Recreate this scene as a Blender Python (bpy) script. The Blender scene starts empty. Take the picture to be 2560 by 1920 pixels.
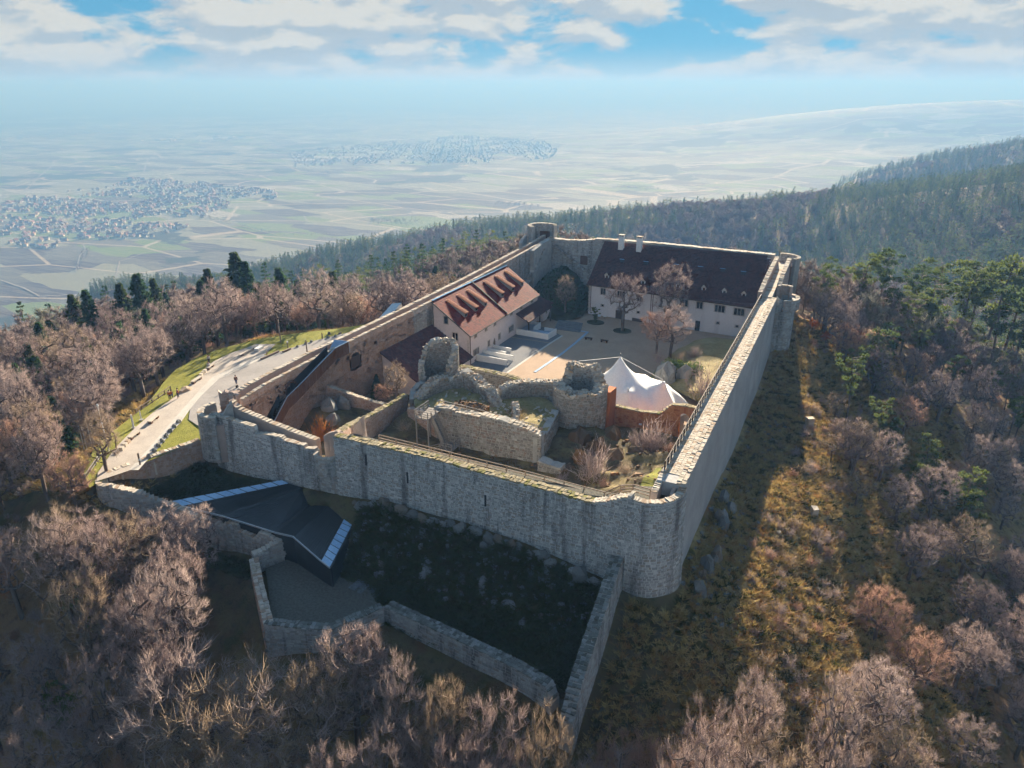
import bpy, math, random
import numpy as np
from mathutils import Vector

R = random.Random(11)
scene = bpy.context.scene
col = scene.collection
rad = math.radians

# ------------------------------------------------------------------ camera
cam_d = bpy.data.cameras.new("camera")
cam = bpy.data.objects.new("camera", cam_d); col.objects.link(cam)
cam.location = (77.49, -65.30, 51.6)
cam.rotation_euler = (rad(90 - 22.2), 0, rad(25.05))
cam_d.sensor_width = 36.0
cam_d.lens = 25.71
cam_d.clip_start = 0.5
cam_d.clip_end = 200000
scene.camera = cam

# ------------------------------------------------------------------ light
SUN_EL, SUN_AZ = 17.5, -8.5           # azimuth clockwise from +Y
world = bpy.data.worlds.new("World"); scene.world = world
world.use_nodes = True
sun_d = bpy.data.lights.new("sun", 'SUN')
sun_d.energy = 5.0; sun_d.angle = rad(0.5); sun_d.color = (1.0, 0.87, 0.69)
sun = bpy.data.objects.new("sun", sun_d); col.objects.link(sun)
sun.rotation_euler = (rad(90 - SUN_EL), 0, rad(180 - SUN_AZ))
sun.location = (0, 0, 200)
vs = scene.view_settings
vs.view_transform = 'Standard'; vs.look = 'None'; vs.gamma = 1.0
vs.exposure = 2.05
scene.cycles.use_denoising = True
scene.cycles.use_adaptive_sampling = True; scene.cycles.adaptive_threshold = 0.03; scene.cycles.adaptive_min_samples = 16
scene.cycles.max_bounces = 4
scene.cycles.diffuse_bounces = 2
scene.cycles.glossy_bounces = 2
scene.cycles.transmission_bounces = 3
scene.cycles.transparent_max_bounces = 6
scene.cycles.volume_bounces = 0
scene.cycles.caustics_reflective = False
scene.cycles.caustics_refractive = False

class NT:
    """small node-tree helper"""
    def __init__(s, tree): s.t = tree; s.n = tree.nodes; s.l = tree.links
    def new(s, typ, **kw):
        n = s.n.new(typ)
        for k, v in kw.items(): setattr(n, k, v)
        return n
    def link(s, a, b): s.l.new(a, b)
    def val(s, sock, v):
        if isinstance(v, bpy.types.NodeSocket): s.l.new(v, sock)
        else: sock.default_value = v
    def math(s, op, a, b=0.0, c=None, clamp=False):
        n = s.n.new('ShaderNodeMath'); n.operation = op; n.use_clamp = clamp
        s.val(n.inputs[0], a); s.val(n.inputs[1], b)
        if c is not None: s.val(n.inputs[2], c)
        return n.outputs[0]
    def vmath(s, op, a, b=(0, 0, 0)):
        n = s.n.new('ShaderNodeVectorMath'); n.operation = op
        s.val(n.inputs[0], a)
        if op == 'SCALE': s.val(n.inputs[3], b)
        else: s.val(n.inputs[1], b)
        return n.outputs[0]
    def mix(s, f, a, b, mode='MIX'):
        n = s.n.new('ShaderNodeMix'); n.data_type = 'RGBA'; n.blend_type = mode
        s.val(n.inputs[0], f)
        for k, v in ((6, a), (7, b)):
            if not isinstance(v, bpy.types.NodeSocket): v = (*v, 1.0) if len(v) == 3 else v
            s.val(n.inputs[k], v)
        return n.outputs[2]
    def noise(s, vec, scale, detail=4, rough=0.55, dist=0.0):
        n = s.n.new('ShaderNodeTexNoise'); n.noise_dimensions = '3D'
        if vec is not None: s.l.new(vec, n.inputs['Vector'])
        n.inputs['Scale'].default_value = scale; n.inputs['Detail'].default_value = detail
        n.inputs['Roughness'].default_value = rough; n.inputs['Distortion'].default_value = dist
        return n.outputs[0]
    def ramp(s, f, lo, hi):
        n = s.n.new('ShaderNodeMapRange'); n.interpolation_type = 'SMOOTHSTEP'
        s.val(n.inputs[0], f); s.val(n.inputs[1], lo); s.val(n.inputs[2], hi)
        return n.outputs[0]

def make_world():
    w = NT(world.node_tree); w.n.clear()
    out = w.new('ShaderNodeOutputWorld'); bg = w.new('ShaderNodeBackground')
    sky = w.new('ShaderNodeTexSky', sky_type='NISHITA')
    sky.sun_disc = False; sky.sun_elevation = rad(SUN_EL); sky.sun_rotation = rad(SUN_AZ)
    sky.altitude = 600; sky.air_density = 1.0; sky.dust_density = 0.6; sky.ozone_density = 2.2
    tc = w.new('ShaderNodeTexCoord'); d = tc.outputs['Generated']
    sep = w.new('ShaderNodeSeparateXYZ'); w.link(d, sep.inputs[0])
    z = sep.outputs[2]
    # cumulus: puffs piled up in bands, noise over the direction itself
    mp = w.new('ShaderNodeMapping'); w.link(d, mp.inputs[0]); mp.inputs['Scale'].default_value = (4.6, 4.6, 12.0); mp.inputs['Location'].default_value = CLOUD_OFF
    p = mp.outputs[0]
    def dens(pv):
        big = w.noise(pv, 1.0, 2, 0.5)
        fine = w.noise(pv, 2.9, 9, 0.58, 0.25)
        return w.math('ADD', w.math('MULTIPLY', big, 0.72), w.math('MULTIPLY', fine, 0.50))
    d0 = dens(p)
    d1 = dens(w.vmath('ADD', p, (0.0, 0.03, 0.16)))
    d0c = w.math('ADD', d0, w.math('MULTIPLY', w.math('SUBTRACT', 1.0, w.ramp(z, 0.0, 0.11)), 0.055))
    cover = w.ramp(d0c, 0.515, 0.61)
    lit = w.ramp(w.math('SUBTRACT', d0, d1), -0.05, 0.045)
    core = w.ramp(d0, 0.62, 0.80)
    cc = w.mix(lit, (1.85, 2.05, 2.2), (2.95, 2.85, 2.55))  # sunlit tops and grey undersides are put into the cloud colour
    cc = w.mix(w.math('MULTIPLY', core, w.math('SUBTRACT', 1.0, lit)), cc, (1.7, 1.9, 2.0))
    # aerial whitening low over the horizon
    hor = w.math('SUBTRACT', 1.0, w.ramp(z, -0.005, 0.050))
    # soft shoulder so that the glow round the sun does not burn out
    sk_ = w.vmath('DIVIDE', sky.outputs[0], w.vmath('ADD', w.vmath('SCALE', sky.outputs[0], 0.5), (1, 1, 1)))
    skyc = w.mix(1.0, sk_, SKY_TINT, 'MULTIPLY')
    white = (2.1, 2.2, 2.2)
    skyc = w.mix(w.math('MULTIPLY', hor, 0.85), skyc, white)
    cc = w.mix(w.math('MULTIPLY', hor, 0.5), cc, (2.2, 2.3, 2.3))
    # piled up towards the horizon, thinned overhead out of view for bluer skylight
    cover = w.math('MULTIPLY', cover, w.math('SUBTRACT', 0.92, w.math('MULTIPLY', w.ramp(z, 0.13, 0.45), 0.62)))
    c = w.mix(cover, skyc, cc)
    w.link(c, bg.inputs[0]); bg.inputs[1].default_value = SKY_STRENGTH
    w.link(bg.outputs[0], out.inputs[0])
SKY_STRENGTH = 0.062
SKY_TINT = (0.28, 0.98, 1.58)
CLOUD_OFF = (2.6, 8.3, 5.4)
make_world(); world.cycles.sampling_method = 'MANUAL'; world.cycles.sample_map_resolution = 512

# ------------------------------------------------------------------ materials
def bsdf(m):
    t = NT(m.node_tree); t.n.clear()
    o = t.new('ShaderNodeOutputMaterial'); b = t.new('ShaderNodeBsdfPrincipled')
    t.link(b.outputs[0], o.inputs[0]); return t, b
def finish(t, b, color, rough=0.9, bump=None, bump_d=0.02, spec=0.25):
    t.val(b.inputs['Base Color'], color); t.val(b.inputs['Roughness'], rough)
    b.inputs['Specular IOR Level'].default_value = spec
    if bump is not None:
        n = t.new('ShaderNodeBump'); n.inputs['Strength'].default_value = 1.0
        n.inputs['Distance'].default_value = bump_d
        t.link(bump, n.inputs['Height']); t.link(n.outputs[0], b.inputs['Normal'])
def newmat(name):
    m = bpy.data.materials.new(name); m.use_nodes = True; return m
def tone_of(t):
    """0..1 per piece: the face attribute of joined pieces plus the object's own random value"""
    a = t.new('ShaderNodeAttribute', attribute_name='tone'); o = t.new('ShaderNodeObjectInfo')
    n = t.math('FRACT', t.math('ADD', a.outputs['Fac'], t.math('MULTIPLY', o.outputs['Random'], 0.999)))
    return n
def pos(t): return t.new('ShaderNodeNewGeometry').outputs['Position']
def obj_pos(t): return t.new('ShaderNodeTexCoord').outputs['Object']

def mat_plain(name, c1, c2, scale=1.5, rough=0.85, bump=0.01, bscale=12, spec=0.12, metal=0.0):
    m = newmat(name); t, b = bsdf(m); p = pos(t)
    f = t.ramp(t.noise(p, scale, 5, 0.6), 0.3, 0.7)
    f2 = t.ramp(t.noise(p, scale * 9, 3, 0.6), 0.25, 0.75)
    c = t.mix(f, c1, c2); c = t.mix(t.math('MULTIPLY', f2, 0.30), c, tuple(x * 0.55 for x in c1))
    finish(t, b, c, rough, t.noise(p, bscale, 4, 0.6) if bump else None, bump, spec)
    b.inputs['Metallic'].default_value = metal
    return m
def mat_pieces(name, c1, c2, c3=None, rough=0.9, streak=0.0, streak_c=(0.03, 0.03, 0.03), bump=0.012, lichen=None, spec=0.06):
    """one colour per piece (stone, tile, board), weather streaks over it"""
    m = newmat(name); t, b = bsdf(m); p = pos(t); tn = tone_of(t)
    c = t.mix(tn, c1, c2)
    if c3: c = t.mix(t.math('GREATER_THAN', t.math('FRACT', t.math('MULTIPLY', tn, 7.31)), 0.80), c, c3)
    g = t.noise(p, 5.0, 5, 0.65)
    c = t.mix(t.math('MULTIPLY', t.ramp(g, 0.35, 0.75), 0.35), c, tuple(x * 0.5 for x in c1))
    if streak:
        mp = t.new('ShaderNodeMapping'); t.link(p, mp.inputs[0]); mp.inputs['Scale'].default_value = (0.7, 0.7, 0.07)
        s = t.ramp(t.noise(mp.outputs[0], 1.0, 4, 0.6), 0.47, 0.68)
        c = t.mix(t.math('MULTIPLY', s, streak), c, streak_c)
    if lichen:
        s = t.ramp(t.noise(p, 0.55, 6, 0.7), 0.52, 0.70)
        c = t.mix(t.math('MULTIPLY', s, 0.55), c, lichen)
    finish(t, b, c, rough, t.noise(p, 9, 5, 0.65), bump, spec)
    return m
def mat_wood(name, c1, c2):
    m = newmat(name); t, b = bsdf(m); p = pos(t); tn = tone_of(t)
    c = t.mix(tn, c1, c2)
    c = t.mix(t.math('MULTIPLY', t.ramp(t.noise(p, 6, 5, 0.7), 0.3, 0.7), 0.4), c, tuple(x * 0.45 for x in c1))
    finish(t, b, c, 0.8, t.noise(p, 20, 3), 0.004)
    return m

M = {}
M['mortar'] = mat_plain('lime_mortar', (0.44, 0.42, 0.38), (0.33, 0.32, 0.30), 0.9, 0.95, 0.03, 7)
M['mortar_front'] = mat_pieces('streaked_front_mortar', (0.60, 0.585, 0.555), (0.60, 0.585, 0.555), None, streak=0.70, streak_c=(0.12, 0.12, 0.12), bump=0.03)
M['mortar_warm'] = mat_plain('warm_mortar', (0.50, 0.39, 0.33), (0.41, 0.31, 0.26), 0.7, 0.95, 0.03, 7)
M['stone'] = mat_pieces('grey_wall_stone', (0.31, 0.31, 0.30), (0.52, 0.51, 0.485), (0.37, 0.33, 0.29), streak=0.60, streak_c=(0.05, 0.05, 0.05))
M['stone_warm'] = mat_pieces('pinkish_wall_stone', (0.38, 0.26, 0.20), (0.52, 0.39, 0.31), (0.42, 0.26, 0.18), streak=0.35, streak_c=(0.10, 0.075, 0.06))
M['stone_keep'] = mat_pieces('keep_stone', (0.20, 0.185, 0.17), (0.36, 0.33, 0.29), (0.29, 0.22, 0.18), streak=0.3, streak_c=(0.07, 0.065, 0.06))
M['stone_red'] = mat_pieces('red_sandstone', (0.52, 0.21, 0.085), (0.62, 0.29, 0.13), (0.42, 0.15, 0.07), streak=0.15)
M['coping'] = mat_pieces('coping_stone', (0.44, 0.38, 0.31), (0.58, 0.52, 0.44), (0.40, 0.30, 0.22), bump=0.02, lichen=(0.25, 0.21, 0.10))
M['coping_moss'] = mat_pieces('mossy_coping', (0.30, 0.25, 0.15), (0.42, 0.36, 0.25), (0.20, 0.19, 0.07), bump=0.03, lichen=(0.17, 0.15, 0.05))
M['coping_lichen'] = mat_pieces('lichen_coping', (0.13, 0.13, 0.11), (0.26, 0.26, 0.24), (0.32, 0.32, 0.30), bump=0.03, lichen=(0.05, 0.06, 0.03))
M['rock_brown'] = mat_pieces('brown_rock', (0.13, 0.085, 0.055), (0.24, 0.16, 0.10), (0.28, 0.15, 0.07), bump=0.10, lichen=(0.06, 0.055, 0.03))
M['rock'] = mat_pieces('grey_rock', (0.17, 0.17, 0.16), (0.29, 0.285, 0.27), (0.22, 0.18, 0.14), bump=0.10, lichen=(0.06, 0.06, 0.03))
M['render'] = mat_plain('lime_render', (0.47, 0.455, 0.44), (0.36, 0.35, 0.34), 0.22, 0.95, 0.05, 3.5)
M['plaster'] = mat_plain('pale_pink_plaster', (0.74, 0.63, 0.60), (0.68, 0.57, 0.54), 0.25, 0.9, 0.006, 8)
M['plaster_old'] = mat_pieces('old_white_plaster', (0.80, 0.75, 0.74), (0.80, 0.75, 0.74), None, streak=0.25, streak_c=(0.42, 0.34, 0.33), bump=0.02)
M['tile_red'] = mat_pieces('red_roof_tile', (0.15, 0.014, 0.010), (0.22, 0.030, 0.018), (0.085, 0.011, 0.009), 0.75, 0.2, (0.16, 0.05, 0.035), 0.01)
M['tile_dark'] = mat_pieces('dark_roof_tile', (0.075, 0.032, 0.029), (0.120, 0.052, 0.045), (0.052, 0.027, 0.026), 0.85, 0.35, (0.035, 0.028, 0.027), 0.01)
M['tile_pale'] = mat_pieces('pale_terracotta_tile', (0.36, 0.15, 0.085), (0.43, 0.20, 0.12), None, 0.8, 0.0, bump=0.01)
M['frame_stone'] = mat_plain('dressed_stone', (0.55, 0.47, 0.41), (0.48, 0.40, 0.34), 2.0, 0.9, 0.008, 15)
M['glass'] = mat_plain('dark_glass', (0.012, 0.016, 0.02), (0.02, 0.024, 0.028), 0.3, 0.08, 0, spec=0.6)
M['wood'] = mat_wood('weathered_wood', (0.22, 0.16, 0.115), (0.32, 0.24, 0.18))
M['wood_dark'] = mat_wood('dark_wood', (0.055, 0.038, 0.030), (0.10, 0.065, 0.048))
M['wood_grey'] = mat_wood('silver_grey_wood', (0.20, 0.18, 0.165), (0.30, 0.275, 0.25))
M['metal_dark'] = mat_plain('dark_metal_sheet', (0.020, 0.023, 0.026), (0.034, 0.038, 0.042), 0.6, 0.38, 0.002, 30, 0.5)
M['metal_rust'] = mat_plain('brown_metal', (0.10, 0.055, 0.04), (0.15, 0.085, 0.06), 1.2, 0.6, 0.004, 12)
M['metal_light'] = mat_plain('pale_metal', (0.62, 0.64, 0.66), (0.54, 0.56, 0.58), 1.2, 0.35, 0.0, 12, 0.5, 0.6)
M['blue_skin'] = mat_plain('pale_blue_panel', (0.20, 0.38, 0.60), (0.24, 0.43, 0.65), 0.3, 0.3, 0.0, 12, 0.6)
M['drain_steel'] = mat_plain('steel_channel', (0.25, 0.36, 0.50), (0.35, 0.46, 0.60), 2.0, 0.3, 0.0, 12, 0.6, 0.3)
M['white_paint'] = mat_plain('white_paint', (0.80, 0.79, 0.77), (0.74, 0.73, 0.71), 1.0, 0.6, 0.0, 5)
M['tent'] = mat_plain('white_tent_membrane', (0.86, 0.85, 0.84), (0.82, 0.82, 0.82), 0.4, 0.6, 0.004, 3)
M['sand'] = mat_plain('sandy_gravel', (0.46, 0.33, 0.23), (0.40, 0.285, 0.20), 0.25, 0.95, 0.02, 25)
M['path_gravel'] = mat_plain('pale_path_gravel', (0.50, 0.44, 0.38), (0.42, 0.37, 0.32), 0.5, 0.95, 0.02, 16)
M['path_pale'] = mat_plain('pale_concrete', (0.55, 0.52, 0.47), (0.47, 0.44, 0.40), 0.4, 0.9, 0.01, 16)
M['asphalt'] = mat_plain('grey_worn_asphalt', (0.36, 0.335, 0.315), (0.30, 0.28, 0.265), 0.2, 0.9, 0.01, 22)
M['cobble'] = mat_plain('grey_pebble_bed', (0.20, 0.205, 0.215), (0.13, 0.135, 0.145), 3.2, 0.9, 0.06, 5)
M['gravel_dark'] = mat_plain('grey_gravel', (0.16, 0.15, 0.12), (0.09, 0.085, 0.07), 3.5, 0.95, 0.05, 8)
M['skin'] = mat_plain('skin', (0.55, 0.32, 0.24), (0.50, 0.29, 0.21), 5, 0.6, 0)
M['hair'] = mat_plain('dark_hair', (0.03, 0.02, 0.015), (0.05, 0.03, 0.02), 5, 0.6, 0)
for nm, c in (('cloth_black', (0.02, 0.02, 0.025)), ('cloth_red', (0.35, 0.04, 0.03)), ('cloth_orange', (0.42, 0.10, 0.03)), ('cloth_white', (0.70, 0.70, 0.70)), ('cloth_blue', (0.05, 0.07, 0.14))):
    M[nm] = mat_plain(nm, c, tuple(x * 0.8 for x in c), 6, 0.9, 0)

def mat_grass(name, c1, c2, c3):
    m = newmat(name); t, b = bsdf(m); p = pos(t)
    c = t.mix(t.ramp(t.noise(p, 0.35, 5, 0.65), 0.35, 0.65), c1, c2)
    c = t.mix(t.ramp(t.noise(p, 2.2, 6, 0.7), 0.45, 0.75), c, c3)
    finish(t, b, c, 0.95, t.noise(p, 7, 6, 0.7), 0.12, 0.1)
    return m
M['lawn'] = mat_grass('short_lawn', (0.20, 0.20, 0.035), (0.26, 0.25, 0.05), (0.13, 0.14, 0.03))
M['straw_grass'] = mat_grass('straw_grass', (0.27, 0.21, 0.10), (0.36, 0.29, 0.14), (0.16, 0.15, 0.05))
M['dark_soil'] = mat_grass('mossy_soil', (0.050, 0.045, 0.028), (0.075, 0.07, 0.03), (0.04, 0.05, 0.02))
M['litter'] = mat_grass('leaf_litter', (0.20, 0.10, 0.05), (0.26, 0.16, 0.08), (0.10, 0.06, 0.04))

# ------------------------------------------------------------------ mesh helpers
class MB:
    def __init__(s): s.v = []; s.f = []; s.t = []
    def add(s, vs_, fs, tone=None):
        o = len(s.v); s.v.extend(vs_)
        tn = R.random() if tone is None else tone
        for f in fs: s.f.append(tuple(o + i for i in f)); s.t.append(tn)
    def hexa(s, q, tone=None):       # 4 bottom ccw, 4 top ccw
        s.add(q, [(3, 2, 1, 0), (4, 5, 6, 7), (0, 1, 5, 4), (1, 2, 6, 5), (2, 3, 7, 6), (3, 0, 4, 7)], tone)
    def box(s, c, d, rz=0.0, tone=None, jit=0.0):
        cs, sn = math.cos(rz), math.sin(rz); q = []
        for z in (-.5, .5):
            for x, y in ((-.5, -.5), (.5, -.5), (.5, .5), (-.5, .5)):
                a, b_ = x * d[0], y * d[1]
                if jit: a += R.uniform(-jit, jit); b_ += R.uniform(-jit, jit)
                q.append((c[0] + a * cs - b_ * sn, c[1] + a * sn + b_ * cs, c[2] + z * d[2] + (R.uniform(-jit, jit) if jit else 0)))
        s.hexa(q, tone)
    def bar(s, p0, p1, w, h=None, tone=None):     # rectangular bar between two points
        p0 = Vector(p0); p1 = Vector(p1); d = (p1 - p0)
        if d.length < 1e-6: return
        d.normalize(); up = Vector((0, 0, 1)) if abs(d.z) < 0.95 else Vector((1, 0, 0))
        a = d.cross(up).normalized() * (w / 2); b_ = a.cross(d).normalized() * ((h or w) / 2)
        q = []
        for p in (p0, p1):
            q += [tuple(p - a - b_), tuple(p + a - b_), tuple(p + a + b_), tuple(p - a + b_)]
        s.hexa(q, tone)
    def tube(s, p0, p1, r0, r1, n=6, tone=None, cap=True):
        p0 = Vector(p0); p1 = Vector(p1); d = (p1 - p0).normalized()
        up = Vector((0, 0, 1)) if abs(d.z) < 0.9 else Vector((1, 0, 0))
        a = d.cross(up).normalized(); b_ = a.cross(d)
        q = []
        for p, r in ((p0, r0), (p1, r1)):
            for k in range(n):
                an = 2 * math.pi * k / n
                q.append(tuple(p + a * (r * math.cos(an)) + b_ * (r * math.sin(an))))
        fs = [(k, (k + 1) % n, n + (k + 1) % n, n + k) for k in range(n)]
        if cap: fs += [tuple(range(n - 1, -1, -1)), tuple(range(n, 2 * n))]
        s.add(q, fs, tone)
    def prism(s, poly, z0, z1, tone=None):        # poly ccw; z may be callables
        n = len(poly); g = lambda z, p: z(p[0], p[1]) if callable(z) else z
        q = [(p[0], p[1], g(z0, p)) for p in poly] + [(p[0], p[1], g(z1, p)) for p in poly]
        s.add(q, [tuple(range(n - 1, -1, -1)), tuple(range(n, 2 * n))] + [(k, (k + 1) % n, n + (k + 1) % n, n + k) for k in range(n)], tone)
    def mesh(s, name, mat, smooth=False):
        me = bpy.data.meshes.new(name); me.from_pydata([tuple(v) for v in s.v], [], s.f)
        a = me.attributes.new('tone', 'FLOAT', 'FACE'); a.data.foreach_set('value', s.t)
        if mat: me.materials.append(mat)
        if smooth: me.polygons.foreach_set('use_smooth', [True] * len(s.f))
        me.update(); return me
    def build(s, name, mat, parent=None, smooth=False, **tags):
        return link(name, s.mesh(name, mat, smooth), parent, **tags)
def link(name, data, parent=None, loc=None, rz=0.0, **tags):
    o = bpy.data.objects.new(name, data); col.objects.link(o)
    if loc is not None: o.location = loc
    if rz: o.rotation_euler = (0, 0, rz)
    if parent is not None:
        o.parent = parent
        if parent.type == 'EMPTY' and loc is None: o.location = -Vector(parent.location)
        if parent.type == 'EMPTY' and loc is not None: o.location = Vector(loc) - Vector(parent.location)
    for k, v in tags.items():
        if v is not None: o[k] = v
    return o
def thing(name, label, category, loc=(0, 0, 0), group=None):
    """Empty at the thing's base; meshes linked under it are given in world coordinates (empties are never rotated)"""
    return link(name, None, None, loc, label=label, category=category, group=group)
def tags(label, category, group=None): return dict(label=label, category=category, group=group)

def polyline(pts, step):
    """resample (x, y, zb, zt) control points; returns list of samples with unit left normal"""
    out = []
    for i in range(len(pts) - 1):
        a, b_ = np.array(pts[i], float), np.array(pts[i + 1], float)
        n = max(1, int(round(np.hypot(*(b_ - a)[:2]) / step)))
        for k in range(n): out.append(a + (b_ - a) * k / n)
    out.append(np.array(pts[-1], float)); res = []
    for i, p in enumerate(out):
        d = out[min(i + 1, len(out) - 1)][:2] - out[max(i - 1, 0)][:2]
        d /= (np.hypot(*d) + 1e-9); res.append((p, np.array([-d[1], d[0]])))
    return res
def wall_mesh(pts, th, step=0.8, rough=0.0, batter=0.0, mb=None, steps=False):
    """solid wall: the given line is its right-hand face, thickness th to the left; batter pushes the foot out to the right"""
    mb = mb or MB(); S = polyline(pts, step); ring = []
    hold = 0; j = 0.0
    for p, n in S:
        if hold <= 0: j = R.uniform(-rough, rough); hold = R.randint(1, 4)
        hold -= 1
        zt = p[3] + (j if steps else R.uniform(-rough, rough)); zt2 = zt + R.uniform(-rough, rough) * 0.5
        bo = batter * max(0.0, p[3] - p[2])
        ring.append([(p[0] - n[0] * bo, p[1] - n[1] * bo, p[2]), (p[0], p[1], zt), (p[0] + n[0] * th, p[1] + n[1] * th, zt2), (p[0] + n[0] * th, p[1] + n[1] * th, p[2])])
    for i in range(len(ring) - 1):
        a, b_ = ring[i], ring[i + 1]; o = a + b_
        mb.add(o, [(0, 4, 5, 1), (1, 5, 6, 2), (2, 6, 7, 3), (3, 7, 4, 0)])
    mb.add(ring[0], [(0, 1, 2, 3)]); mb.add(ring[-1], [(3, 2, 1, 0)])
    return mb
def stone_quad(mb, c, dx, n, w, h, proud, bo=0.0, jit=0.03):
    """one squared rubble stone: front face inset from its foot, corners uneven"""
    q = []
    for (k, dep) in ((1.0, -0.05), (0.86, proud)):
        for sx, sz in ((-1, -1), (1, -1), (1, 1), (-1, 1)):
            a = sx * w / 2 * k + R.uniform(-jit, jit); z = sz * h / 2 * k + R.uniform(-jit, jit)
            q.append((c[0] + dx[0] * a + n[0] * dep, c[1] + dx[1] * a + n[1] * dep, c[2] + z))
    mb.add(q, [(4, 5, 6, 7), (0, 1, 5, 4), (1, 2, 6, 5), (2, 3, 7, 6), (3, 0, 4, 7)])
def clad(parent, pts, mat, sw=0.55, sh=0.32, proud=0.035, batter=0.0, side=-1, off=0.0, n_single=0, single_at=None, skip=0.06, step=0.5, holes=(), foot=0.0, name='wall_stone'):
    """courses of stones on the right-hand (side=-1) or left-hand face of a wall line; the n_single pieces nearest single_at are objects of their own"""
    S = polyline(pts, step); L = [0.0]
    for i in range(1, len(S)): L.append(L[-1] + float(np.hypot(*(S[i][0] - S[i - 1][0])[:2])))
    L = np.array(L); A = np.array([np.concatenate([p, n]) for p, n in S])
    def at(s): return [np.interp(s, L, A[:, k]) for k in range(6)]
    zmin = A[:, 2].min() + foot; zmax = A[:, 3].max(); z = zmin; stones = []
    while z < zmax:
        h = sh * R.uniform(0.75, 1.3); s = R.uniform(-sw, 0)
        while s < L[-1]:
            w = sw * R.uniform(0.55, 1.5); sc = s + w / 2
            if 0 < sc < L[-1]:
                x, y, zb, zt, nx, ny = at(sc); zc = z + h / 2
                if zb + foot - 0.1 < zc < zt - 0.12 and R.random() > skip and not any(a < sc < b_ and c < zc < d_ for a, b_, c, d_ in holes):
                    bo = batter * max(0.0, zt - zc); m = side * (bo + off)
                    d = np.array([ny, -nx]); stones.append((sc, (x + nx * m, y + ny * m, zc + R.uniform(-.03, .03)), d, (nx * side, ny * side), w * 0.93, h * 0.90))
            s += w
        z += h
    singles = []
    if n_single:
        key = (lambda q: math.dist(q[1], single_at)); stones.sort(key=key)
        singles, stones = stones[:n_single], stones[n_single:]
        protos = []
        for k in range(10):
            pm = MB(); stone_quad(pm, (0, 0, 0), (1, 0), (0, -1), 1, 1, proud, jit=0.05); protos.append(pm.mesh(name, mat))
        for (sc, c, d, n, w, h) in singles:
            o = link(name, protos[R.randrange(10)], parent, c)
            o.rotation_euler = (0, 0, math.atan2(n[1], n[0]) + math.pi / 2); o.scale = (w, 1, h)
    if stones:
        mb = MB()
        for (sc, c, d, n, w, h) in stones: stone_quad(mb, c, d, n, w, h, proud)
        mb.build(name + '_courses', mat, parent, kind='stuff')
def coping(parent, pts, mat, th, over=0.06, size=0.5, h=0.16, n_rows=1, jit=0.05, name='coping_stones', lift=0.0, single=False):
    """flat stones laid along the top of a wall line"""
    mb = MB(); S = polyline(pts, size)
    for i in range(len(S) - 1):
        (p, n), (q, _) = S[i], S[i + 1]
        L_ = float(np.hypot(*(q - p)[:2])); an = math.atan2(q[1] - p[1], q[0] - p[0])
        for r in range(n_rows):
            w = (th + 2 * over) / n_rows; u = -over + w * (r + 0.5)
            c = ((p[0] + q[0]) / 2 + n[0] * u, (p[1] + q[1]) / 2 + n[1] * u, (p[3] + q[3]) / 2 + lift + h * R.uniform(0.1, 0.5))
            mb.box(c, (L_ * R.uniform(0.85, 1.0), w * R.uniform(0.85, 1.0), h * R.uniform(0.7, 1.5)), an + R.uniform(-.08, .08), jit=jit)
    return mb.build(name, mat, parent, kind='stuff')
def tiles(parent, P00, P10, P01, mat, tw=0.30, tl=0.36, name='roof_tiles', lift=0.03):
    """tile courses over a slope: P00 eave start, P10 eave end, P01 ridge start"""
    o, u, v = Vector(P00), Vector(P10) - Vector(P00), Vector(P01) - Vector(P00)
    n = u.cross(v).normalized(); nu = int(u.length / tw); nv = int(v.length / tl); du = u / nu; dv = v / nv; mb = MB()
    for j in range(nv):
        for i in range(nu):
            a = o + du * (i + (0.5 if j % 2 else 0.0)) + dv * j
            if j % 2 and i == nu - 1: continue
            k = lift + R.uniform(0, 0.012)
            q = [a + du * .04 + n * k * 1.6, a + du * .96 + n * k * 1.6, a + du * .96 + dv * 1.04 + n * k * .5, a + du * .04 + dv * 1.04 + n * k * .5, a + du * .04 - n * .01, a + du * .96 - n * .01]
            mb.add([tuple(x) for x in q], [(0, 1, 2, 3), (4, 5, 1, 0)])
    return mb.build(name, mat, parent, kind='stuff')

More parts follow.
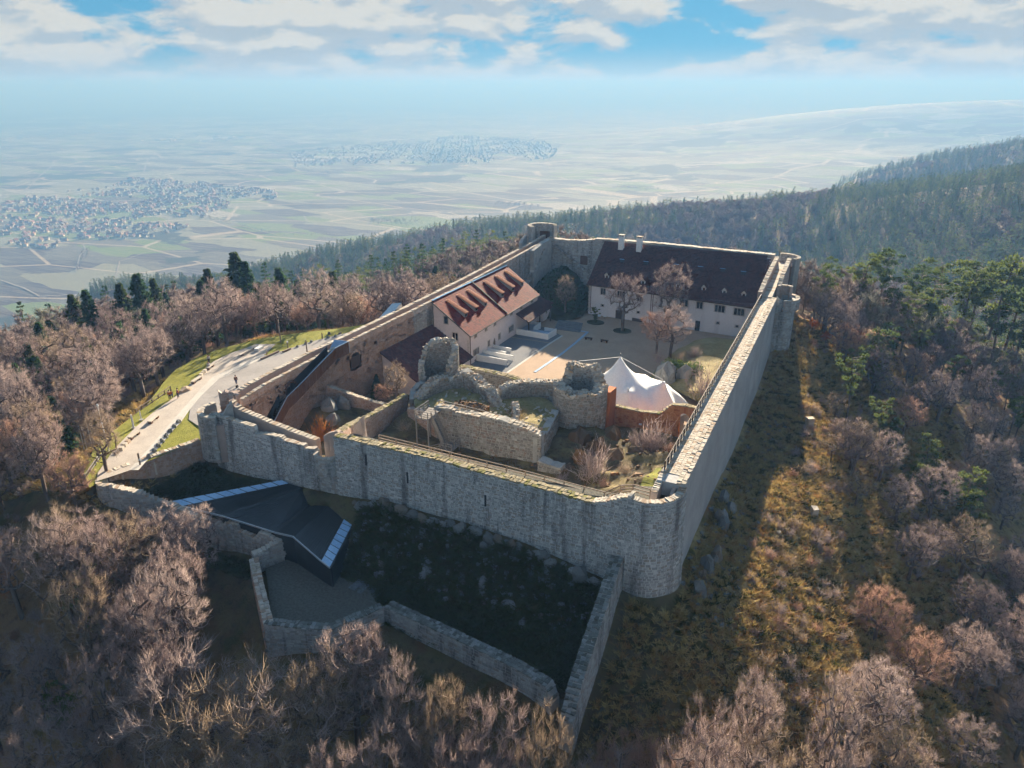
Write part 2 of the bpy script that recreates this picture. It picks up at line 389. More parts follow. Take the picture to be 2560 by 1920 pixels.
# ------------------------------------------------------------------ terrain
PLAIN = -400.0
CTRL = [
 # path terrace along the left wall
 (-5,-13,4.6),(-13,-2,5),(-16,6,5),(-21,17,5),(-24,34,5),(-14,47,5.6),(-3,5,5),(-3,25,5.2),(-3,45,6),(-3,60,5.5),(-3,80,0),(-3,110,-4),(-12,60,4),(-14,-9,4.6),
 (-26,6,2.5),(-34,22,2.0),(-36,44,2),(-20,-8,1.5),(-50,0,-5),(-60,40,-5),(-30,75,-7),(-60,110,-18),(-30,115,-13),(-15,95,-8),(-12,75,-3),(-20,-25,-4),(-100,40,-12),(-140,60,-28),(-50,-30,-14),(-100,-20,-24),(-110,110,-22),(-60,160,-16),
 (-180,120,-70),(-300,100,-150),(-600,200,-300),(-1000,400,-398),(-200,-100,-110),(-600,-200,-330),
 # lists in front of the wall
 (2,-2,1.0),(12,-1.5,1.4),(22,-1.5,1.8),(30,-1.2,3.0),(42,-1.2,2.8),(50,-1.2,2.0),(58,-1.2,0.6),(0,-7,0.2),(10,-6,-1.0),(24,-8,-2.4),(33,-8,-2.2),(42,-8,-2.2),(52,-8,-2.6),(58,-9,-2.8),
 (30,-14,-2.9),(24,-13,-2.6),(34,-16,-3),(45,-12,-3),(56,-13,-3.2),
 (28,-24,-7.5),(40,-20,-6.5),(56,-20,-7),(14,-17,-5),(7,-14,-2.8),(-3,-17,1.5),(62,-10,-4),(66,-1,-1.2),(70,-12,-7.5),(80,-6,-10),(92,0,-15),(104,10,-22),(62,-40,-22),(30,-45,-22),(0,-32,-13),(77,-65,-34),(40,-80,-40),(110,-40,-40),
 # right-hand slope
 (67,8,-0.8),(67,25,-1.2),(67,45,-3),(67,70,-2.4),(70,90,0.2),(67,110,1.5),(74,10,-4),(76,30,-4),(77,48,-3.6),(76,66,-2.6),(80,36,-5),(84,20,-9),(88,45,-9),(86,70,-6),(82,95,-2.5),(95,30,-15),(98,60,-14),(97,90,-9),(115,50,-25),(118,95,-20),(90,125,-5),(130,20,-36),(150,80,-34),(200,40,-60),
 # behind
 (60,122,2),(30,122,4),(0,122,2),(60,150,-8),(20,150,-6),(-20,145,-4),(85,165,-16),(120,150,-22),(60,200,-28),(0,210,-26),(100,230,-44),(160,220,-46),(220,200,-60),(75,335,-72),(110,330,-66),(160,330,-56),(0,300,-66),(-80,280,-62),(-150,300,-95),(-60,200,-26),(230,360,-50),
 (-250,450,-135),(-330,480,-140),(-100,560,-112),(0,560,-104),(90,560,-74),(180,500,-52),(300,480,-40),
 # wooded spur
 (-160,803,-92),(-72,822,-84),(-3,831,-74),(54,834,-66),(118,760,-46),(185,700,-28),(300,640,-5),(450,600,10),(-250,773,-106),(-339,733,-111),(-422,683,-127),(-480,640,-136),(-534,595,-149),(-580,550,-164),(-660,452,-158),(-760,520,-210),(-905,624,-330),
 (60,1100,-175),(-120,1100,-240),(-400,1000,-300),(-700,900,-370),(200,1050,-110),(-100,1500,-380),(-600,1300,-398),(323,1515,-42),(168,1532,-78),(35,1534,-125),(500,1450,-5),(430,1100,-60),(100,1950,-330),(400,2000,-260),(900,1500,20),(-200,2000,-400),(-1200,1200,-400),(-1600,0,-400),(-1200,-900,-400),(0,-1200,-350),(900,-600,-250),(900,400,-40),(300,2600,-395),(-800,2400,-400),(1200,2600,-380),(1800,1500,-100),
]
_c = np.array(CTRL, float); _c[:14, 2] -= 0.45   # the terrace sheets lie on top
def _phi(d, c=5.0): return np.sqrt(d * d + c * c)
_D = np.hypot(_c[:, None, 0] - _c[None, :, 0], _c[:, None, 1] - _c[None, :, 1])
_n = len(_c); _A = np.zeros((_n + 1, _n + 1)); _A[:_n, :_n] = _phi(_D); _A[:_n, _n] = 1; _A[_n, :_n] = 1
_w = np.linalg.solve(_A, np.concatenate([_c[:, 2], [0.0]]))
def _vn(x, y, s):
    """cheap smooth value noise, -1..1"""
    x = x / s; y = y / s; xi = np.floor(x); yi = np.floor(y); fx = x - xi; fy = y - yi
    fx = fx * fx * (3 - 2 * fx); fy = fy * fy * (3 - 2 * fy)
    def h(a, b): v = np.sin(a * 127.1 + b * 311.7) * 43758.5453; return (v - np.floor(v)) * 2 - 1
    return (h(xi, yi) * (1 - fx) + h(xi + 1, yi) * fx) * (1 - fy) + (h(xi, yi + 1) * (1 - fx) + h(xi + 1, yi + 1) * fx) * fy
def height(x, y):
    x = np.atleast_1d(np.asarray(x, float)); y = np.atleast_1d(np.asarray(y, float))
    z = np.full(x.shape, _w[_n])
    for i in range(_n): z = z + _w[i] * _phi(np.hypot(x - _c[i, 0], y - _c[i, 1]))
    r = np.hypot(x - 50, y - 40)
    k = np.clip((r - 1500) / 1200, 0, 1); k = k * k * (3 - 2 * k)
    z = np.maximum(z, PLAIN + 3 * _vn(x, y, 300)); z = z * (1 - k) + PLAIN * k
    # low vineyard hills far to the right, rolling foothills before them
    for cx, cy, sx, sy, h in HILLS: z = z + h * np.exp(-((x - cx) / sx) ** 2 - ((y - cy) / sy) ** 2)
    rough = np.clip((r - 75) / 100, 0, 1)
    z = z + rough * (0.8 * _vn(x, y, 9) + 2.0 * _vn(x + 31, y, 31) * (z > PLAIN + 40)) + 0.22 * _vn(x, y, 2.7) * np.clip(1 - r / 400, 0, 1)
    # level ground inside the walls
    inside = np.clip(np.minimum.reduce([x - 1.5, 65 - x, y - 1, 113 - y]) / 1.0, 0, 1)
    yard = np.where(y > 34, -1.6, 0.2)
    return z * (1 - inside) + yard * inside
HILLS = [(-100, 6700, 1700, 1100, 205), (1700, 6600, 1700, 1500, 200), (3800, 8200, 2500, 2000, 300), (-300, 4600, 900, 700, 45), (1500, 4200, 900, 900, 90), (-6500, 22000, 9000, 2500, 330), (4000, 26000, 15000, 3000, 420), (-24000, 20000, 9000, 6000, 330), (-14000, 13500, 5000, 1200, 90)]
def hz(x, y): return float(height([x], [y])[0])

N = 460
_t = np.linspace(-1, 1, N); _sx = 46.0 * np.sinh(7.6 * _t) + 45.0; _sy = 46.0 * np.sinh(7.6 * _t) + 35.0
gx, gy = np.meshgrid(_sx, _sy); gz = height(gx.ravel(), gy.ravel())
gv = np.stack([gx.ravel(), gy.ravel(), gz], 1)
gi = np.arange(N * N).reshape(N, N)
gf = np.stack([gi[:-1, :-1], gi[:-1, 1:], gi[1:, 1:], gi[1:, :-1]], -1).reshape(-1, 4)
me = bpy.data.meshes.new('ground'); me.from_pydata(gv.tolist(), [], gf.tolist())
me.polygons.foreach_set('use_smooth', [True] * len(gf)); me.update()

def mat_ground():
    m = newmat('ground'); t, b = bsdf(m); p = pos(t)
    sep = t.new('ShaderNodeSeparateXYZ'); t.link(p, sep.inputs[0])
    # hill: leaf litter, dry grass, moss
    c = t.mix(t.ramp(t.noise(p, 0.06, 5, 0.6), 0.40, 0.62), (0.26, 0.155, 0.075), (0.42, 0.31, 0.145))
    c = t.mix(t.ramp(t.noise(p, 0.16, 5, 0.65), 0.52, 0.66), c, (0.12, 0.11, 0.035))
    c = t.mix(t.ramp(t.noise(p, 0.9, 6, 0.7), 0.48, 0.72), c, (0.085, 0.055, 0.035))
    c = t.mix(t.math('MULTIPLY', t.ramp(t.noise(p, 0.11, 4, 0.6), 0.60, 0.70), 0.7), c, (0.42, 0.17, 0.06))
    # forest floor away from the castle
    rr = t.vmath('LENGTH', t.vmath('MULTIPLY', t.vmath('SUBTRACT', p, (45, 35, 0)), (1, 1, 0)))
    c = t.mix(t.math('MULTIPLY', t.ramp(rr.node.outputs['Value'], 110.0, 190.0), 0.75), c, (0.085, 0.062, 0.042))
    # the lists and the foot of the walls in front: dark moss and earth
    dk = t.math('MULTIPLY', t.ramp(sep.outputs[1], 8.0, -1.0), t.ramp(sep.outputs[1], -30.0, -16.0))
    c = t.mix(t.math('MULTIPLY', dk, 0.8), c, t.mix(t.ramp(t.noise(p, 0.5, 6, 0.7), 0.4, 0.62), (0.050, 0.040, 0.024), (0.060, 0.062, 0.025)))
    # plain: parcels of bare earth, vines, young wheat
    mp = t.new('ShaderNodeMapping'); t.link(p, mp.inputs[0]); mp.inputs['Rotation'].default_value = (0, 0, 0.55); mp.inputs['Scale'].default_value = (1 / 260.0, 1 / 120.0, 0.0)
    wob = t.vmath('ADD', mp.outputs[0], t.vmath('SCALE', t.new('ShaderNodeTexNoise').outputs[1], 0.0))
    v1 = t.new('ShaderNodeTexVoronoi', distance='CHEBYCHEV'); t.link(wob, v1.inputs['Vector']); v1.inputs['Scale'].default_value = 1.0; v1.inputs['Randomness'].default_value = 0.75
    sc = t.new('ShaderNodeSeparateColor'); t.link(v1.outputs['Color'], sc.inputs[0])
    f = t.mix(t.ramp(sc.outputs[0], 0.35, 0.40), (0.13, 0.12, 0.10), (0.24, 0.245, 0.175))
    f = t.mix(t.math('GREATER_THAN', sc.outputs[1], 0.70), f, (0.075, 0.055, 0.05))
    f = t.mix(t.math('GREATER_THAN', sc.outputs[2], 0.74), f, (0.15, 0.21, 0.05))
    f = t.mix(t.math('GREATER_THAN', sc.outputs[2], 0.93), f, (0.38, 0.36, 0.31))
    # strips inside the parcels
    mp2 = t.new('ShaderNodeMapping'); t.link(p, mp2.inputs[0]); mp2.inputs['Rotation'].default_value = (0, 0, 0.55); mp2.inputs['Scale'].default_value = (1 / 320.0, 1 / 28.0, 0.0)
    v2 = t.new('ShaderNodeTexVoronoi', distance='CHEBYCHEV'); t.link(mp2.outputs[0], v2.inputs['Vector']); v2.inputs['Randomness'].default_value = 0.6
    sc2 = t.new('ShaderNodeSeparateColor'); t.link(v2.outputs['Color'], sc2.inputs[0])
    f = t.mix(t.math('MULTIPLY', t.ramp(sc2.outputs[0], 0.3, 0.8), 0.40), f, (0.22, 0.21, 0.16))
    # parcel edges: farm tracks
    ve = t.new('ShaderNodeTexVoronoi', feature='DISTANCE_TO_EDGE'); t.link(mp.outputs[0], ve.inputs['Vector']); ve.inputs['Randomness'].default_value = 0.75
    ve.inputs['Scale'].default_value = 0.55
    f = t.mix(t.math('MULTIPLY', t.ramp(ve.outputs['Distance'], 0.022, 0.010), 0.8), f, (0.44, 0.38, 0.30))
    # hedges and copses
    f = t.mix(t.ramp(t.noise(p, 0.0016, 9, 0.62), 0.585, 0.61), f, (0.045, 0.05, 0.03))
    wd = t.math('MULTIPLY', t.ramp(t.vmath('LENGTH', p), 7500.0, 12000.0) if False else t.ramp(t.math('SUBTRACT', t.math('MULTIPLY', sep.outputs[1], 0.5), sep.outputs[0]), 10500.0, 14500.0), 0.16)
    f = t.mix(t.ramp(t.math('ADD', t.noise(p, 0.0007, 7, 0.6), wd), 0.58, 0.61), f, (0.035, 0.045, 0.03))
    low = t.ramp(t.math('ADD', sep.outputs[2], t.math('MULTIPLY', t.noise(p, 0.004, 4), 90.0)), -290.0, -270.0)
    far = t.ramp(sep.outputs[1], 2600.0, 3000.0)
    hill = t.math('MULTIPLY', low, t.math('SUBTRACT', 1.0, far))
    c = t.mix(hill, f, c)
    finish(t, b, c, 0.95, t.noise(p, 3.0, 6, 0.7), 0.15, 0.1)
    return m
me.materials.append(mat_ground())
link('ground', me, kind='structure')

# haze: one even body of air round everything, its top just above the camera
hm = newmat('haze'); ht = NT(hm.node_tree); ht.n.clear()
ho = ht.new('ShaderNodeOutputMaterial'); hv = ht.new('ShaderNodeVolumePrincipled')
hv.inputs['Color'].default_value = (0.108, 0.235, 0.47, 1); hv.inputs['Absorption Color'].default_value = (0.30, 0.20, 0.02, 1); hv.inputs['Density'].default_value = 3.6e-4
hv.inputs['Anisotropy'].default_value = 0.14
ht.link(hv.outputs[0], ho.inputs['Volume'])
hb = MB(); hb.box((45, 35, -160), (96000, 96000, 560))
hobj = hb.build('haze', hm, kind='stuff', label='thin blue daylight haze over the plain and hills')

def sheet(name, poly, z, mat, parent=None, sub=1.5, **tg):
    """flat sheet over a polygon, cut into a grid so that it can follow z(x, y)"""
    xs = [p[0] for p in poly]; ys = [p[1] for p in poly]
    def inside(x, y):
        c = False; j = len(poly) - 1
        for i in range(len(poly)):
            if (poly[i][1] > y) != (poly[j][1] > y) and x < (poly[j][0] - poly[i][0]) * (y - poly[i][1]) / (poly[j][1] - poly[i][1]) + poly[i][0]: c = not c
            j = i
        return c
    import bmesh
    bm = bmesh.new(); f = bm.faces.new([bm.verts.new((p[0], p[1], 0)) for p in poly])
    for ax, lo, hi in ((0, min(xs), max(xs)), (1, min(ys), max(ys))):
        k = lo + sub
        while k < hi:
            co = [0, 0, 0]; no = [0, 0, 0]; co[ax] = k; no[ax] = 1
            bmesh.ops.bisect_plane(bm, geom=bm.verts[:] + bm.edges[:] + bm.faces[:], plane_co=co, plane_no=no); k += sub
    if callable(z):
        zz = z(np.array([v.co.x for v in bm.verts]), np.array([v.co.y for v in bm.verts]))
        for v, q in zip(bm.verts, np.broadcast_to(zz, (len(bm.verts),))): v.co.z = float(q)
    else:
        for v in bm.verts: v.co.z = z
    bmesh.ops.recalc_face_normals(bm, faces=bm.faces)
    if sum(fc.normal.z for fc in bm.faces) < 0: bmesh.ops.reverse_faces(bm, faces=bm.faces)
    for fc in bm.faces: fc.smooth = True
    m_ = bpy.data.meshes.new(name); bm.to_mesh(m_); bm.free(); m_.materials.append(mat)
    return link(name, m_, parent, **tg)

# ------------------------------------------------------------------ terrace and path outside the left wall
def zpath(x, y): return 5.30 + 0.012 * np.maximum(0, np.asarray(y) - 20) - 0.02 * np.maximum(0, -8 - np.asarray(y))
TERR = [(-4,-15.5),(-8.5,-13),(-12.5,-8.5),(-15.3,-3.5),(-17,1),(-19,6),(-24,13),(-27,18.5),(-28.5,24),(-28,30),(-25.5,37),(-20.5,43.5),(-14.8,49.5),(-8,58),(0.8,62),(0.8,2),(-1.5,-1),(-4,-12)]
sheet('lawn', TERR, lambda x, y: zpath(x, y) + 0.10 * _vn(x, y, 4) - 0.03, M['lawn'], kind='structure')
sheet('path', [(-4.4,-14.2),(-6.2,-12.6),(-10.2,-6.8),(-13.2,-1.1),(-15.4,4),(-17.6,11),(-21,17.9),(-23.8,23.8),(-24.3,28.4),(-23.4,34.5),(-20,36),(-18.0,31),(-18.1,22.7),(-18.1,18.5),(-16.5,15.2),(-13.7,9.8),(-11.1,4.9),(-8.4,0),(-5.2,-5.8),(-2.9,-10.5)], lambda x, y: zpath(x, y) + 0.10, M['path_gravel'], kind='structure')
sheet('forecourt', [(-8.3,4.1),(-11.6,7.5),(-13.6,11.1),(-15.7,15.7),(-17,18.3),(-16.8,21.3),(-16.9,25.5),(-17.1,30.4),(-16,34.5),(-14.9,39.3),(-12.6,45.3),(-8,54),(-3,61.5),(0.5,61.5),(0.5,3),(-5,3)], lambda x, y: zpath(x, y) + 0.104, M['asphalt'], kind='structure')
sheet('pavement', [(-3.05,-10.5),(-5.4,-5.8),(-8.6,0),(-11.3,4.9),(-13.9,9.8),(-16.7,15.2),(-18.3,18.5),(-18.3,22.7),(-18.3,30.6),(-16.9,30.4),(-16.7,25.5),(-16.6,21.3),(-16.6,18.3),(-15.5,15.7),(-13.4,11.1),(-11.4,7.5),(-8.6,3.0),(-7.2,0),(-5.5,-3),(-3.4,-7),(-1.9,-10)][::-1], lambda x, y: zpath(x, y) + 0.112, M['path_pale'], kind='structure')

# ------------------------------------------------------------------ courtyard
def zyard(x, y): return -0.75 * np.clip((np.asarray(y) - 74) / 26, 0, 1)
sheet('courtyard', [(4,35),(64,35),(64,113),(4,113)], lambda x, y: zyard(x, y), M['sand'], kind='structure')
sheet('pebble_bed', [(12.1,54.9),(20.4,54.0),(21.4,68),(21.6,80.4),(15.4,84.6),(12.1,84.6)], lambda x, y: zyard(x, y) + 0.008, M['cobble'], kind='structure')
sheet('kerb', [(20.4,54.0),(20.9,54.0),(22.1,80.3),(21.6,80.4)], lambda x, y: zyard(x, y) + 0.014, M['path_pale'], kind='structure')

# ------------------------------------------------------------------ curtain walls
def arc(cx, cy, r, a0, a1, n, zb, zt):
    return [(cx + r * math.cos(rad(a0 + (a1 - a0) * k / n)), cy + r * math.sin(rad(a0 + (a1 - a0) * k / n)), zb, zt) for k in range(n + 1)]

# front wall, right part (higher) -- the line runs A->B, right-hand face looks out to the front
fw = thing('front_curtain_wall', 'long rubble stone curtain wall across the front, in blue shade', 'castle wall', (43, 0, 0))
FR_ = [(22.2,0,0.4,10.75),(30,0,1.6,10.8),(37,0,1.4,10.8),(43,0,1.2,10.45),(52,0,0.2,10.2),(56.5,0,-0.6,9.9),(58.0,0,-1.0,10.5),(59.6,-0.05,-1.2,11.3),(60.8,-0.1,-1.4,11.9)]
wall_mesh(FR_, 1.1, 0.8, 0.06, 0.012).build('wall_core', M['mortar_front'], fw)
clad(fw, FR_, M['stone'], 0.50, 0.28, 0.04, 0.012, n_single=300, single_at=(58, 0, 6), holes=[(10.6, 11.0, 6.6, 8.4), (21.2, 21.6, 6.0, 8.0), (33.6, 34.0, 5, 7)])
coping(fw, [(p[0], p[1], p[2], p[3] - 0.02) for p in FR_[:-3]], M['coping_moss'], 1.1, 0.05, 0.45, 0.2, 2, 0.06)
coping(fw, [(p[0], p[1], p[2], p[3] - 0.02) for p in FR_[-4:]], M['coping'], 1.1, 0.05, 0.4, 0.2, 2, 0.06)
for x, z in ((33.0, 7.5), (43.6, 7.0), (27.0, 8.6)): mb = MB(); mb.box((x, -0.06, z), (0.22, 0.16, 1.5)); mb.build('arrow_slit', M['metal_dark'], fw)
# wall walk behind it
sheet('wall_walk', [(22.5,1.0),(62,1.0),(62,3.4),(22.5,3.4)], 9.75, M['gravel_dark'], fw)
wall_mesh([(22.5,3.4,2,9.74),(56,3.4,2,9.7),(62,3.4,2,9.6)], -0.5, 1, 0.0).build('walk_retaining_wall', M['mortar'], fw)

# front wall, left part with the broken parapet
fl = thing('front_curtain_wall', 'stained stone curtain wall with broken stepped parapet left of the small turret', 'castle wall', (10, 0, 0))
FL_ = [(1.2,0,1.2,9.95),(3.3,0,0.6,9.65),(4.8,0,0.4,9.7),(4.9,0,0.4,9.55),(8.8,0,0.3,9.35),(8.95,0,0.3,8.1),(10.2,0,0.3,8.6),(13.5,0,0.2,8.75),(13.8,0,0.2,8.4),(17.2,0,0.2,8.3),(17.3,0,0.2,7.9),(18.9,0,0.3,8.2)]
wall_mesh(FL_, 0.75, 0.5, 0.05, 0.02).build('wall_core', M['mortar_front'], fl)
clad(fl, FL_, M['stone'], 0.44, 0.26, 0.025, 0.02)
coping(fl, [(p[0], p[1], p[2], p[3] - 0.02) for p in FL_], M['coping'], 0.75, 0.03, 0.4, 0.14, 1, 0.04)
INP = [(3.0,1.9,1,11.4),(4.4,1.9,1,10.3),(10.2,1.9,1,9.25),(17.6,1.9,1,8.25)]
wall_mesh(INP, 0.9, 0.8, 0.05).build('inner_parapet', M['mortar_warm'], fl)
coping(fl, INP, M['coping'], 0.9, 0.03, 0.6, 0.12, 1, 0.03)
wall_mesh([(2.5,0.7,0,8.2),(18,0.7,0,7.2)], 1.3, 1, 0.02).build('wall_walk', M['mortar'], fl)

# small turret between the two parts
tu = thing('wall_turret', 'small open round turret halfway along the front wall', 'turret', (20.3, 0.4, 0))
TA = arc(20.5, 0.6, 1.75, 190, 350, 14, 5.2, 7.7)
wall_mesh(TA, 0.5, 0.3, 0.05).build('turret_shell', M['mortar'], tu); clad(tu, TA, M['stone'], 0.4, 0.28, 0.025, step=0.2)
TB = [(18.9,2.2,1,9.4),(19.6,2.5,1,9.9),(20.9,2.6,1,10.3),(22.1,2.2,1,10.4),(22.2,0.9,1,10.6)]
wall_mesh(TB, -0.5, 0.4, 0.08).build('turret_back_wall', M['mortar_warm'], tu)
mb = MB(); mb.prism([(19.0,0.0),(22.0,0.0),(22.0,2.4),(19.0,2.4)], 0.3, 6.4); mb.build('turret_base', M['mortar'], tu)
FT = [(18.7,-0.02,0.3,6.3),(22.3,-0.02,0.3,6.3)]; clad(tu, FT, M['stone'], 0.5, 0.3, 0.03)
for x, a in ((19.4, 0.55), (20.5, 0.8), (21.6, 0.55)): mb = MB(); mb.box((x, -0.1 - a / 2, 5.15), (0.35, a, 0.3)); mb.build('corbel', M['stone'], tu)
coping(tu, TA, M['coping'], 0.5, 0.03, 0.4, 0.12)

# left front corner turret
ct = thing('corner_turret', 'ruined round corner turret at the left end of the front wall', 'turret', (1, 1, 3))
CT = arc(1.4, 1.6, 3.0, 150, 300, 12, 3.2, 9.9)
wall_mesh(CT, 0.7, 0.5, 0.15, 0.03).build('turret_shell', M['mortar'], ct); clad(ct, CT, M['stone'], 0.5, 0.3, 0.03, 0.03, step=0.3)
coping(ct, CT, M['coping'], 0.7, 0.04, 0.45, 0.14)
CT2 = arc(1.6, 2.2, 2.3, 60, 150, 7, 5, 11.6); wall_mesh(CT2, 0.6, 0.4, 0.3).build('turret_back_wall', M['mortar_warm'], ct)
clad(ct, CT2, M['stone_warm'], 0.4, 0.3, 0.03, side=1, off=0.6, step=0.3)
mb = MB(); mb.prism([(c[0] * 0.9 + 0.14, c[1] * 0.9 + 0.16) for c in arc(1.4, 1.6, 3.0, 0, 345, 23, 0, 0)], 3, 8.6); mb.build('turret_floor', M['mortar_warm'], ct)
wall_mesh([(2.6,0.4,3,9.9),(3.4,1.9,3,11.4)], -0.5, 0.3, 0.2).build('turret_cross_wall', M['mortar'], ct)

# right front bastion
ba = thing('corner_bastion', 'big rounded corner bastion of coursed rubble at the right end of the front wall', 'bastion', (62, 3, -1))
BA = [(60.6,-0.12,-1.5,11.6)] + arc(61.2, 4.1, 4.3, -78, -6, 10, -1.6, 11.4) + [(65.5,4.6,-1.5,11.6)]
wall_mesh(BA, 0.75, 0.5, 0.06, 0.035).build('bastion_shell', M['mortar_front'], ba)
clad(ba, BA, M['stone'], 0.50, 0.28, 0.04, 0.035, n_single=220, single_at=(62.5, -0.5, 6), step=0.3)
coping(ba, BA, M['coping'], 0.75, 0.06, 0.32, 0.16, 1, 0.04)
mb = MB(); mb.prism([(59.8,0.8),(62.6,0.9),(64.3,2.4),(64.6,5.6),(62.4,6.0),(59.8,5.0)], -1, 10.3); mb.build('bastion_floor', M['gravel_dark'], ba)
wall_mesh([(62.2,2.2,8,11.6),(62.2,6.6,8,12.1)], -0.7, 0.5, 0.06).build('inner_parapet', M['mortar_warm'], ba)
coping(ba, [(62.2,2.2,8,11.6),(62.2,6.6,8,12.1)], M['coping'], -0.7, -0.02, 0.4, 0.12)
wall_mesh([(64.4,3.0,9,11.3),(64.5,6.2,9,12.0)], 0.35, 0.4, 0.05).build('outer_parapet', M['mortar_warm'], ba)

# right wall: rendered outside, broad stone walk on top
rw = thing('right_curtain_wall', 'long pale rendered curtain wall running away along the right side', 'castle wall', (64, 45, -2))
RW = [(65.35,4.4,-2.2,12.0),(65.35,30,-3.2,12.0),(65.35,60,-4.2,12.0),(65.35,86.5,-2.5,12.0)]
wall_mesh(RW, 3.1, 2.0, 0.0, 0.006).build('wall_body', M['render'], rw)
coping(rw, [(p[0], p[1], p[2], 12.0) for p in RW], M['coping'], 0.95, 0.03, 0.42, 0.16, 2, 0.03, name='outer_coping_stones')
coping(rw, [(64.36, 6.3, 0, 12.0), (64.36, 86.5, 0, 12.0)], M['coping'], 1.95, -0.02, 0.5, 0.05, 4, 0.02, name='walk_paving_stones')
# upper end of the right wall beyond the turret: it climbs to the back corner
ru = thing('right_curtain_wall', 'short climbing stretch of pale wall between the round turret and back corner', 'castle wall', (64, 100, 0))
RU = [(65.35,93,-1.5,13.2),(65.35,98,-1,14.2),(65.35,111,0,15.1)]
wall_mesh(RU, 0.9, 1.0, 0.08).build('outer_parapet', M['mortar_warm'], ru)
coping(ru, RU, M['coping'], 0.9, 0.04, 0.5, 0.14)
RU2 = [(64.4,86,-1,12.2),(64.4,93,-1,12.6),(64.4,111,0,13.9)]
wall_mesh(RU2, 1.7, 1.0, 0.0).build('wall_walk', M['coping'], ru)
RU3 = [(62.65,84.5,0,13.3),(62.65,97,0,14.6),(62.65,111,0,15.2)]
wall_mesh(RU3, 0.9, 0.6, 0.15, steps=True).build('inner_parapet', M['mortar_warm'], ru)
coping(ru, RU3, M['coping'], 0.9, 0.02, 0.5, 0.14)

# round turret on the right wall
rt = thing('wall_turret', 'half round stone turret bulging from the right wall near its far end', 'turret', (66, 91, -2))
RT = [(65.3,87.2,-3,12.2)] + arc(65.8, 90.4, 3.0, -80, 88, 14, -3, 11.2) + [(65.3,93.5,-3,12.4)]
wall_mesh(RT, 0.8, 0.5, 0.12, 0.0).build('turret_shell', M['mortar'], rt)
clad(rt, RT, M['stone'], 0.5, 0.32, 0.035, step=0.3)
RTH = arc(65.9, 90.4, 3.6, -75, 80, 14, 9.2, 11.4); wall_mesh(RTH, 0.8, 0.5, 0.15).build('turret_head', M['mortar_warm'], rt)
clad(rt, RTH, M['stone'], 0.5, 0.32, 0.035, step=0.3); coping(rt, RTH, M['coping'], 0.8, 0.03, 0.5, 0.15)
RT2 = arc(66.2, 91.9, 1.5, 10, 190, 8, 10, 13.2); wall_mesh(RT2, 0.6, 0.4, 0.25, 0.0).build('turret_back_wall', M['mortar_warm'], rt); clad(rt, RT2, M['stone_warm'], 0.4, 0.28, 0.03, side=1, off=0.6, step=0.3); coping(rt, RT2, M['coping'], 0.6, 0.03, 0.4, 0.15)
mb = MB(); mb.prism([(c[0], c[1]) for c in arc(65.8, 90.4, 2.5, -85, 85, 12, 0, 0)], -1, 10.4); mb.build('turret_floor', M['gravel_dark'], rt)

# back corner on the right
cb = thing('corner_turret', 'low rounded turret at the far right back corner of the castle', 'turret', (64, 113, 0))
CB = arc(63.6, 112.2, 3.6, -40, 110, 12, 0, 15.2); wall_mesh(CB, 0.7, 0.5, 0.06).build('turret_shell', M['mortar'], cb)
clad(cb, CB, M['stone'], 0.5, 0.3, 0.03, side=1, off=0.7, step=0.3)
coping(cb, CB, M['coping'], 0.7, 0.06, 0.45, 0.14)
mb = MB(); mb.prism([(c[0], c[1]) for c in arc(63.6, 112.2, 3.0, -40, 160, 12, 0, 0)], 0, 13.4); mb.build('turret_floor', M['mortar_warm'], cb)

# back wall
bw = thing('back_curtain_wall', 'grey stone back wall rising above the dark roof of the long building', 'castle wall', (30, 114, 0))
BW = [(4.5,114.4,0,14.1),(9.3,114.3,0,14.0),(13.8,114.2,0,14.3),(18,114,0,15.1),(20.8,113.9,0,15.2),(34,113.4,0,15.4),(48,112.8,0,15.3),(61.5,112.2,0,15.3)]
BWr = [(p[0], p[1], p[2], p[3]) for p in BW]
wall_mesh(BWr, 1.6, 1.2, 0.12, steps=True).build('wall_core', M['mortar'], bw)
clad(bw, [(4.5,114.4,0,14.1),(13.8,114.2,0,14.3),(21.0,113.9,6,15.1)], M['stone'], 0.6, 0.34, 0.035, holes=[(8.9, 11.3, 8.0, 10.9)])
coping(bw, BW, M['coping'], 1.6, 0.05, 0.8, 0.16, 1, 0.05)
mb = MB(); mb.box((14.4, 114.16, 9.3), (2.0, 0.24, 2.3)); mb.build('bricked_window', M['metal_rust'], bw)
mb = MB()
for k in range(9):
    a = rad(180 * k / 8); mb.box((14.4 + 1.15 * math.cos(a), 114.06, 10.3 + 0.55 * math.sin(a)), (0.35, 0.3, 0.3), jit=0.03)
mb.build('window_arch', M['stone'], bw)

# back corner tower on the left
dt = thing('corner_tower', 'broken round tower shell at the far left back corner', 'tower', (1, 116, 0))
DT = arc(1.6, 116.2, 3.9, 20, 250, 18, 4, 17.0)
wall_mesh(DT, 0.9, 0.5, 0.12).build('tower_shell', M['mortar'], dt)
clad(dt, DT, M['stone'], 0.55, 0.32, 0.035, side=1, off=0.9, step=0.3, foot=6)
clad(dt, DT, M['stone'], 0.55, 0.32, 0.035, side=-1, step=0.3, foot=6)
coping(dt, DT, M['coping'], 0.9, 0.05, 0.5, 0.2)
wall_mesh([(-2.4,113.4,6,15.0),(-2.1,110.6,6,14.3),(-1.6,108.2,6,13.6)], 0.9, 0.5, 0.35, steps=True).build('broken_parapet', M['mortar'], dt)
mb = MB(); mb.box((1.0, 118.9, 14.1), (3.6, 0.5, 1.9)); mb.build('gun_niche', M['metal_rust'], dt)
mb = MB(); mb.prism([(c[0], c[1]) for c in arc(1.6, 116.2, 3.5, 0, 345, 20, 0, 0)], 3, 12.6); mb.build('tower_floor', M['mortar'], dt)
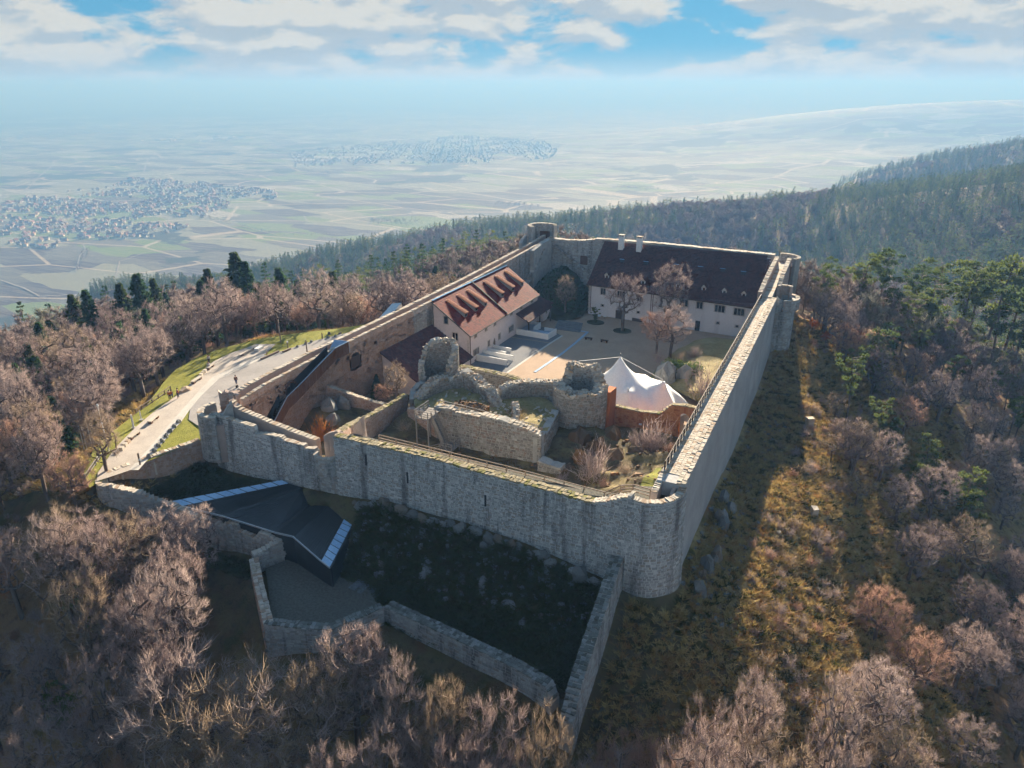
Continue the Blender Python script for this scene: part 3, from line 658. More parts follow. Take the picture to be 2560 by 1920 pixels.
wall_mesh([(3.9,103,3,13.0),(3.95,109,3,13.9),(4.6,113.4,3,14.4)], -1.0, 0.6, 0.06).build('wall_ramp', M['mortar'], dt)
mb = MB()
for k in range(14):   # steps down along the back wall, against the corner
    mb.box((6.5 + k * 0.62, 113.6, 12.6 - k * 0.42), (0.66, 0.9, 0.45), jit=0.03)
mb.build('stair_step_stones', M['stone'], dt, kind='stuff')
mb = MB()
for k in range(20): mb.box((4.6, 109.5 - k * 0.72, 12.2 - k * 0.48), (1.1, 0.74, 0.5), jit=0.03)
mb.build('wall_stair_stones', M['stone'], dt, kind='stuff')

# left wall
lw = thing('left_curtain_wall', 'long pinkish stone wall along the left side of the castle, inner face in view', 'castle wall', (2.5, 55, 0))
LWi = [(3.8,118,0,14.0),(3.8,105,0,13.4),(3.8,90,0,12.9),(3.8,70,0,12.3),(3.8,48,0,12.0),(3.8,47.8,0,12.0),(3.8,20,0,11.9),(3.8,8,0.5,11.5),(3.8,3.6,1,11.0)]
# line runs towards the front: the right-hand face looks outward, the left-hand one into the castle
LWo = [(1.2,y,4.0 if y < 60 else 5.0,zt + 0.25) for (_, y, zb, zt) in LWi]
wall_mesh([(1.95,y,zb,zt - 1.0) for (_, y, zb, zt) in LWi], 1.85, 1.0, 0.02).build('wall_core', M['mortar_warm'], lw)
wall_mesh([(1.2,y,3.0,zt + 0.2) for (_, y, zb, zt) in LWi], 0.75, 0.8, 0.10, steps=True).build('outer_parapet', M['mortar_warm'], lw)
wall_mesh([(3.25,y,zb,zt) for (_, y, zb, zt) in LWi], 0.55, 0.8, 0.05).build('inner_parapet', M['mortar_warm'], lw)
clad(lw, [(3.8,y,zb,zt) for (_, y, zb, zt) in LWi if y > 47.9], M['stone'], 0.46, 0.27, 0.02, side=1, foot=5.0)
clad(lw, [(3.8,y,zb,zt) for (_, y, zb, zt) in LWi if y < 48], M['stone_warm'], 0.46, 0.27, 0.02, side=1, holes=[(16.8, 20.2, 6.6, 9.7)])
coping(lw, [(1.2,y,zb,zt + 0.2) for (_, y, zb, zt) in LWi], M['coping'], 0.75, 0.04, 0.6, 0.12, 1, 0.04, name='outer_coping_stones')
coping(lw, [(3.25,y,zb,zt) for (_, y, zb, zt) in LWi], M['coping'], 0.55, 0.04, 0.6, 0.12, 1, 0.04, name='inner_coping_stones')
mb = MB(); mb.box((3.72, 29.3, 8.0), (0.24, 2.5, 2.0)); mb.build('blind_window', M['wood_dark'], lw)
mb = MB()
for k in range(9):
    a = rad(180 * k / 8); mb.box((3.80, 29.3 + 1.35 * math.cos(a), 9.05 + 0.75 * math.sin(a)), (0.22, 0.4, 0.3), jit=0.03)
mb.build('window_arch', M['stone_warm'], lw)
# two small sheet-metal huts over the outer stair heads
mb = MB(); mb.hexa([(-1.0,42,9.5),(1.15,42,9.5),(1.15,48.2,9.5),(-1.0,48.2,9.5),(-1.0,42,10.6),(1.15,42,10.9),(1.15,48.2,13.2),(-1.0,48.2,12.8)])
mb.build('stair_head_hut', M['metal_light'], **tags('pale grey metal stair head leaning against the left wall', 'stair head'))

# ------------------------------------------------------------------ long building with the dark roof
FLx, FRx = np.array([20.7, 100.7]), np.array([60.8, 97.3])
fdir = (FRx - FLx) / np.hypot(*(FRx - FLx)); fnor = np.array([fdir[1], -fdir[0]]); FANG = math.atan2(fdir[1], fdir[0])
FLEN = float(np.hypot(*(FRx - FLx)))
lb = thing('long_building', 'long whitewashed two-storey building under a great dark tiled roof', 'building', (40, 100, -1))
def fp(u, z, out=0.0): return (FLx[0] + fdir[0] * u + fnor[0] * out, FLx[1] + fdir[1] * u + fnor[1] * out, z)
EL, ER = Vector((20.2, 100.25, 6.75)), Vector((61.1, 96.75, 6.6)); RL, RR_ = Vector((20.2, 113.0, 15.05)), Vector((60.0, 111.6, 15.25))
mb = MB(); mb.prism([(20.7,100.7),(60.8,97.3),(60.8,112),(20.7,113.5)], -2, lambda x, y: 6.95 if y < 105 else 14.6); mb.build('wall', M['plaster_old'], lb)
mb = MB(); q = [EL, ER, RR_, RL]; up = Vector((0, 0, -0.22))
mb.hexa([tuple(v + up) for v in q] + [tuple(v) for v in q]); roof = mb.build('roof', M['tile_dark'], lb)
roof.name = 'roof'
tiles(lb, EL, ER, RL, M['tile_dark'], 0.42, 0.45)
rn = (ER - EL).cross(RL - EL).normalized(); rv = (RL - EL).normalized()
def window(parent, c, ang, w, h, lights, frame=M['frame_stone'], deep=0.12, name='window', glass=M['glass'], fw=0.14):
    """stone surround, mullions and dark panes; c = centre on the wall face"""
    cs, sn = math.cos(ang), math.sin(ang); n = (sn, -cs)
    mb = MB()
    def loc(u, z, o): return (c[0] + cs * u + n[0] * o, c[1] + sn * u + n[1] * o, c[2] + z)
    for u, z, ww, hh in ((0, h / 2 + fw / 2, w + 2 * fw, fw), (0, -h / 2 - fw / 2, w + 2 * fw + .1, fw), (-w / 2 - fw / 2, 0, fw, h), (w / 2 + fw / 2, 0, fw, h)):
        mb.box(loc(u, z, 0.03), (ww, 0.10, hh), ang)
    for k in range(1, lights): mb.box(loc(-w / 2 + w * k / lights, 0, 0.02), (0.13, 0.08, h), ang)
    o = mb.build(name, frame, parent)
    for k in range(lights):
        g = MB(); g.box(loc(-w / 2 + w * (k + .5) / lights, 0, 0.008), (w / lights - 0.13, 0.02, h - 0.02), ang); g.build('pane', glass, o)
for u, z, w, n in ((3.75,5.4,1.3,2),(8.35,5.3,1.9,3),(13.1,5.1,1.3,2),(24.0,5.4,1.5,2),(27.5,5.35,1.4,2),(32.1,5.2,2.3,3),(36.4,5.1,2.3,3)):
    window(lb, fp(u, z), FANG, w, 1.5, n)
for u, z in ((3.75,1.9),(13.0,1.55),(32.0,1.85),(36.3,1.75)): window(lb, fp(u, z), FANG, 0.7, 0.45, 1)
window(lb, fp(1.3, 0.6), FANG, 0.5, 0.7, 1)
mb = MB(); mb.box(fp(8.1, 0.05, 0.04), (1.6, 0.12, 2.5), FANG); mb.build('door', M['wood_dark'], lb)
mb = MB(); mb.box(fp(12.9, -0.5, 0.05), (2.6, 0.14, 1.0), FANG); mb.build('shaded_niche', M['wood_dark'], lb)  # dark board standing in for the shade in a low niche
mb = MB(); mb.box(fp(27.45, 0.45, 0.04), (1.1, 0.12, 2.4), FANG); mb.build('door', M['glass'], lb)
for u in (16.0, 16.45): mb = MB(); mb.bar(fp(u, -0.6, 0.1), fp(u, 6.5, 0.1), 0.12); mb.build('drainpipe', M['metal_rust'], lb)
mb = MB(); mb.bar(fp(0.6, -0.2, 0.1), fp(0.6, 6.5, 0.1), 0.12); mb.build('drainpipe', M['metal_rust'], lb)
mb = MB()
for k in range(14): mb.box(fp(0.12 + 0.1 * (k % 2), 0.1 + k * 0.46, 0.012), (0.5 - 0.15 * (k % 2), 0.05, 0.36), FANG)
mb.build('quoin_stones', M['frame_stone'], lb, kind='stuff')
mb = MB(); mb.bar(EL + Vector((0, -0.12, -0.1)), ER + Vector((0, -0.12, -0.1)), 0.18); mb.build('gutter', M['wood_dark'], lb)
# small gabled dormers along the eave
for (x, y, z) in ((24.6,102.4,8.4),(33.9,101.4,8.2),(42.3,101.0,8.4),(48.3,100.6,8.4),(53.0,100.2,8.3),(57.3,99.8,8.2)):
    c = Vector((x, y, z)) - Vector((0, 0, 0.25)); mb = MB()
    mb.box(c + Vector((0, 0.6, 0.45)), (0.95, 1.4, 0.95), FANG); d = mb.build('dormer', M['plaster_old'], lb)
    g = MB(); a, b_ = fdir * 0.75, -fnor
    f0 = np.array([x, y]) - b_ * 0.35; f1 = np.array([x, y]) + b_ * 2.0
    zz = c.z + 0.85; pts = lambda f: [(f[0] - a[0], f[1] - a[1], zz), (f[0] + a[0], f[1] + a[1], zz), (f[0], f[1], zz + 0.75)]
    g.add(pts(f0) + pts(f1), [(0, 1, 2), (0, 3, 4, 1), (1, 4, 5, 2), (2, 5, 3, 0), (5, 4, 3)]); g.build('dormer_roof', M['tile_dark'], d)
    g = MB(); f0 = f0 + fnor * 0.02; zz -= 0.02; a = fdir * 0.70; pp = pts(f0); pp2 = pts(f0 + fnor * 0.04); g.add(pp2, [(0, 1, 2)]); g.build('dormer_gable', M['frame_stone'], d)
    g = MB(); g.box((c.x + fnor[0] * 0.13, c.y + fnor[1] * 0.13, c.z + 0.48), (0.55, 0.03, 0.6), FANG); g.build('pane', M['metal_rust'] if R.random() < .6 else M['glass'], d)
# propped-open roof windows with blue skins
for (x, y, z) in ((26.7,106.9,11.4),(32.8,106.5,11.5),(40.2,106.3,11.6),(46.0,106.0,11.7),(51.2,105.6,11.8),(55.9,105.1,11.7)):
    mb = MB(); c = Vector((x, y, z)); u = Vector((fdir[0], fdir[1], 0))
    q = [c - u * .55 + rn * .06, c + u * .55 + rn * .06, c + u * .55 + rv * 1.0 + rn * .06, c - u * .55 + rv * 1.0 + rn * .06]
    mb.hexa([tuple(p_ - rn * .05) for p_ in q] + [tuple(p_ + rn * .05) for p_ in q]); s = mb.build('roof_window', M['metal_dark'], lb)
    mb = MB(); lid = (rv * 0.55 + rn * 0.42)
    top = c + rv * 1.0 + rn * 0.14; q = [top - u * .6, top + u * .6, top + u * .6 - rv * 0.75 + rn * 0.62, top - u * .6 - rv * 0.75 + rn * 0.62]
    mb.hexa([tuple(p_) for p_ in q] + [tuple(p_ + rn * .04) for p_ in q]); mb.build('open_sash', M['blue_skin'], s)
for (x, y) in ((25.2, 110.9), (29.9, 110.5)):
    mb = MB(); mb.box((x, y, 15.2), (1.25, 0.95, 3.6), FANG); ch = mb.build('chimney', M['white_paint'], lb)
    for k in (-1, 0, 1):
        for j in (-1, 1): mb = MB(); mb.box((x + k * .48, y + j * .34, 17.12), (0.16, 0.16, 0.3), FANG); mb.build('chimney_leg', M['coping'], ch)
    mb = MB(); mb.box((x, y, 17.34), (1.5, 1.2, 0.16), FANG); mb.build('chimney_cap', M['coping'], ch)
    mb = MB(); mb.box((x, y, 17.08), (1.0, 0.6, 0.18), FANG); mb.build('chimney_mouth', M['metal_dark'], ch)
# outside stair at the right end
st = thing('outside_stair', 'steep outside stair with blue rail at the right end of the long building', 'stair', (60, 95, 0))
for k in range(14): mb = MB(); mb.box((58.9 + k * 0.17, 94.2 + k * 0.12, 0.2 + k * 0.3), (1.0, 0.5, 0.12), 0.5); mb.build('step', M['wood_dark'], st)
mb = MB(); mb.bar((58.2, 94.6, 1.0), (60.4, 96.3, 5.2), 0.09); mb.bar((58.2, 94.6, 0.0), (58.2, 94.6, 1.0), 0.08); mb.build('handrail', M['blue_skin'], st)

# ------------------------------------------------------------------ house with the red roof
ho_ = thing('red_roofed_house', 'pale pink house under a steep red tiled roof, leaning on the left wall', 'house', (8, 70, 0))
HX0, HX1, HY0, HY1 = 4.2, 12.1, 54.7, 88.8
mb = MB(); mb.add([(HX0,HY0,-.5),(HX1,HY0,-.5),(HX1,HY0,6.35),(HX0,HY0,11.9),(HX0,HY1,-.5),(HX1,HY1,-.5),(HX1,HY1,6.35),(HX0,HY1,11.9)],
    [(0,1,2,3),(5,4,7,6),(1,5,6,2),(4,0,3,7)]); mb.build('wall', M['plaster'], ho_)
for (y0, y1, dz) in ((HY0 - 0.35, 71.2, 0.0), (71.2, HY1 + 0.2, -0.12)):
    e0, e1, r0 = Vector((12.55, y0, 6.22 + dz)), Vector((12.55, y1, 6.22 + dz)), Vector((4.0, y0, 12.2 + dz)); r1 = Vector((4.0, y1, 12.2 + dz))
    mb = MB(); mb.hexa([tuple(v - Vector((0, 0, .2))) for v in (e0, e1, r1, r0)] + [tuple(v) for v in (e0, e1, r1, r0)]); mb.build('roof', M['tile_red'], ho_)
    tiles(ho_, e0, e1, r0, M['tile_red'], 0.36, 0.42)
mb = MB(); mb.bar((12.6, 71.2, 6.3), (4.0, 71.2, 12.32), 0.28, 0.3); mb.build('party_wall_coping', M['wood_dark'], ho_)
mb = MB(); mb.bar((12.6, HY0 - .35, 6.15), (4.0, HY0 - .35, 12.12), 0.14, 0.22); mb.build('bargeboard', M['wood_dark'], ho_)
mb = MB(); mb.bar((12.68, HY0 - .3, 6.12), (12.68, HY1, 6.0), 0.16); mb.build('gutter', M['wood_dark'], ho_)
mb = MB(); mb.bar((12.25, HY0 + .15, -.2), (12.25, HY0 + .15, 6.1), 0.12); mb.build('drainpipe', M['metal_rust'], ho_)
mb = MB(); mb.bar((4.05, HY0, 12.35), (4.05, HY1, 12.25), 0.35, 0.12); mb.build('ridge_flashing', M['blue_skin'], ho_)
for y in (58.8, 63.3, 67.5, 75.6, 81.2, 86.3):      # long shed dormers
    mb = MB(); w = 0.62
    mb.add([(9.3,y-w,8.3),(9.3,y+w,8.3),(5.4,y+w,11.1),(5.4,y-w,11.1),(9.3,y-w,9.45),(9.3,y+w,9.45),(5.2,y+w,11.4),(5.2,y-w,11.4)],
           [(0,1,5,4),(1,2,6,5),(3,0,4,7)]); d = mb.build('dormer', M['wood_grey'], ho_)
    mb = MB(); q = [Vector((9.55,y-w-.06,9.42)),Vector((9.55,y+w+.06,9.42)),Vector((4.9,y+w+.06,11.62)),Vector((4.9,y-w-.06,11.62))]
    mb.hexa([tuple(v - Vector((0,0,.1))) for v in q] + [tuple(v) for v in q]); mb.build('dormer_roof', M['tile_pale'], d)
    nr = 0
    for i in range(5):
        mb = MB()
        for j in range(11):
            a = q[0] + (q[1] - q[0]) * (i + .5) / 5 + (q[3] - q[0]) * (j + .5) / 11
            mb.box((a.x, a.y, a.z + 0.035), (0.42, 0.20, 0.06), 0)
        mb.build('tile_row', M['tile_pale'], d)
    mb = MB(); mb.box((9.33, y, 9.0), (0.04, 0.95, 0.65)); mb.build('pane', M['glass'], d)
PX = math.pi / 2
for y, n in ((57.4,2),(62.0,2),(66.1,2),(74.3,2),(79.4,2),(85.5,2)): window(ho_, (HX1, y, 5.55), PX, 0.95, 1.1, n)
for y, w, n in ((57.5,2.4,4),(63.2,0.95,2),(68.2,0.95,2),(74.1,2.4,4)): window(ho_, (HX1, y, 1.95), PX, w, 1.25, n)
mb = MB()
mb.add([(12.16,65.2,.0),(12.16,66.2,.0),(12.16,66.2,1.5),(12.16,65.95,2.1),(12.16,65.7,2.35),(12.16,65.45,2.1),(12.16,65.2,1.5)], [(0,1,2,3,4,5,6)]); mb.build('door', M['wood'], ho_)
window(ho_, (7.0, HY0, 8.7), 0, 0.95, 1.5, 1); window(ho_, (9.0, HY0, 5.55), 0, 1.2, 1.5, 2)
mb = MB()
for k in range(12): mb.box((HX1 - 0.22 - 0.08 * (k % 2), HY0 - 0.012, 0.3 + k * 0.42), (0.4 - .15 * (k % 2), 0.05, 0.3))
mb.build('quoin_stones', M['frame_stone'], ho_, kind='stuff')
mb = MB(); mb.box((HX1 + 0.01, 57.0, 0.25), (0.06, 0.5, 0.35)); mb.build('cellar_vent', M['metal_dark'], ho_)
# canopy over the far door
ca = thing('canopy', 'dark tiled lean-to canopy on posts beside the far end of the red-roofed house', 'canopy', (14, 83, 0))
q = [Vector((15.3,76.6,3.1)),Vector((15.3,90.6,3.1)),Vector((12.12,90.6,4.7)),Vector((12.12,76.6,4.7))]
mb = MB(); mb.hexa([tuple(v - Vector((0,0,.14))) for v in q] + [tuple(v) for v in q]); mb.build('roof', M['tile_dark'], ca)
tiles(ca, q[0], q[1], q[3], M['tile_dark'], 0.4, 0.42)
for y in (77.2, 83.5, 90.0): mb = MB(); mb.box((15.0, y, 1.3), (0.2, 0.2, 3.5)); mb.build('post', M['wood_dark'], ca)
mb = MB(); mb.box((15.0, 83.5, 2.95), (0.18, 13.6, 0.2)); mb.build('beam', M['wood_dark'], ca)
ax = thing('annex', 'small white annex at the far end of the red-roofed house', 'building', (9, 92, 0))
mb = MB(); mb.prism([(5,88.9),(13.5,88.9),(13.5,94),(5,94)], -1, 3.0); mb.build('wall', M['plaster'], ax)
q = [Vector((14.0,88.6,2.9)),Vector((14.0,94.4,2.9)),Vector((5,94.4,5.4)),Vector((5,88.9,5.4))]
mb = MB(); mb.hexa([tuple(v - Vector((0,0,.15))) for v in q] + [tuple(v) for v in q]); mb.build('roof', M['tile_dark'], ax)
tiles(ax, q[0], q[1], q[3], M['tile_dark'], 0.4, 0.42); window(ax, (13.5, 91, 1.5), PX, 0.6, 0.8, 1)
# lean-to in front of the gable
le = thing('lean_to', 'low shed with a broad dark red tiled roof sloping down from the left wall', 'shed', (8, 46, 0))
q = [Vector((12.9,36.4,2.0)),Vector((12.9,54.6,2.0)),Vector((3.85,54.6,7.25)),Vector((3.85,36.4,7.4))]
mb = MB(); mb.hexa([tuple(v - Vector((0,0,.18))) for v in q] + [tuple(v) for v in q]); mb.build('roof', M['tile_dark'], le)
M['tile_maroon'] = mat_pieces('maroon_roof_tile', (0.095, 0.040, 0.040), (0.15, 0.062, 0.055), (0.075, 0.038, 0.04), 0.85, 0.3, (0.06, 0.035, 0.035), 0.01, lichen=(0.15, 0.12, 0.11))
tiles(le, q[0], q[1], q[3], M['tile_maroon'], 0.36, 0.42)
mb = MB(); mb.add([(4,36.8,0),(12.3,36.8,0),(12.3,36.8,2.2),(4,36.8,7.0),(4,54.5,0),(12.3,54.5,0),(12.3,54.5,2.2)], [(0,1,2,3),(1,5,6,2)]); mb.build('wall', M['plaster'], le)
window(le, (12.3, 50.5, 1.0), PX, 0.7, 0.8, 1)
mb = MB(); mb.bar((13.0,36.4,1.9),(13.0,54.6,1.9),0.14); mb.build('gutter', M['wood_dark'], le)

# ------------------------------------------------------------------ white access ramps before the house
def ramp(label, x0, x1, y0, y1, h, gap=1.3):
    r = thing('access_ramp', label, 'ramp', ((x0 + x1) / 2, y0, 0), 'white ramps before the house')
    for y in (y0, y1):
        mb = MB(); mb.hexa([(x0,y-.12,-.2),(x1,y-.12,-.2),(x1,y+.12,-.2),(x0,y+.12,-.2),(x0,y-.12,h+.2),(x1,y-.12,h),(x1,y+.12,h),(x0,y+.12,h+.2)]); mb.build('side_wall', M['white_paint'], r)
    mb = MB(); mb.hexa([(x0,y0+.12,-.1),(x1,y0+.12,-.1),(x1,y1-.12,-.1),(x0,y1-.12,-.1),(x0,y0+.12,h-.3),(x1,y0+.12,.06),(x1,y1-.12,.06),(x0,y1-.12,h-.3)]); mb.build('ramp_floor', M['path_pale'], r)
    mb = MB(); mb.box((x1 + .005, y0, h * .62), (0.04, 0.2, 0.3)); mb.build('lamp', M['metal_dark'], r)
ramp('long white walled ramp nearest the gable of the red-roofed house', 12.2, 19.0, 57.6, 60.4, 1.2)
ramp('short white walled ramp before the arched door of the house', 12.2, 16.4, 62.6, 65.0, 0.9)
rp = thing('access_ramp', 'wide white walled terrace ramp beside the dark canopy', 'ramp', (16, 78, 0), 'white ramps before the house')
for (x0, y0, x1, y1, h) in ((12.4,76.6,20.1,76.0,1.25),(20.1,76.0,20.3,80.3,1.25),(15.2,79.6,15.2,83.4,1.2),(20.3,80.3,17.5,80.6,1.1),(12.4,83.4,15.2,83.4,1.1)):
    an = math.atan2(y1 - y0, x1 - x0); mb = MB(); mb.box(((x0+x1)/2,(y0+y1)/2,h/2-.2), (math.hypot(x1-x0,y1-y0)+.22, .22, h+.4), an); mb.build('side_wall', M['white_paint'], rp)
mb = MB(); mb.prism([(12.4,76.7),(20,76.2),(20.1,80.2),(15.3,79.7),(15.1,83.2),(12.4,83.2)], -.3, 0.5); mb.build('ramp_floor', M['drain_steel'], rp)
# drain channel, steps, benches in the yard
mb = MB()
for (a, b_) in (((25.4,56.6),(26.3,68.7)),((26.3,68.7),(26.4,76)),((26.4,76),(26.0,85.6)),((26.0,85.6),(22.6,85.4))): mb.bar((*a, 0.03 + float(zyard(0, a[1]))), (*b_, 0.03 + float(zyard(0, b_[1]))), 0.55, 0.07)
mb.build('drain_channel', M['drain_steel'], **tags('pale steel drain channel running across the sandy courtyard', 'drain'))
sp = thing('garden_steps', 'broad dark steps at the back of the courtyard below the mound', 'steps', (21, 86, 0))
for k in range(5): mb = MB(); mb.box((21.4 - 0.2 * k, 84.8 + 0.9 * k, -0.2 + 0.16 * k), (6.0, 0.95, 0.3), 0.02); mb.build('step', M['cobble'], sp)
for (x, y, l) in ((28.1, 80.1, 'stone slab bench in the courtyard, nearer the drain channel'), (31.8, 79.9, 'stone slab bench in the courtyard, farther from the drain channel')):
    b0 = thing('yard_bench', l, 'bench', (x, y, -0.2), 'courtyard benches')
    mb = MB(); mb.box((x, y, 0.28), (1.7, 0.6, 0.14)); mb.build('seat', M['wood_dark'], b0)
    for s in (-.6, .6): mb = MB(); mb.box((x + s, y, 0.02), (0.2, 0.5, 0.4)); mb.build('leg', M['wood_dark'], b0)
for (x, y, l) in ((25.0, 93.8, 'round planting bed under the leftmost courtyard tree by the long building'), (32.8, 89.9, 'round planting bed under the slim courtyard tree')):
    mb = MB(); mb.prism([(x + 2.1 * math.cos(rad(a)), y + 1.9 * math.sin(rad(a))) for a in range(0, 360, 20)], -1, float(zyard(x, y)) + 0.18); mb.build('planting_bed', M['dark_soil'], **tags(l, 'planting bed', 'planting beds in the courtyard'))
# cafe furniture in the shade of the long building
for i, (x, y) in enumerate(((23.2,98.0),(24.6,97.6),(26.0,97.9))):
    t_ = thing('cafe_table', ['small dark cafe table nearest the corner of the long building', 'middle small dark cafe table before the long building', 'small dark cafe table nearest the brown door'][i], 'table', (x, y, -.7), 'cafe tables by the long building')
    mb = MB(); mb.prism([(x + .45 * math.cos(rad(a)), y + .45 * math.sin(rad(a))) for a in range(0, 360, 30)], -0.02, 0.04); mb.build('table_top', M['white_paint'] if i else M['metal_dark'], t_)
    mb = MB(); mb.bar((x, y, -.7), (x, y, 0), 0.08); mb.build('leg', M['metal_dark'], t_)

# ------------------------------------------------------------------ inner ward (front third of the castle)
IW = np.array([(30,6,3),(40,6,3),(50,6,3),(58,6,5),(61,8,6.8),(60.5,14,6.2),(61,22,6),(60.5,28,4.5),(57,30,3.2),(50,31,3.2),(52,24,4.2),(56,20,4.4),(48,18,3.8),(45,13,3),(38,13,3),(30,13,3.4),(26,10,3.4),(23.5,7,4.2),(22.5,13,5),(21.5,20,5.8),
 (8,8,1),(12,12,.6),(7,13,1),(13,18,.7),(6,18,4.2),(8,20,3.6),(9.5,21,2.4),(6,27,.8),(12,30,.9),(14.5,26,2),(10,34,.3),(5,5,2),(17,6,1.2),(18,28,4),(30,38,.0),(45,38,.2),(60,38,1.5),(20,37,.2),(5,38,0),(41,30,5),(45,30,5),(47.5,27,5)], float)
def zward(x, y):
    x = np.asarray(x, float); y = np.asarray(y, float); d2 = (x[..., None] - IW[:, 0]) ** 2 + (y[..., None] - IW[:, 1]) ** 2 + 0.3
    w = 1 / d2 ** 1.6; z = (w * IW[:, 2]).sum(-1) / w.sum(-1)
    return z + 0.35 * _vn(x, y, 2.3) + 0.18 * _vn(x + 9, y, 0.9)
M['ward'] = mat_grass('rough_ward_turf', (0.10, 0.075, 0.045), (0.20, 0.155, 0.07), (0.06, 0.05, 0.03))
sheet('inner_ward', [(3.8,3.5),(62.3,3.5),(62.3,36),(3.8,36)], zward, M['ward'], kind='structure', sub=0.6)
sheet('keep_platform', [(22.5,18.4),(43,18),(42.5,26),(38,31.5),(33,30),(27,29.5),(21,29),(20,22)], lambda x, y: 7.0 + 0.35 * _vn(x, y, 2.0) + 0.2 * _vn(x, y, .8), M['straw_grass'], kind='structure', sub=0.6)
sheet('grass_patch', [(58.2,10.5),(61.6,8.2),(62.0,17),(58.8,19)], lambda x, y: zward(x, y) + 0.08, M['lawn'], kind='structure', sub=0.6)

kw = thing('keep_wall', 'long squared-stone front wall of the ruined keep behind the railing', 'ruin wall', (35, 17, 3))
KW = [(26.8,17,2.0,8.7),(29.5,17,2.0,8.9),(30,17,2.0,8.6),(34,17,2.0,8.6),(34.3,17,2.0,8.9),(37,17,2.0,8.7),(40,17,2.0,8.4),(42,17,2.0,8.0),(43.3,17,2.0,7.4)]
wall_mesh(KW, 1.3, 0.6, 0.25).build('wall_core', M['mortar'], kw); clad(kw, KW, M['stone_keep'], 0.55, 0.34, 0.035, n_single=160, single_at=(42, 17, 6), foot=0.6)
coping(kw, KW, M['coping'], 1.3, 0.0, 0.5, 0.16, 2, 0.06)
KW2 = [(43.3,17,1.5,7.2),(43.0,21,2,6.9),(42.2,26.5,3,7.2)]
wall_mesh(KW2, 1.1, 0.6, 0.2).build('side_wall', M['mortar'], kw); clad(kw, KW2, M['stone_keep'], 0.5, 0.32, 0.035)
KW3 = [(21.0,18.6,2.5,6.8),(24,17.6,2.3,7.4),(26.8,17,2.2,7.8)]
wall_mesh(KW3, 1.0, 0.6, 0.15).build('left_wall', M['mortar_warm'], kw); clad(kw, KW3, M['stone_warm'], 0.5, 0.3, 0.03)
wall_mesh([(43.6,15.4,1.5,4.6),(47,15.2,1.5,4.4)], 1.6, 0.6, 0.15).build('buttress', M['mortar'], kw); clad(kw, [(43.6,15.4,1.5,4.6),(47,15.2,1.5,4.4)], M['stone_keep'], 0.5, 0.32, 0.03)

kt = thing('keep_tower', 'round ruined tower of the keep, hollow at the top', 'tower', (44, 30.5, 3.5))
def ringz(a): return 10.0 + (2.1 if 62 < a < 150 else 0.0) + 0.25 * math.sin(a * 0.11) + (0.8 if 40 < a <= 62 else 0)
KT = [(44 + 4.1 * math.cos(rad(a)), 30.5 + 4.1 * math.sin(rad(a)), 2.5, ringz(a % 360)) for a in range(0, 361, 8)]
wall_mesh(KT, 1.9, 0.5, 0.3).build('tower_shell', M['mortar'], kt)
clad(kt, KT, M['stone_keep'], 0.5, 0.32, 0.04, n_single=120, single_at=(45.4, 26.6, 8), step=0.3)
KTi = [(44 + 2.2 * math.cos(rad(a)), 30.5 + 2.2 * math.sin(rad(a)), 5, ringz(a % 360)) for a in range(0, 361, 8)]
clad(kt, KTi, M['stone_keep'], 0.45, 0.3, 0.03, side=1, step=0.2)
coping(kt, KT, M['coping'], 1.9, 0.0, 0.34, 0.32, 4, 0.14, name='rubble_top')
mb = MB(); mb.prism([(44 + 2.3 * math.cos(rad(a)), 30.5 + 2.3 * math.sin(rad(a))) for a in range(0, 360, 20)], 3, 6.2); mb.build('tower_floor', M['dark_soil'], kt)

rd = thing('red_wall', 'low orange sandstone wall with an arched doorway between the round tower and right wall', 'ruin wall', (54, 34, 2))
RD = [(47.0,34,1.5,6.0),(49,34,1.5,6.1),(52,34,1.2,5.95),(55.4,34,1.5,6.2),(57.0,34,2,7.9),(58.35,34,2,8.1)]
wall_mesh(RD, 0.8, 0.5, 0.06).build('wall_core', M['stone_red'], rd); clad(rd, RD, M['stone_red'], 0.42, 0.26, 0.025); coping(rd, RD, M['coping_moss'], 0.8, 0.06, 0.4, 0.16)
wall_mesh([(59.75,34,2,8.1),(62.2,34,2,8.15)], 0.8, 0.5, 0.05).build('pier', M['stone_red'], rd); clad(rd, [(59.75,34,2,8.1),(62.2,34,2,8.15)], M['stone_red'], 0.42, 0.26, 0.025)
mb = MB()
for k in range(7):
    a0, a1 = rad(180 * k / 7), rad(180 * (k + 1) / 7); c0, s0, c1, s1 = math.cos(a0), math.sin(a0), math.cos(a1), math.sin(a1)
    q = [(59.05 + .72 * c0, 34, 6.3 + .7 * s0), (59.05 + .72 * c0, 34.8, 6.3 + .7 * s0), (59.05 + .72 * c1, 34.8, 6.3 + .7 * s1), (59.05 + .72 * c1, 34, 6.3 + .7 * s1)]
    x0, x1 = 59.05 + .72 * c0, 59.05 + .72 * c1
    mb.hexa(q + [(x0, 34, 8.1), (x0, 34.8, 8.1), (x1, 34.8, 8.1), (x1, 34, 8.1)])
mb.build('arch', M['stone_red'], rd); coping(rd, [(58.3,34,0,8.1),(62.2,34,0,8.15)], M['coping_moss'], 0.8, 0.06, 0.4, 0.16)
mb = MB(); mb.hexa([(47.4,30.5,3),(48.5,30.5,3),(48.5,34.2,3),(47.4,34.2,3),(47.4,30.5,9.6),(48.5,31.2,9.6),(48.5,34.2,9.3),(47.4,34.2,9.3)]); mb.build('tower_buttress', M['stone_red'], rd)
for x, z in ((48.2, 4.6), (52.6, 4.0)): mb = MB(); mb.box((x, 33.96, z), (0.45, 0.1, 0.25)); mb.build('white_plaque', M['white_paint'], rd)

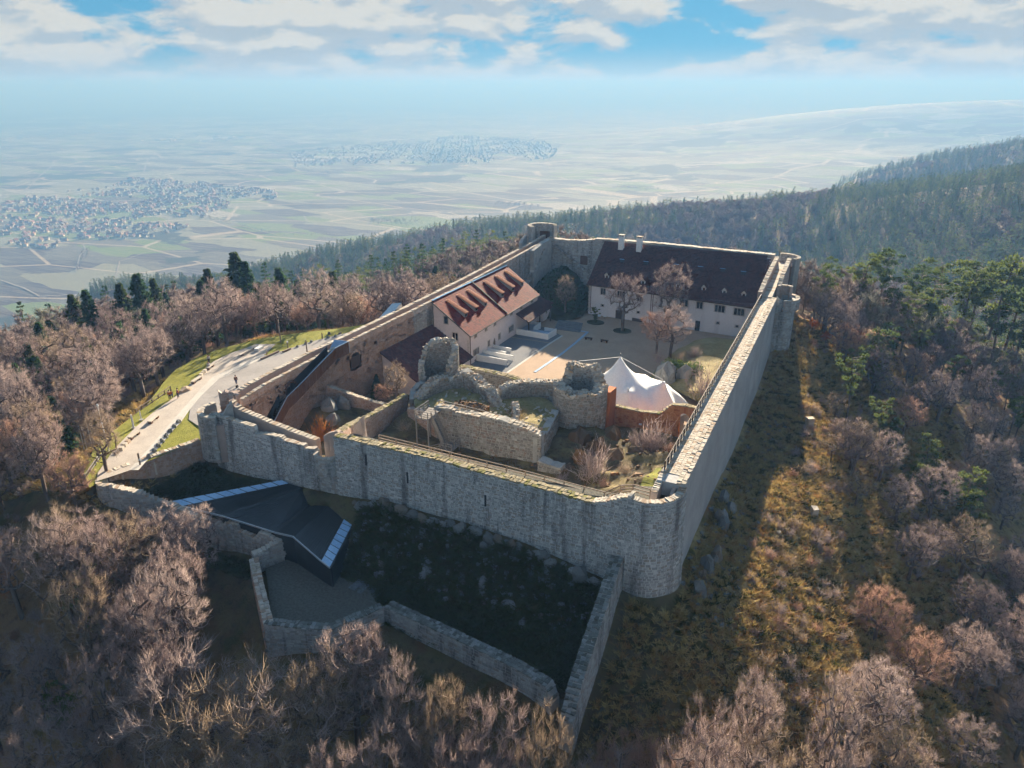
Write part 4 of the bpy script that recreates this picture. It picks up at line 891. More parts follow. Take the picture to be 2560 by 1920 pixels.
cw = thing('chapel_wall', 'thick rubble wall bent round a vault niche on the keep platform', 'ruin wall', (26, 27, 6))
CW = [(21.0,22.2,5,7.0),(21.7,24,5,8.0),(22.2,26.2,5,8.9),(23.4,28.4,5.5,8.3),(24.8,29.3,5.5,9.2),(26.4,28.6,5.5,9.0),(28.4,27.4,6,8.3),(30.2,26.1,6,8.6),(31.5,24.9,6,7.8),(32.4,24.0,6,6.9)]
wall_mesh(CW, 1.7, 0.5, 0.4).build('wall_core', M['mortar'], cw); clad(cw, CW, M['stone_keep'], 0.42, 0.3, 0.05); clad(cw, CW, M['stone_keep'], 0.42, 0.3, 0.05, side=1, off=1.7)
coping(cw, CW, M['coping'], 1.7, 0.05, 0.36, 0.34, 4, 0.16, name='rubble_top')
cn = thing('platform_wall', 'short rubble wall joining the round tower to the keep platform', 'ruin wall', (36, 30, 6))
CN = [(32.6,27.2,5.5,8.4),(33.6,28.8,5.5,9.0),(35.5,30.4,5.5,9.2),(40.2,31.3,5,9.4)]
wall_mesh(CN, 1.4, 0.5, 0.4).build('wall_core', M['mortar'], cn); clad(cn, CN, M['stone_keep'], 0.42, 0.3, 0.05); coping(cn, CN, M['coping'], 1.4, 0.02, 0.36, 0.25, 3, 0.1, name='rubble_top')
sb = thing('wall_stub', 'low broken stub of wall in the middle of the keep platform', 'ruin wall', (36.5, 22, 6.5))
SB = [(35.4,24.6,6,8.0),(36.2,23.2,6,8.3),(37.2,21.5,6,7.7),(37.4,19.8,6,7.3)]
wall_mesh(SB, 0.9, 0.4, 0.35).build('wall_core', M['mortar_warm'], sb); clad(sb, SB, M['stone_warm'], 0.4, 0.28, 0.05); coping(sb, SB, M['coping'], 0.9, 0.03, 0.35, 0.3, 2, 0.12, name='rubble_top')
SB2 = [(27.8,20.6,6,7.7),(30.4,21.2,6,7.9),(32.8,20.7,6,7.5)]
wall_mesh(SB2, 1.4, 0.4, 0.3).build('rubble_bank', M['ward'], sb); coping(sb, SB2, M['rock_brown'], 1.4, 0.1, 0.4, 0.4, 3, 0.16, name='bank_rubble')
bk = thing('yard_wall', 'moss-topped wall between the keep ruins and the courtyard', 'ruin wall', (26, 36, 0))
BK = [(19.6,36.6,-.5,6.6),(20.2,36.6,-.5,7.1),(26,36.4,-.5,7.0),(30,36,-.5,6.9),(33.5,35,0,6.6),(35,34,1,6.2)]
wall_mesh(BK, 1.2, 0.6, 0.1).build('wall_core', M['mortar'], bk); clad(bk, BK, M['stone_keep'], 0.45, 0.3, 0.04); coping(bk, BK, M['coping_moss'], 1.2, 0.02, 0.4, 0.2, 2, 0.07)
lt = thing('tower_ruin', 'tall broken half-shell of a tower left of the keep', 'tower', (19.5, 30.5, 2))
def ltz(a):
    pts_ = [(-40,8.5),(-10,11.2),(0,11.9),(30,12.3),(70,12.9),(110,12.8),(150,12.2),(172,11.6),(180,10.2),(205,9.2),(235,7.4)]
    return float(np.interp(a, [p_[0] for p_ in pts_], [p_[1] for p_ in pts_]))
LT = [(19.6 + 3.3 * math.cos(rad(a)), 30.4 + 3.3 * math.sin(rad(a)), 1.5, ltz(a)) for a in range(-40, 236, 7)]
wall_mesh(LT, 0.95, 0.4, 0.75, steps=True).build('tower_shell', M['mortar'], lt); clad(lt, LT, M['stone_keep'], 0.42, 0.3, 0.045, step=0.3); clad(lt, LT, M['stone_keep'], 0.4, 0.3, 0.045, side=1, off=0.95, step=0.3, foot=3)
coping(lt, LT, M['coping'], 0.95, 0.03, 0.35, 0.4, 2, 0.16, name='rubble_top')
mb = MB(); mb.prism([(19.6 + 2.5 * math.cos(rad(a)), 30.4 + 2.5 * math.sin(rad(a))) for a in range(0, 360, 20)], 1.5, 6.0); mb.build('tower_floor', M['dark_soil'], lt)
lt2 = [(17.6,27.7,2,7.6),(17.3,25.2,2,6.8),(18.5,23.0,2,6.4)]; wall_mesh(lt2, 0.9, 0.5, 0.2).build('broken_wall', M['mortar'], lt); clad(lt, lt2, M['stone_keep'], 0.42, 0.3, 0.04)
w1 = thing('low_wall', 'curved streaked low wall stepping down from the left wall stair', 'ruin wall', (9, 23, 1))
W1 = [(3.9,21.3,.2,6.4),(6,22,.2,5.7),(8.5,22.8,.2,4.8),(11,23.8,.2,3.9),(14,24.8,.2,3.3),(17,25.2,.5,3.2)]
wall_mesh(W1, 0.8, 0.5, 0.06).build('wall_core', M['mortar_warm'], w1); clad(w1, W1, M['stone_warm'], 0.45, 0.28, 0.02); coping(w1, W1, M['coping'], 0.8, 0.03, 0.4, 0.14, 1, 0.05)
w2 = thing('low_wall', 'moss-topped cross wall running back from the front wall', 'ruin wall', (18, 12, 1))
W2 = [(21.6,2.6,1,10.2),(20.6,4.6,1,9.4),(19.4,7,.8,8.6),(18.3,13,.8,7.3),(17.7,19,.8,6.5),(17.6,24,1,6.3)]
wall_mesh(W2, 0.9, 0.5, 0.08).build('wall_core', M['mortar_warm'], w2); clad(w2, W2, M['stone_warm'], 0.45, 0.28, 0.02); coping(w2, W2, M['coping_moss'], 0.9, 0.03, 0.4, 0.2, 2, 0.07)
mb = MB(); mb.hexa([(22.4,3.4,6),(24.6,3.4,6),(24.4,4.4,6),(22.6,4.4,6),(22.6,3.5,10.4),(23.9,3.5,12.2),(23.9,4.3,12.2),(22.6,4.3,10.4)]); mb.build('broken_pier', M['mortar_warm'], w2)

# crags and rocks
def crag(mb, c, s, n=9):
    """an angular rock: a jittered low-poly dome"""
    rz = R.uniform(0, 6.28); v = []
    for k in range(n): a = rz + 2 * math.pi * k / n; v.append((c[0] + s[0] * math.cos(a) * R.uniform(.75, 1.1), c[1] + s[1] * math.sin(a) * R.uniform(.75, 1.1), c[2] - s[2] * .4))
    for k in range(n): a = rz + .3 + 2 * math.pi * k / n; f = R.uniform(.5, .9); v.append((c[0] + s[0] * math.cos(a) * f, c[1] + s[1] * math.sin(a) * f, c[2] + s[2] * R.uniform(.25, .85)))
    v.append((c[0] + s[0] * R.uniform(-.25, .25), c[1] + s[1] * R.uniform(-.25, .25), c[2] + s[2] * R.uniform(.85, 1.1)))
    f = []
    for k in range(n): k2 = (k + 1) % n; f += [(k, k2, n + k), (k2, n + k2, n + k), (n + k, n + k2, 2 * n)]
    mb.add(v, f, None)
for i, (x, y, z, sx, sy, sz) in enumerate(((50.2,27.5,4.0,1.6,2.0,2.2),(49.4,23,3.8,1.8,1.8,2.6),(52.6,22,3.6,1.5,1.8,2.0),(48.2,19.8,3.6,1.6,1.5,1.8),(54.5,24.5,3.6,1.5,1.3,1.6),(46.5,24.6,4,2.0,2.4,2.4),(57.0,16.6,4.0,1.5,1.8,1.4),(55.5,12.5,3.4,1.6,1.2,1.1),(52.0,16.5,3.2,1.4,1.2,1.0),(47.6,17.0,3,1.2,1.0,1.2))):
    mb = MB(); crag(mb, (x, y, z), (sx, sy, sz), 10)
    mb.build('crag', M['rock_brown'], **tags('brown angular crag among the rocks below the round keep tower', 'rock', 'crags below the round tower'))
for (x, y, z, sx, sy, sz) in ((6.3,18.5,4.0,1.8,1.6,2.0),(8.2,17.0,2.6,1.5,1.4,1.8),(7.0,21,4.0,1.6,.8,1.6)):
    mb = MB(); crag(mb, (x, y, z), (sx, sy, sz), 10); mb.build('crag', M['rock'], **tags('dark bulging rock under the metal stair of the left wall', 'rock', 'rocks under the stair'))
for (x, y, z, sx, sy, sz) in ((50.5,58.5,2.2,2.2,2.6,3.4),(53.5,60,2.5,1.8,1.6,2.6),(49.6,62.5,1.8,1.8,2.0,2.2)):
    mb = MB(); crag(mb, (x, y, z), (sx, sy, sz), 11); mb.build('crag', M['rock'], **tags('mossy rock beside the white tent', 'rock', 'rocks beside the tent'))

# rubble fallen from the walls
def rubble(name, poly_pts, zf, n, s0, s1, mat, label):
    mb = MB(); k = 0
    x0, x1 = min(p_[0] for p_ in poly_pts), max(p_[0] for p_ in poly_pts); y0, y1 = min(p_[1] for p_ in poly_pts), max(p_[1] for p_ in poly_pts)
    while k < n:
        x, y = R.uniform(x0, x1), R.uniform(y0, y1); k += 1; s = R.uniform(s0, s1)
        mb.box((x, y, float(np.ravel(zf(np.array([x]), np.array([y])))[0]) + s * .2), (s, s * R.uniform(.6, 1), s * R.uniform(.5, .8)), R.uniform(0, 3), jit=s * .18)
    mb.build(name, mat, kind='stuff', label=label)
rubble('platform_rubble', [(23,19),(42,27)], lambda x, y: 7.0 + 0 * x, 260, .12, .42, M['coping'], 'loose rubble strewn over the keep platform')
rubble('ward_rubble', [(24,5),(61,30)], zward, 420, .12, .45, M['rock_brown'], 'loose brown rubble on the floor of the inner ward')
rubble('ditch_rubble', [(27,-7),(58,-1)], height, 380, .15, .6, M['rock'], 'loose grey rubble at the foot of the front wall')
rubble('slope_rubble', [(65.8,2),(72,60)], height, 300, .15, .55, M['rock'], 'loose grey rubble below the right wall')

# ------------------------------------------------------------------ railings, stairs
def railing(parent, pts, h=1.05, step=2.0, levels=(1.0, 0.62, 0.28), mat=None, w=0.10):
    mat = mat or M['wood']; S = []
    for i in range(len(pts) - 1):
        a, b_ = Vector(pts[i]), Vector(pts[i + 1]); n = max(1, round((b_ - a).length / step)); S += [a + (b_ - a) * k / n for k in range(n)]
    S.append(Vector(pts[-1])); pm = None
    for p in S:
        if pm is None: mb = MB(); mb.box((0, 0, h / 2), (w * 1.15, w * 1.15, h)); pm = mb.mesh('post', mat)
        link('post', pm, parent, tuple(p))
    for l in levels:
        mb = MB()
        for i in range(len(pts) - 1): a, b_ = Vector(pts[i]), Vector(pts[i + 1]); mb.bar(a + Vector((0, 0, h * l)), b_ + Vector((0, 0, h * l)), w * .75, w * 1.1)
        mb.build('rail', mat, parent)
r1 = thing('walkway_railing', 'wooden railing along the front wall walk', 'railing', (45, 2.6, 9.7))
railing(r1, [(27.2,2.7,9.75),(45,2.7,9.4),(57.0,2.7,8.9),(58.8,2.7,10.2),(60.0,3.3,10.3),(62.0,3.0,10.35)], 1.1, 2.4)
r2 = thing('walkway_railing', 'long dark wooden railing along the right wall walk', 'railing', (62.6, 45, 12))
railing(r2, [(62.55,6.6,12.02),(62.55,84.5,12.02)], 1.15, 1.6, (1.0, 0.66, 0.32), M['wood_dark'], 0.13)
r3_ = thing('platform_railing', 'wooden railing behind the top of the keep wall', 'railing', (35, 18.6, 7))
railing(r3_, [(26.6,18.5,8.2),(31,18.8,7.9),(36,18.9,7.5),(42,19.2,6.9)], 1.1, 2.2, mat=M['wood_grey'])
ws = thing('wooden_stair', 'grey wooden stair with landings climbing the left end of the keep wall', 'stair', (28, 15, 4))
mb = MB(); mb.prism([(25.8,13.2),(27.9,13.2),(27.9,16.9),(25.8,16.9)], 8.45, 8.6)
for k in range(6): mbk = MB(); mbk.box((26.85, 13.5 + k * .62, 8.66), (2.1, 0.5, 0.06)); mbk.build('board', M['wood_grey'], ws)
mb.build('upper_landing', M['wood_grey'], ws)
for k in range(14): mbk = MB(); mbk.box((28.0 + k * .13, 14.1 - k * .0 + .35, 8.35 - k * .29), (0.36, 1.0, 0.06)); mbk.build('step', M['wood_grey'], ws)
mb = MB()
for y in (13.9, 15.0): mb.bar((27.9, y, 8.5), (29.9, y, 4.4), 0.08, 0.28)
mb.build('stringer', M['wood_grey'], ws)
mb = MB(); mb.prism([(29.7,13.4),(31.4,13.4),(31.4,15.9),(29.7,15.9)], 4.25, 4.4); mb.build('lower_landing', M['wood_grey'], ws)
for (x, y, z) in ((25.9,13.3,8.5),(27.8,13.3,8.5),(25.9,16.8,8.5),(29.8,13.5,4.3),(31.3,13.5,4.3),(31.3,15.8,4.3)): mb = MB(); mb.bar((x, y, z - 5.2 if z > 5 else z - 1.8), (x, y, z), 0.16); mb.build('support_post', M['wood_grey'], ws)
railing(ws, [(27.9,13.2,8.6),(25.8,13.2,8.6),(25.8,16.9,8.6)], 1.1, 1.1, mat=M['wood_grey'], w=.09)
railing(ws, [(28.0,13.9,8.5),(29.9,13.9,4.4)], 1.0, 1.0, mat=M['wood_grey'], w=.08); railing(ws, [(28.0,15.05,8.5),(29.9,15.05,4.4)], 1.0, 1.0, mat=M['wood_grey'], w=.08)
railing(ws, [(29.7,13.4,4.4),(31.4,13.4,4.4),(31.4,15.9,4.4)], 1.0, .9, mat=M['wood_grey'], w=.08)
railing(ws, [(29.7,13.0,4.4),(27.2,12.0,3.5)], 1.0, 1.2, mat=M['wood_grey'], w=.08)
mb = MB(); mb.box((27.4, 16.75, 4.9), (0.55, 0.06, 0.7), 0.15); mb.build('notice_board', M['white_paint'], **tags('small white notice board on the wall under the wooden stair', 'notice board'))

ms = thing('metal_stair', 'brown sheet-metal stair trough climbing the left wall from the lower yard', 'stair', (4.6, 14, 4))
TOPS = [(5.2,4.2),(7.0,6.2),(10.5,9.1),(13.0,9.8),(22.3,12.9),(25.8,12.95)]
for i in range(len(TOPS) - 1):
    (y0, z0), (y1, z1) = TOPS[i], TOPS[i + 1]; n = max(1, round((y1 - y0) / 0.85))
    for k in range(n):
        a, b_ = k / n, (k + 1) / n; ya, yb, za, zb = y0 + (y1 - y0) * a, y0 + (y1 - y0) * b_ - .03, z0 + (z1 - z0) * a, z0 + (z1 - z0) * b_
        mb = MB(); mb.hexa([(5.42,ya,za-2.0),(5.50,ya,za-2.0),(5.50,yb,zb-2.0),(5.42,yb,zb-2.0),(5.42,ya,za),(5.50,ya,za),(5.50,yb,zb),(5.42,yb,zb)]); mb.build('side_panel', M['metal_rust'], ms)
mb = MB()
for i in range(len(TOPS) - 1): mb.bar((5.46, TOPS[i][0], TOPS[i][1] + .03), (5.46, TOPS[i + 1][0], TOPS[i + 1][1] + .03), 0.14, 0.07)
mb.build('top_rail', M['drain_steel'], ms)
mb = MB()
for i in range(len(TOPS) - 1):
    (y0, z0), (y1, z1) = TOPS[i], TOPS[i + 1]; mb.hexa([(3.9,y0,z0-1.9),(5.4,y0,z0-1.9),(5.4,y1,z1-1.9),(3.9,y1,z1-1.9),(3.9,y0,z0-1.25),(5.4,y0,z0-1.25),(5.4,y1,z1-1.25),(3.9,y1,z1-1.25)])
mb.build('stair_flight', M['metal_dark'], ms)
for i in (1, 3):
    (y0, z0), (y1, z1) = TOPS[i], TOPS[i + 1]
    for k in range(12): a = (k + .5) / 12; mb = MB(); mb.box((4.65, y0 + (y1 - y0) * a, z0 + (z1 - z0) * a - 1.2), (1.4, (y1 - y0) / 12 * .8, .08)); mb.build('step', M['metal_dark'], ms)
for i in (1, 3):
    (y0, z0), (y1, z1) = TOPS[i], TOPS[i + 1]
    mb = MB(); mb.hexa([(3.86,y0,z0-1.2),(3.94,y0,z0-1.2),(3.94,y1,z1-1.2),(3.86,y1,z1-1.2),(3.86,y0,z0+.1),(3.94,y0,z0+.1),(3.94,y1,z1+.1),(3.86,y1,z1+.1)]); mb.build('inner_panel', M['metal_dark'], ms)
mb = MB(); mb.hexa([(2.6,24.2,11.5),(5.5,25.8,11.0),(5.5,25.9,11.0),(2.6,25.9,11.5),(2.6,25.8,12.9),(5.5,25.8,12.95),(5.5,25.9,12.95),(2.6,25.9,12.9)]); mb.build('end_panel', M['drain_steel'], ms)
mb = MB()
for k in range(9): a = rad(180 * k / 8); mb.box((3.86, 13.2 + 1.3 * math.cos(a), 8.9 + 1.3 * math.sin(a)), (0.3, 0.45, 0.35), jit=.03)
mb.build('gate_arch', M['metal_rust'], lw)
mb = MB(); mb.box((3.78, 13.2, 8.2), (0.16, 2.3, 2.6)); mb.build('gateway', M['metal_dark'], lw)

# ------------------------------------------------------------------ tent
te = thing('membrane_tent', 'large white peaked membrane tent behind the round keep tower', 'tent', (47, 44, 1))
PK = [(46.0,43.9,10.45,2.7),(53.5,43.3,7.9,1.5),(48.9,39.4,6.5,1.1)]
def ztent(x, y, ex_):
    base = 2.4 + 3.1 * (1 - ex_ ** 4); z = base
    for (a, b_, h, r) in PK:
        d = math.hypot(x - a, y - b_); z = max(z, 0) ; z += (h - 5.2) * math.exp(-d / r)
    return z
ANC = [(39.5,44.5),(42.5,38.6),(46.2,36.6),(50.2,36.4),(54.2,38.2),(56.6,42.2),(57.0,47.8),(54.0,51.6),(49.0,54.4),(43.2,54.2),(39.4,51.2)]
nA = len(ANC); ringp = []
for i in range(nA):
    a, b_ = np.array(ANC[i]), np.array(ANC[(i + 1) % nA]); c = np.array((47.8, 45.2))
    for k in range(6):
        t_ = k / 6; p_ = a + (b_ - a) * t_; p_ = p_ + (c - p_) * 0.10 * math.sin(math.pi * t_); ringp.append(p_)
nr_, nc = 26, len(ringp); tv = []; tf = []
for j in range(nr_ + 1):
    f = j / nr_
    for k in range(nc): p_ = np.array((47.8, 45.2)) * (1 - f) + ringp[k] * f; tv.append((p_[0], p_[1], ztent(p_[0], p_[1], f)))
for j in range(nr_):
    for k in range(nc): k2 = (k + 1) % nc; tf.append((j * nc + k, (j + 1) * nc + k, (j + 1) * nc + k2, j * nc + k2))
mb = MB(); mb.add(tv, tf, 0.5); mb.build('membrane', M['tent'], te, smooth=True)
mb = MB(); o_ = nr_ * nc; sk = [tv[o_ + k] for k in range(nc)]
mb.add(sk + [(q_[0], q_[1], 0.9) for q_ in sk], [(k, nc + k, nc + (k + 1) % nc, (k + 1) % nc) for k in range(nc)], .5); mb.build('side_skirt', M['tent'], te, smooth=True)
for (x, y, h, r) in PK:
    mb = MB(); mb.tube((x, y, h - 1.6), (x, y, h - .2), .75, .26, 12); mb.build('peak_cap', M['tent'], te, smooth=True)
    mb = MB(); mb.tube((x, y, .2), (x, y, h + .75), .09, .05, 6); mb.build('mast', M['metal_dark'], te)
mb = MB(); T0 = PK[0][:2] + (PK[0][2] + .1,)
for q_ in PK[1:3]: mb.bar(T0, q_[:2] + (q_[2] + .1,), 0.045)
mb.bar(T0, (41.0,33.8,12.3), 0.04); mb.bar(PK[2][:2] + (6.5,), (45.6,36.6,5.4), .05); mb.bar(PK[1][:2] + (7.9,), (50.5,47.5,6.0), .05)
mb.build('guy_cables', M['white_paint'], te, kind='stuff')

# ------------------------------------------------------------------ outworks before the front wall
so = thing('loophole_wall', 'stained low wall with tall loopholes at the left of the sunken yard', 'outer wall', (-3, -6, 0))
SO = [(-4.9,-12.2,-1.2,5.25),(-3.2,-6.5,-1.5,5.35),(-1.4,-1.6,-1.5,5.5),(-0.9,-0.6,-1.5,5.6)]
wall_mesh(SO, 0.8, 0.5, 0.04).build('wall_core', M['mortar_warm'], so); clad(so, SO, M['stone_warm'], 0.5, 0.3, 0.025)
coping(so, SO, M['coping'], 0.8, 0.04, 0.5, 0.12, 1, 0.04)
dso = np.array([1.7, 5.7]) / math.hypot(1.7, 5.7); ANS = math.atan2(dso[1], dso[0])
for s, z, h in ((1.6,3.4,2.0),(4.6,3.6,1.9),(5.8,3.6,1.9),(8.0,2.8,.25),(9.3,2.9,.25),(10.6,3.0,.25)):
    mb = MB(); mb.box((-4.9 + dso[0] * s + .07, -12.2 + dso[1] * s, z), (0.22, 0.1, h), ANS); mb.build('loophole', M['coping'], so)  # pale solid boxes; sunlight seen through the slits is put into their colour
to = thing('outwork_turret', 'small horseshoe turret at the near end of the loophole wall', 'turret', (-3.6, -13.2, 0))
TO = arc(-3.4, -13.0, 1.7, 165, 330, 12, -1.5, 5.1)
wall_mesh(TO, 0.6, 0.3, 0.05, 0.04).build('turret_shell', M['mortar'], to); clad(to, TO, M['stone'], 0.45, 0.28, 0.025, 0.04, step=.2); coping(to, TO, M['coping'], 0.6, 0.05, 0.4, 0.12)
ow = thing('outer_wall', 'long low outer wall running below the black folded roof to the broken gate', 'outer wall', (8, -11, -1))
OW = [(-2.2,-14.2,-2,4.9),(1.2,-12.6,-3,3.9),(3.2,-10.9,-4,2.0),(7.7,-10.9,-4,1.5),(12.2,-10.4,-4.5,0.7),(12.8,-10.3,-4.5,1.5),(14.2,-10.1,-4.5,1.4),(14.3,-10.1,-4.5,0.6),(17.0,-9.9,-5,0.1),(17.4,-9.8,-5,1.0),(18.4,-9.7,-5,1.0),(20.4,-9.4,-5,0.1)]
wall_mesh(OW, 0.9, 0.5, 0.06, 0.02).build('wall_core', M['mortar'], ow); clad(ow, OW, M['stone'], 0.5, 0.3, 0.03, 0.02); coping(ow, OW, M['coping'], 0.9, 0.03, 0.45, 0.16, 1, 0.05)
gw = thing('gate_wall', 'thick stub of wall at the broken gate beside the gravel platform', 'outer wall', (20, -10.5, -3))
GW = [(18.7,-12.2,-4,-0.4),(19.2,-11.2,-4,-0.3),(20.6,-9.3,-4,0.6)]
wall_mesh(GW, 1.0, 0.4, 0.08).build('wall_core', M['mortar'], gw); clad(gw, GW, M['stone'], 0.5, 0.3, 0.03); coping(gw, GW, M['coping'], 1.0, 0.03, 0.45, 0.14)
pw = thing('platform_parapet', 'angled parapet wall round the gravel platform', 'outer wall', (25, -17, -3))
PW = [(18.3,-12.6,-6,-0.8),(22,-15.8,-7,-0.9),(27.6,-20.4,-8,-1.0)]
wall_mesh(PW, 1.0, 0.6, 0.04, 0.03).build('wall_core', M['mortar_warm'], pw); clad(pw, PW, M['stone_warm'], 0.5, 0.3, 0.03, 0.03); coping(pw, PW, M['coping'], 1.0, 0.03, 0.45, 0.14, 2, 0.05)
PW2 = [(27.6,-20.4,-8,-1.0),(31,-19.2,-8,-1.2),(34.4,-18.0,-8,-1.2),(37.6,-12.9,-8,-1.0)]
wall_mesh(PW2, 1.0, 0.6, 0.04, 0.03).build('front_wall', M['mortar'], pw); clad(pw, PW2, M['stone'], 0.55, 0.32, 0.03, 0.03); coping(pw, PW2, M['coping_lichen'], 1.0, 0.03, 0.45, 0.14, 2, 0.05)
lo = thing('lower_wall', 'long lichen-topped lower wall below the sunken yard', 'outer wall', (48, -14, -5))
LO = [(37.6,-12.7,-8,-1.0),(45,-13.5,-8,-1.1),(54,-14.6,-8,-1.3),(57.6,-15.2,-8,-1.7),(58.3,-15.5,-8,-3.2)]
wall_mesh(LO, 1.2, 0.6, 0.04, 0.03).build('wall_core', M['mortar'], lo); clad(lo, LO, M['stone'], 0.55, 0.32, 0.03, 0.03, n_single=120, single_at=(55, -15, -3)); coping(lo, LO, M['coping_lichen'], 1.2, 0.03, 0.42, 0.12, 3, 0.05)
wg = thing('wing_wall', 'narrow lichen-topped wing wall sloping down from the corner bastion', 'outer wall', (60, -8, -4))
WG = [(61.2,-17.2,-9,-2.8),(61.0,-14.5,-8,-0.6),(60.7,-8,-6,1.6),(60.4,-0.3,-3,4.3)]
wall_mesh(WG, 1.3, 0.6, 0.06, 0.03).build('wall_core', M['mortar'], wg); clad(wg, WG, M['stone'], 0.55, 0.32, 0.025, 0.03); coping(wg, WG, M['coping_lichen'], 1.3, 0.02, 0.42, 0.14, 3, 0.06)
sheet('gravel_platform', [(19.6,-11.6),(27.7,-19.2),(33.8,-17.0),(36.8,-12.2),(33,-9.5),(29.5,-9.2),(21,-8.6)], lambda x, y: -2.25 + 0.04 * _vn(x, y, 1.5), M['gravel_dark'], kind='structure')
# tumbled rock at the wall foot
for i in range(30):
    x = R.uniform(30, 58); u = R.random(); y = -1.4 - 6.5 * u ** 1.6; s = R.uniform(.25, .7)
    mb = MB(); crag(mb, (x, y, hz(x, y) + .1), (s, s * R.uniform(.6, 1), s * R.uniform(.7, 1.5)), 7)
    mb.build('boulder', M['rock'], **tags('grey boulder on the dark slope below the front wall', 'rock', 'boulders below the front wall'))
for i in range(34):
    x = 25 + i * 1.02 + R.uniform(-.4, .4); y = -0.7 - R.uniform(0, .7); s = R.uniform(.5, 1.2)
    mb = MB(); crag(mb, (x, y, hz(x, -1.4) + R.uniform(-.2, .5)), (s, s * .7, s * R.uniform(.6, 1.3)), 8)
    mb.build('crag', M['rock'], **tags('grey crag of the rock ledge the front wall stands on', 'rock', 'crags of the ledge under the front wall'))
for i in range(14):
    x = R.uniform(66.4, 68.6); y = R.uniform(4, 26); s = R.uniform(.5, 1.3)
    mb = MB(); crag(mb, (x, y, hz(x, y) + .1), (s * .8, s, s * 1.5), 7)
    mb.build('boulder', M['rock'], **tags('grey rock at the shaded foot of the right wall', 'rock', 'rocks at the foot of the right wall'))
for (x, y, z, s, l) in ((75.1,100.6,-1.5,.9,'pale block on the sunlit slope farthest up beside the right wall'),(75.7,60.2,-2.4,1.1,'pale standing block at the edge of the long shadow on the right slope'),(78.6,33.4,-4.4,.8,'pale block lying on the grassy knoll below the shadow tip'),(74.7,24.6,-3.6,.45,'tiny white stone in the shade right of the bastion')):
    zz = hz(x, y); mb = MB(); mb.box((x, y, zz + s * .7), (s * 1.1, s * 1.2, s * 1.5), .4, jit=.15); mb.build('slope_stone', M['coping'], **tags(l, 'stone'))

# museum roof: black folded metal planes between two bands of skylights
mr = thing('folded_roof', 'black folded metal roof with two bluish skylight bands beside the front wall', 'roof', (16, -5, -2))
FRT = [Vector(p_) for p_ in ((2.04,-9.51,1.4),(4.8,-9.76,1.5),(11.61,-9.9,2.0),(19.27,-9.03,1.2),(22.41,-9.24,1.6),(27.56,-10.7,0.7),(29.22,-11.13,0.5))]
BCK = [Vector(p_) for p_ in ((13.1,-.42,2.57),(14.3,-.42,2.31),(16.48,-.42,2.18),(19.34,-.42,1.21),(21.49,-.42,1.47),(23.98,-.42,1.03),(25.56,-.42,.91))]
def plate(f0, f1, b1, b0, name, mat, th=.12, up=0.0):
    mb = MB(); d = Vector((0, 0, th)); u = Vector((0, 0, up)); q = [f0, f1, b1, b0]; mb.hexa([tuple(v - d + u) for v in q] + [tuple(v + u) for v in q]); return mb.build(name, mat, mr)
M['sky_panel'] = mat_plain('sky_coloured_glass', (0.34, 0.55, 0.80), (0.38, 0.60, 0.84), 0.2, 0.10, 0.0, 12, 0.8)  # brightness of the reflected sky is put into the pane colour
for i in range(6):
    glass = i in (0, 5); plate(FRT[i], FRT[i + 1], BCK[i + 1], BCK[i], 'skylight_frame' if glass else 'roof_plane', M['metal_dark'])
    if not glass and i < 5:
        n = 14
        for k in range(1, n):
            a = FRT[i] + (FRT[i + 1] - FRT[i]) * k / n; b_ = BCK[i] + (BCK[i + 1] - BCK[i]) * k / n; mb = MB(); mb.bar(a + Vector((0, 0, .015)), b_ + Vector((0, 0, .015)), 0.035, .04); mb.build('standing_seam', M['metal_dark'], mr)
    if glass:
        n = 10
        for k in range(n):
            g = lambda a, b_, t_: a + (b_ - a) * t_
            ins = .06; t0, t1 = (k + .06) / n, (k + .94) / n
            a0, a1 = g(FRT[i], BCK[i], t0), g(FRT[i], BCK[i], t1); c0, c1 = g(FRT[i + 1], BCK[i + 1], t0), g(FRT[i + 1], BCK[i + 1], t1)
            plate(g(a0, c0, ins), g(a0, c0, 1 - ins), g(a1, c1, 1 - ins), g(a1, c1, ins), 'skylight_pane', M['sky_panel'], .03, .04)
mb = MB()
for a, b_ in zip(FRT[1:], FRT[2:]): mb.bar(a + Vector((0, -.06, .05)), b_ + Vector((0, -.06, .05)), .12, .2)
mb.build('edge_trim', M['metal_light'], mr)
mb = MB()
for a, b_ in zip(FRT[2:], FRT[3:]): mb.hexa([(a.x,a.y+.05,-2.6),(b_.x,b_.y+.05,-2.6),(b_.x,b_.y+.25,-2.6),(a.x,a.y+.25,-2.6),(a.x,a.y+.05,a.z-.12),(b_.x,b_.y+.05,b_.z-.12),(b_.x,b_.y+.25,b_.z-.12),(a.x,a.y+.25,a.z-.12)])
mb.build('glazed_front', M['metal_dark'], mr)
mb = MB(); a, b_ = FRT[6], BCK[6]; mb.hexa([(a.x-.3,a.y+.3,-3),(a.x,a.y+.3,-3),(b_.x,b_.y,-3),(b_.x-.3,b_.y,-3),(a.x-.3,a.y+.3,a.z-.14),(a.x,a.y+.3,a.z-.14),(b_.x,b_.y,b_.z-.14),(b_.x-.3,b_.y,b_.z-.14)]); mb.build('side_wall', M['metal_dark'], mr)
mb = MB(); mb.hexa([(7.2,-10.4,.4),(9.9,-10.4,.2),(9.9,-10.1,.2),(7.2,-10.1,.4),(7.2,-10.4,1.35),(9.9,-10.5,1.0),(9.9,-10.2,1.0),(7.2,-10.1,1.35)]); mb.build('glass_balustrade', M['sky_panel'], mr)
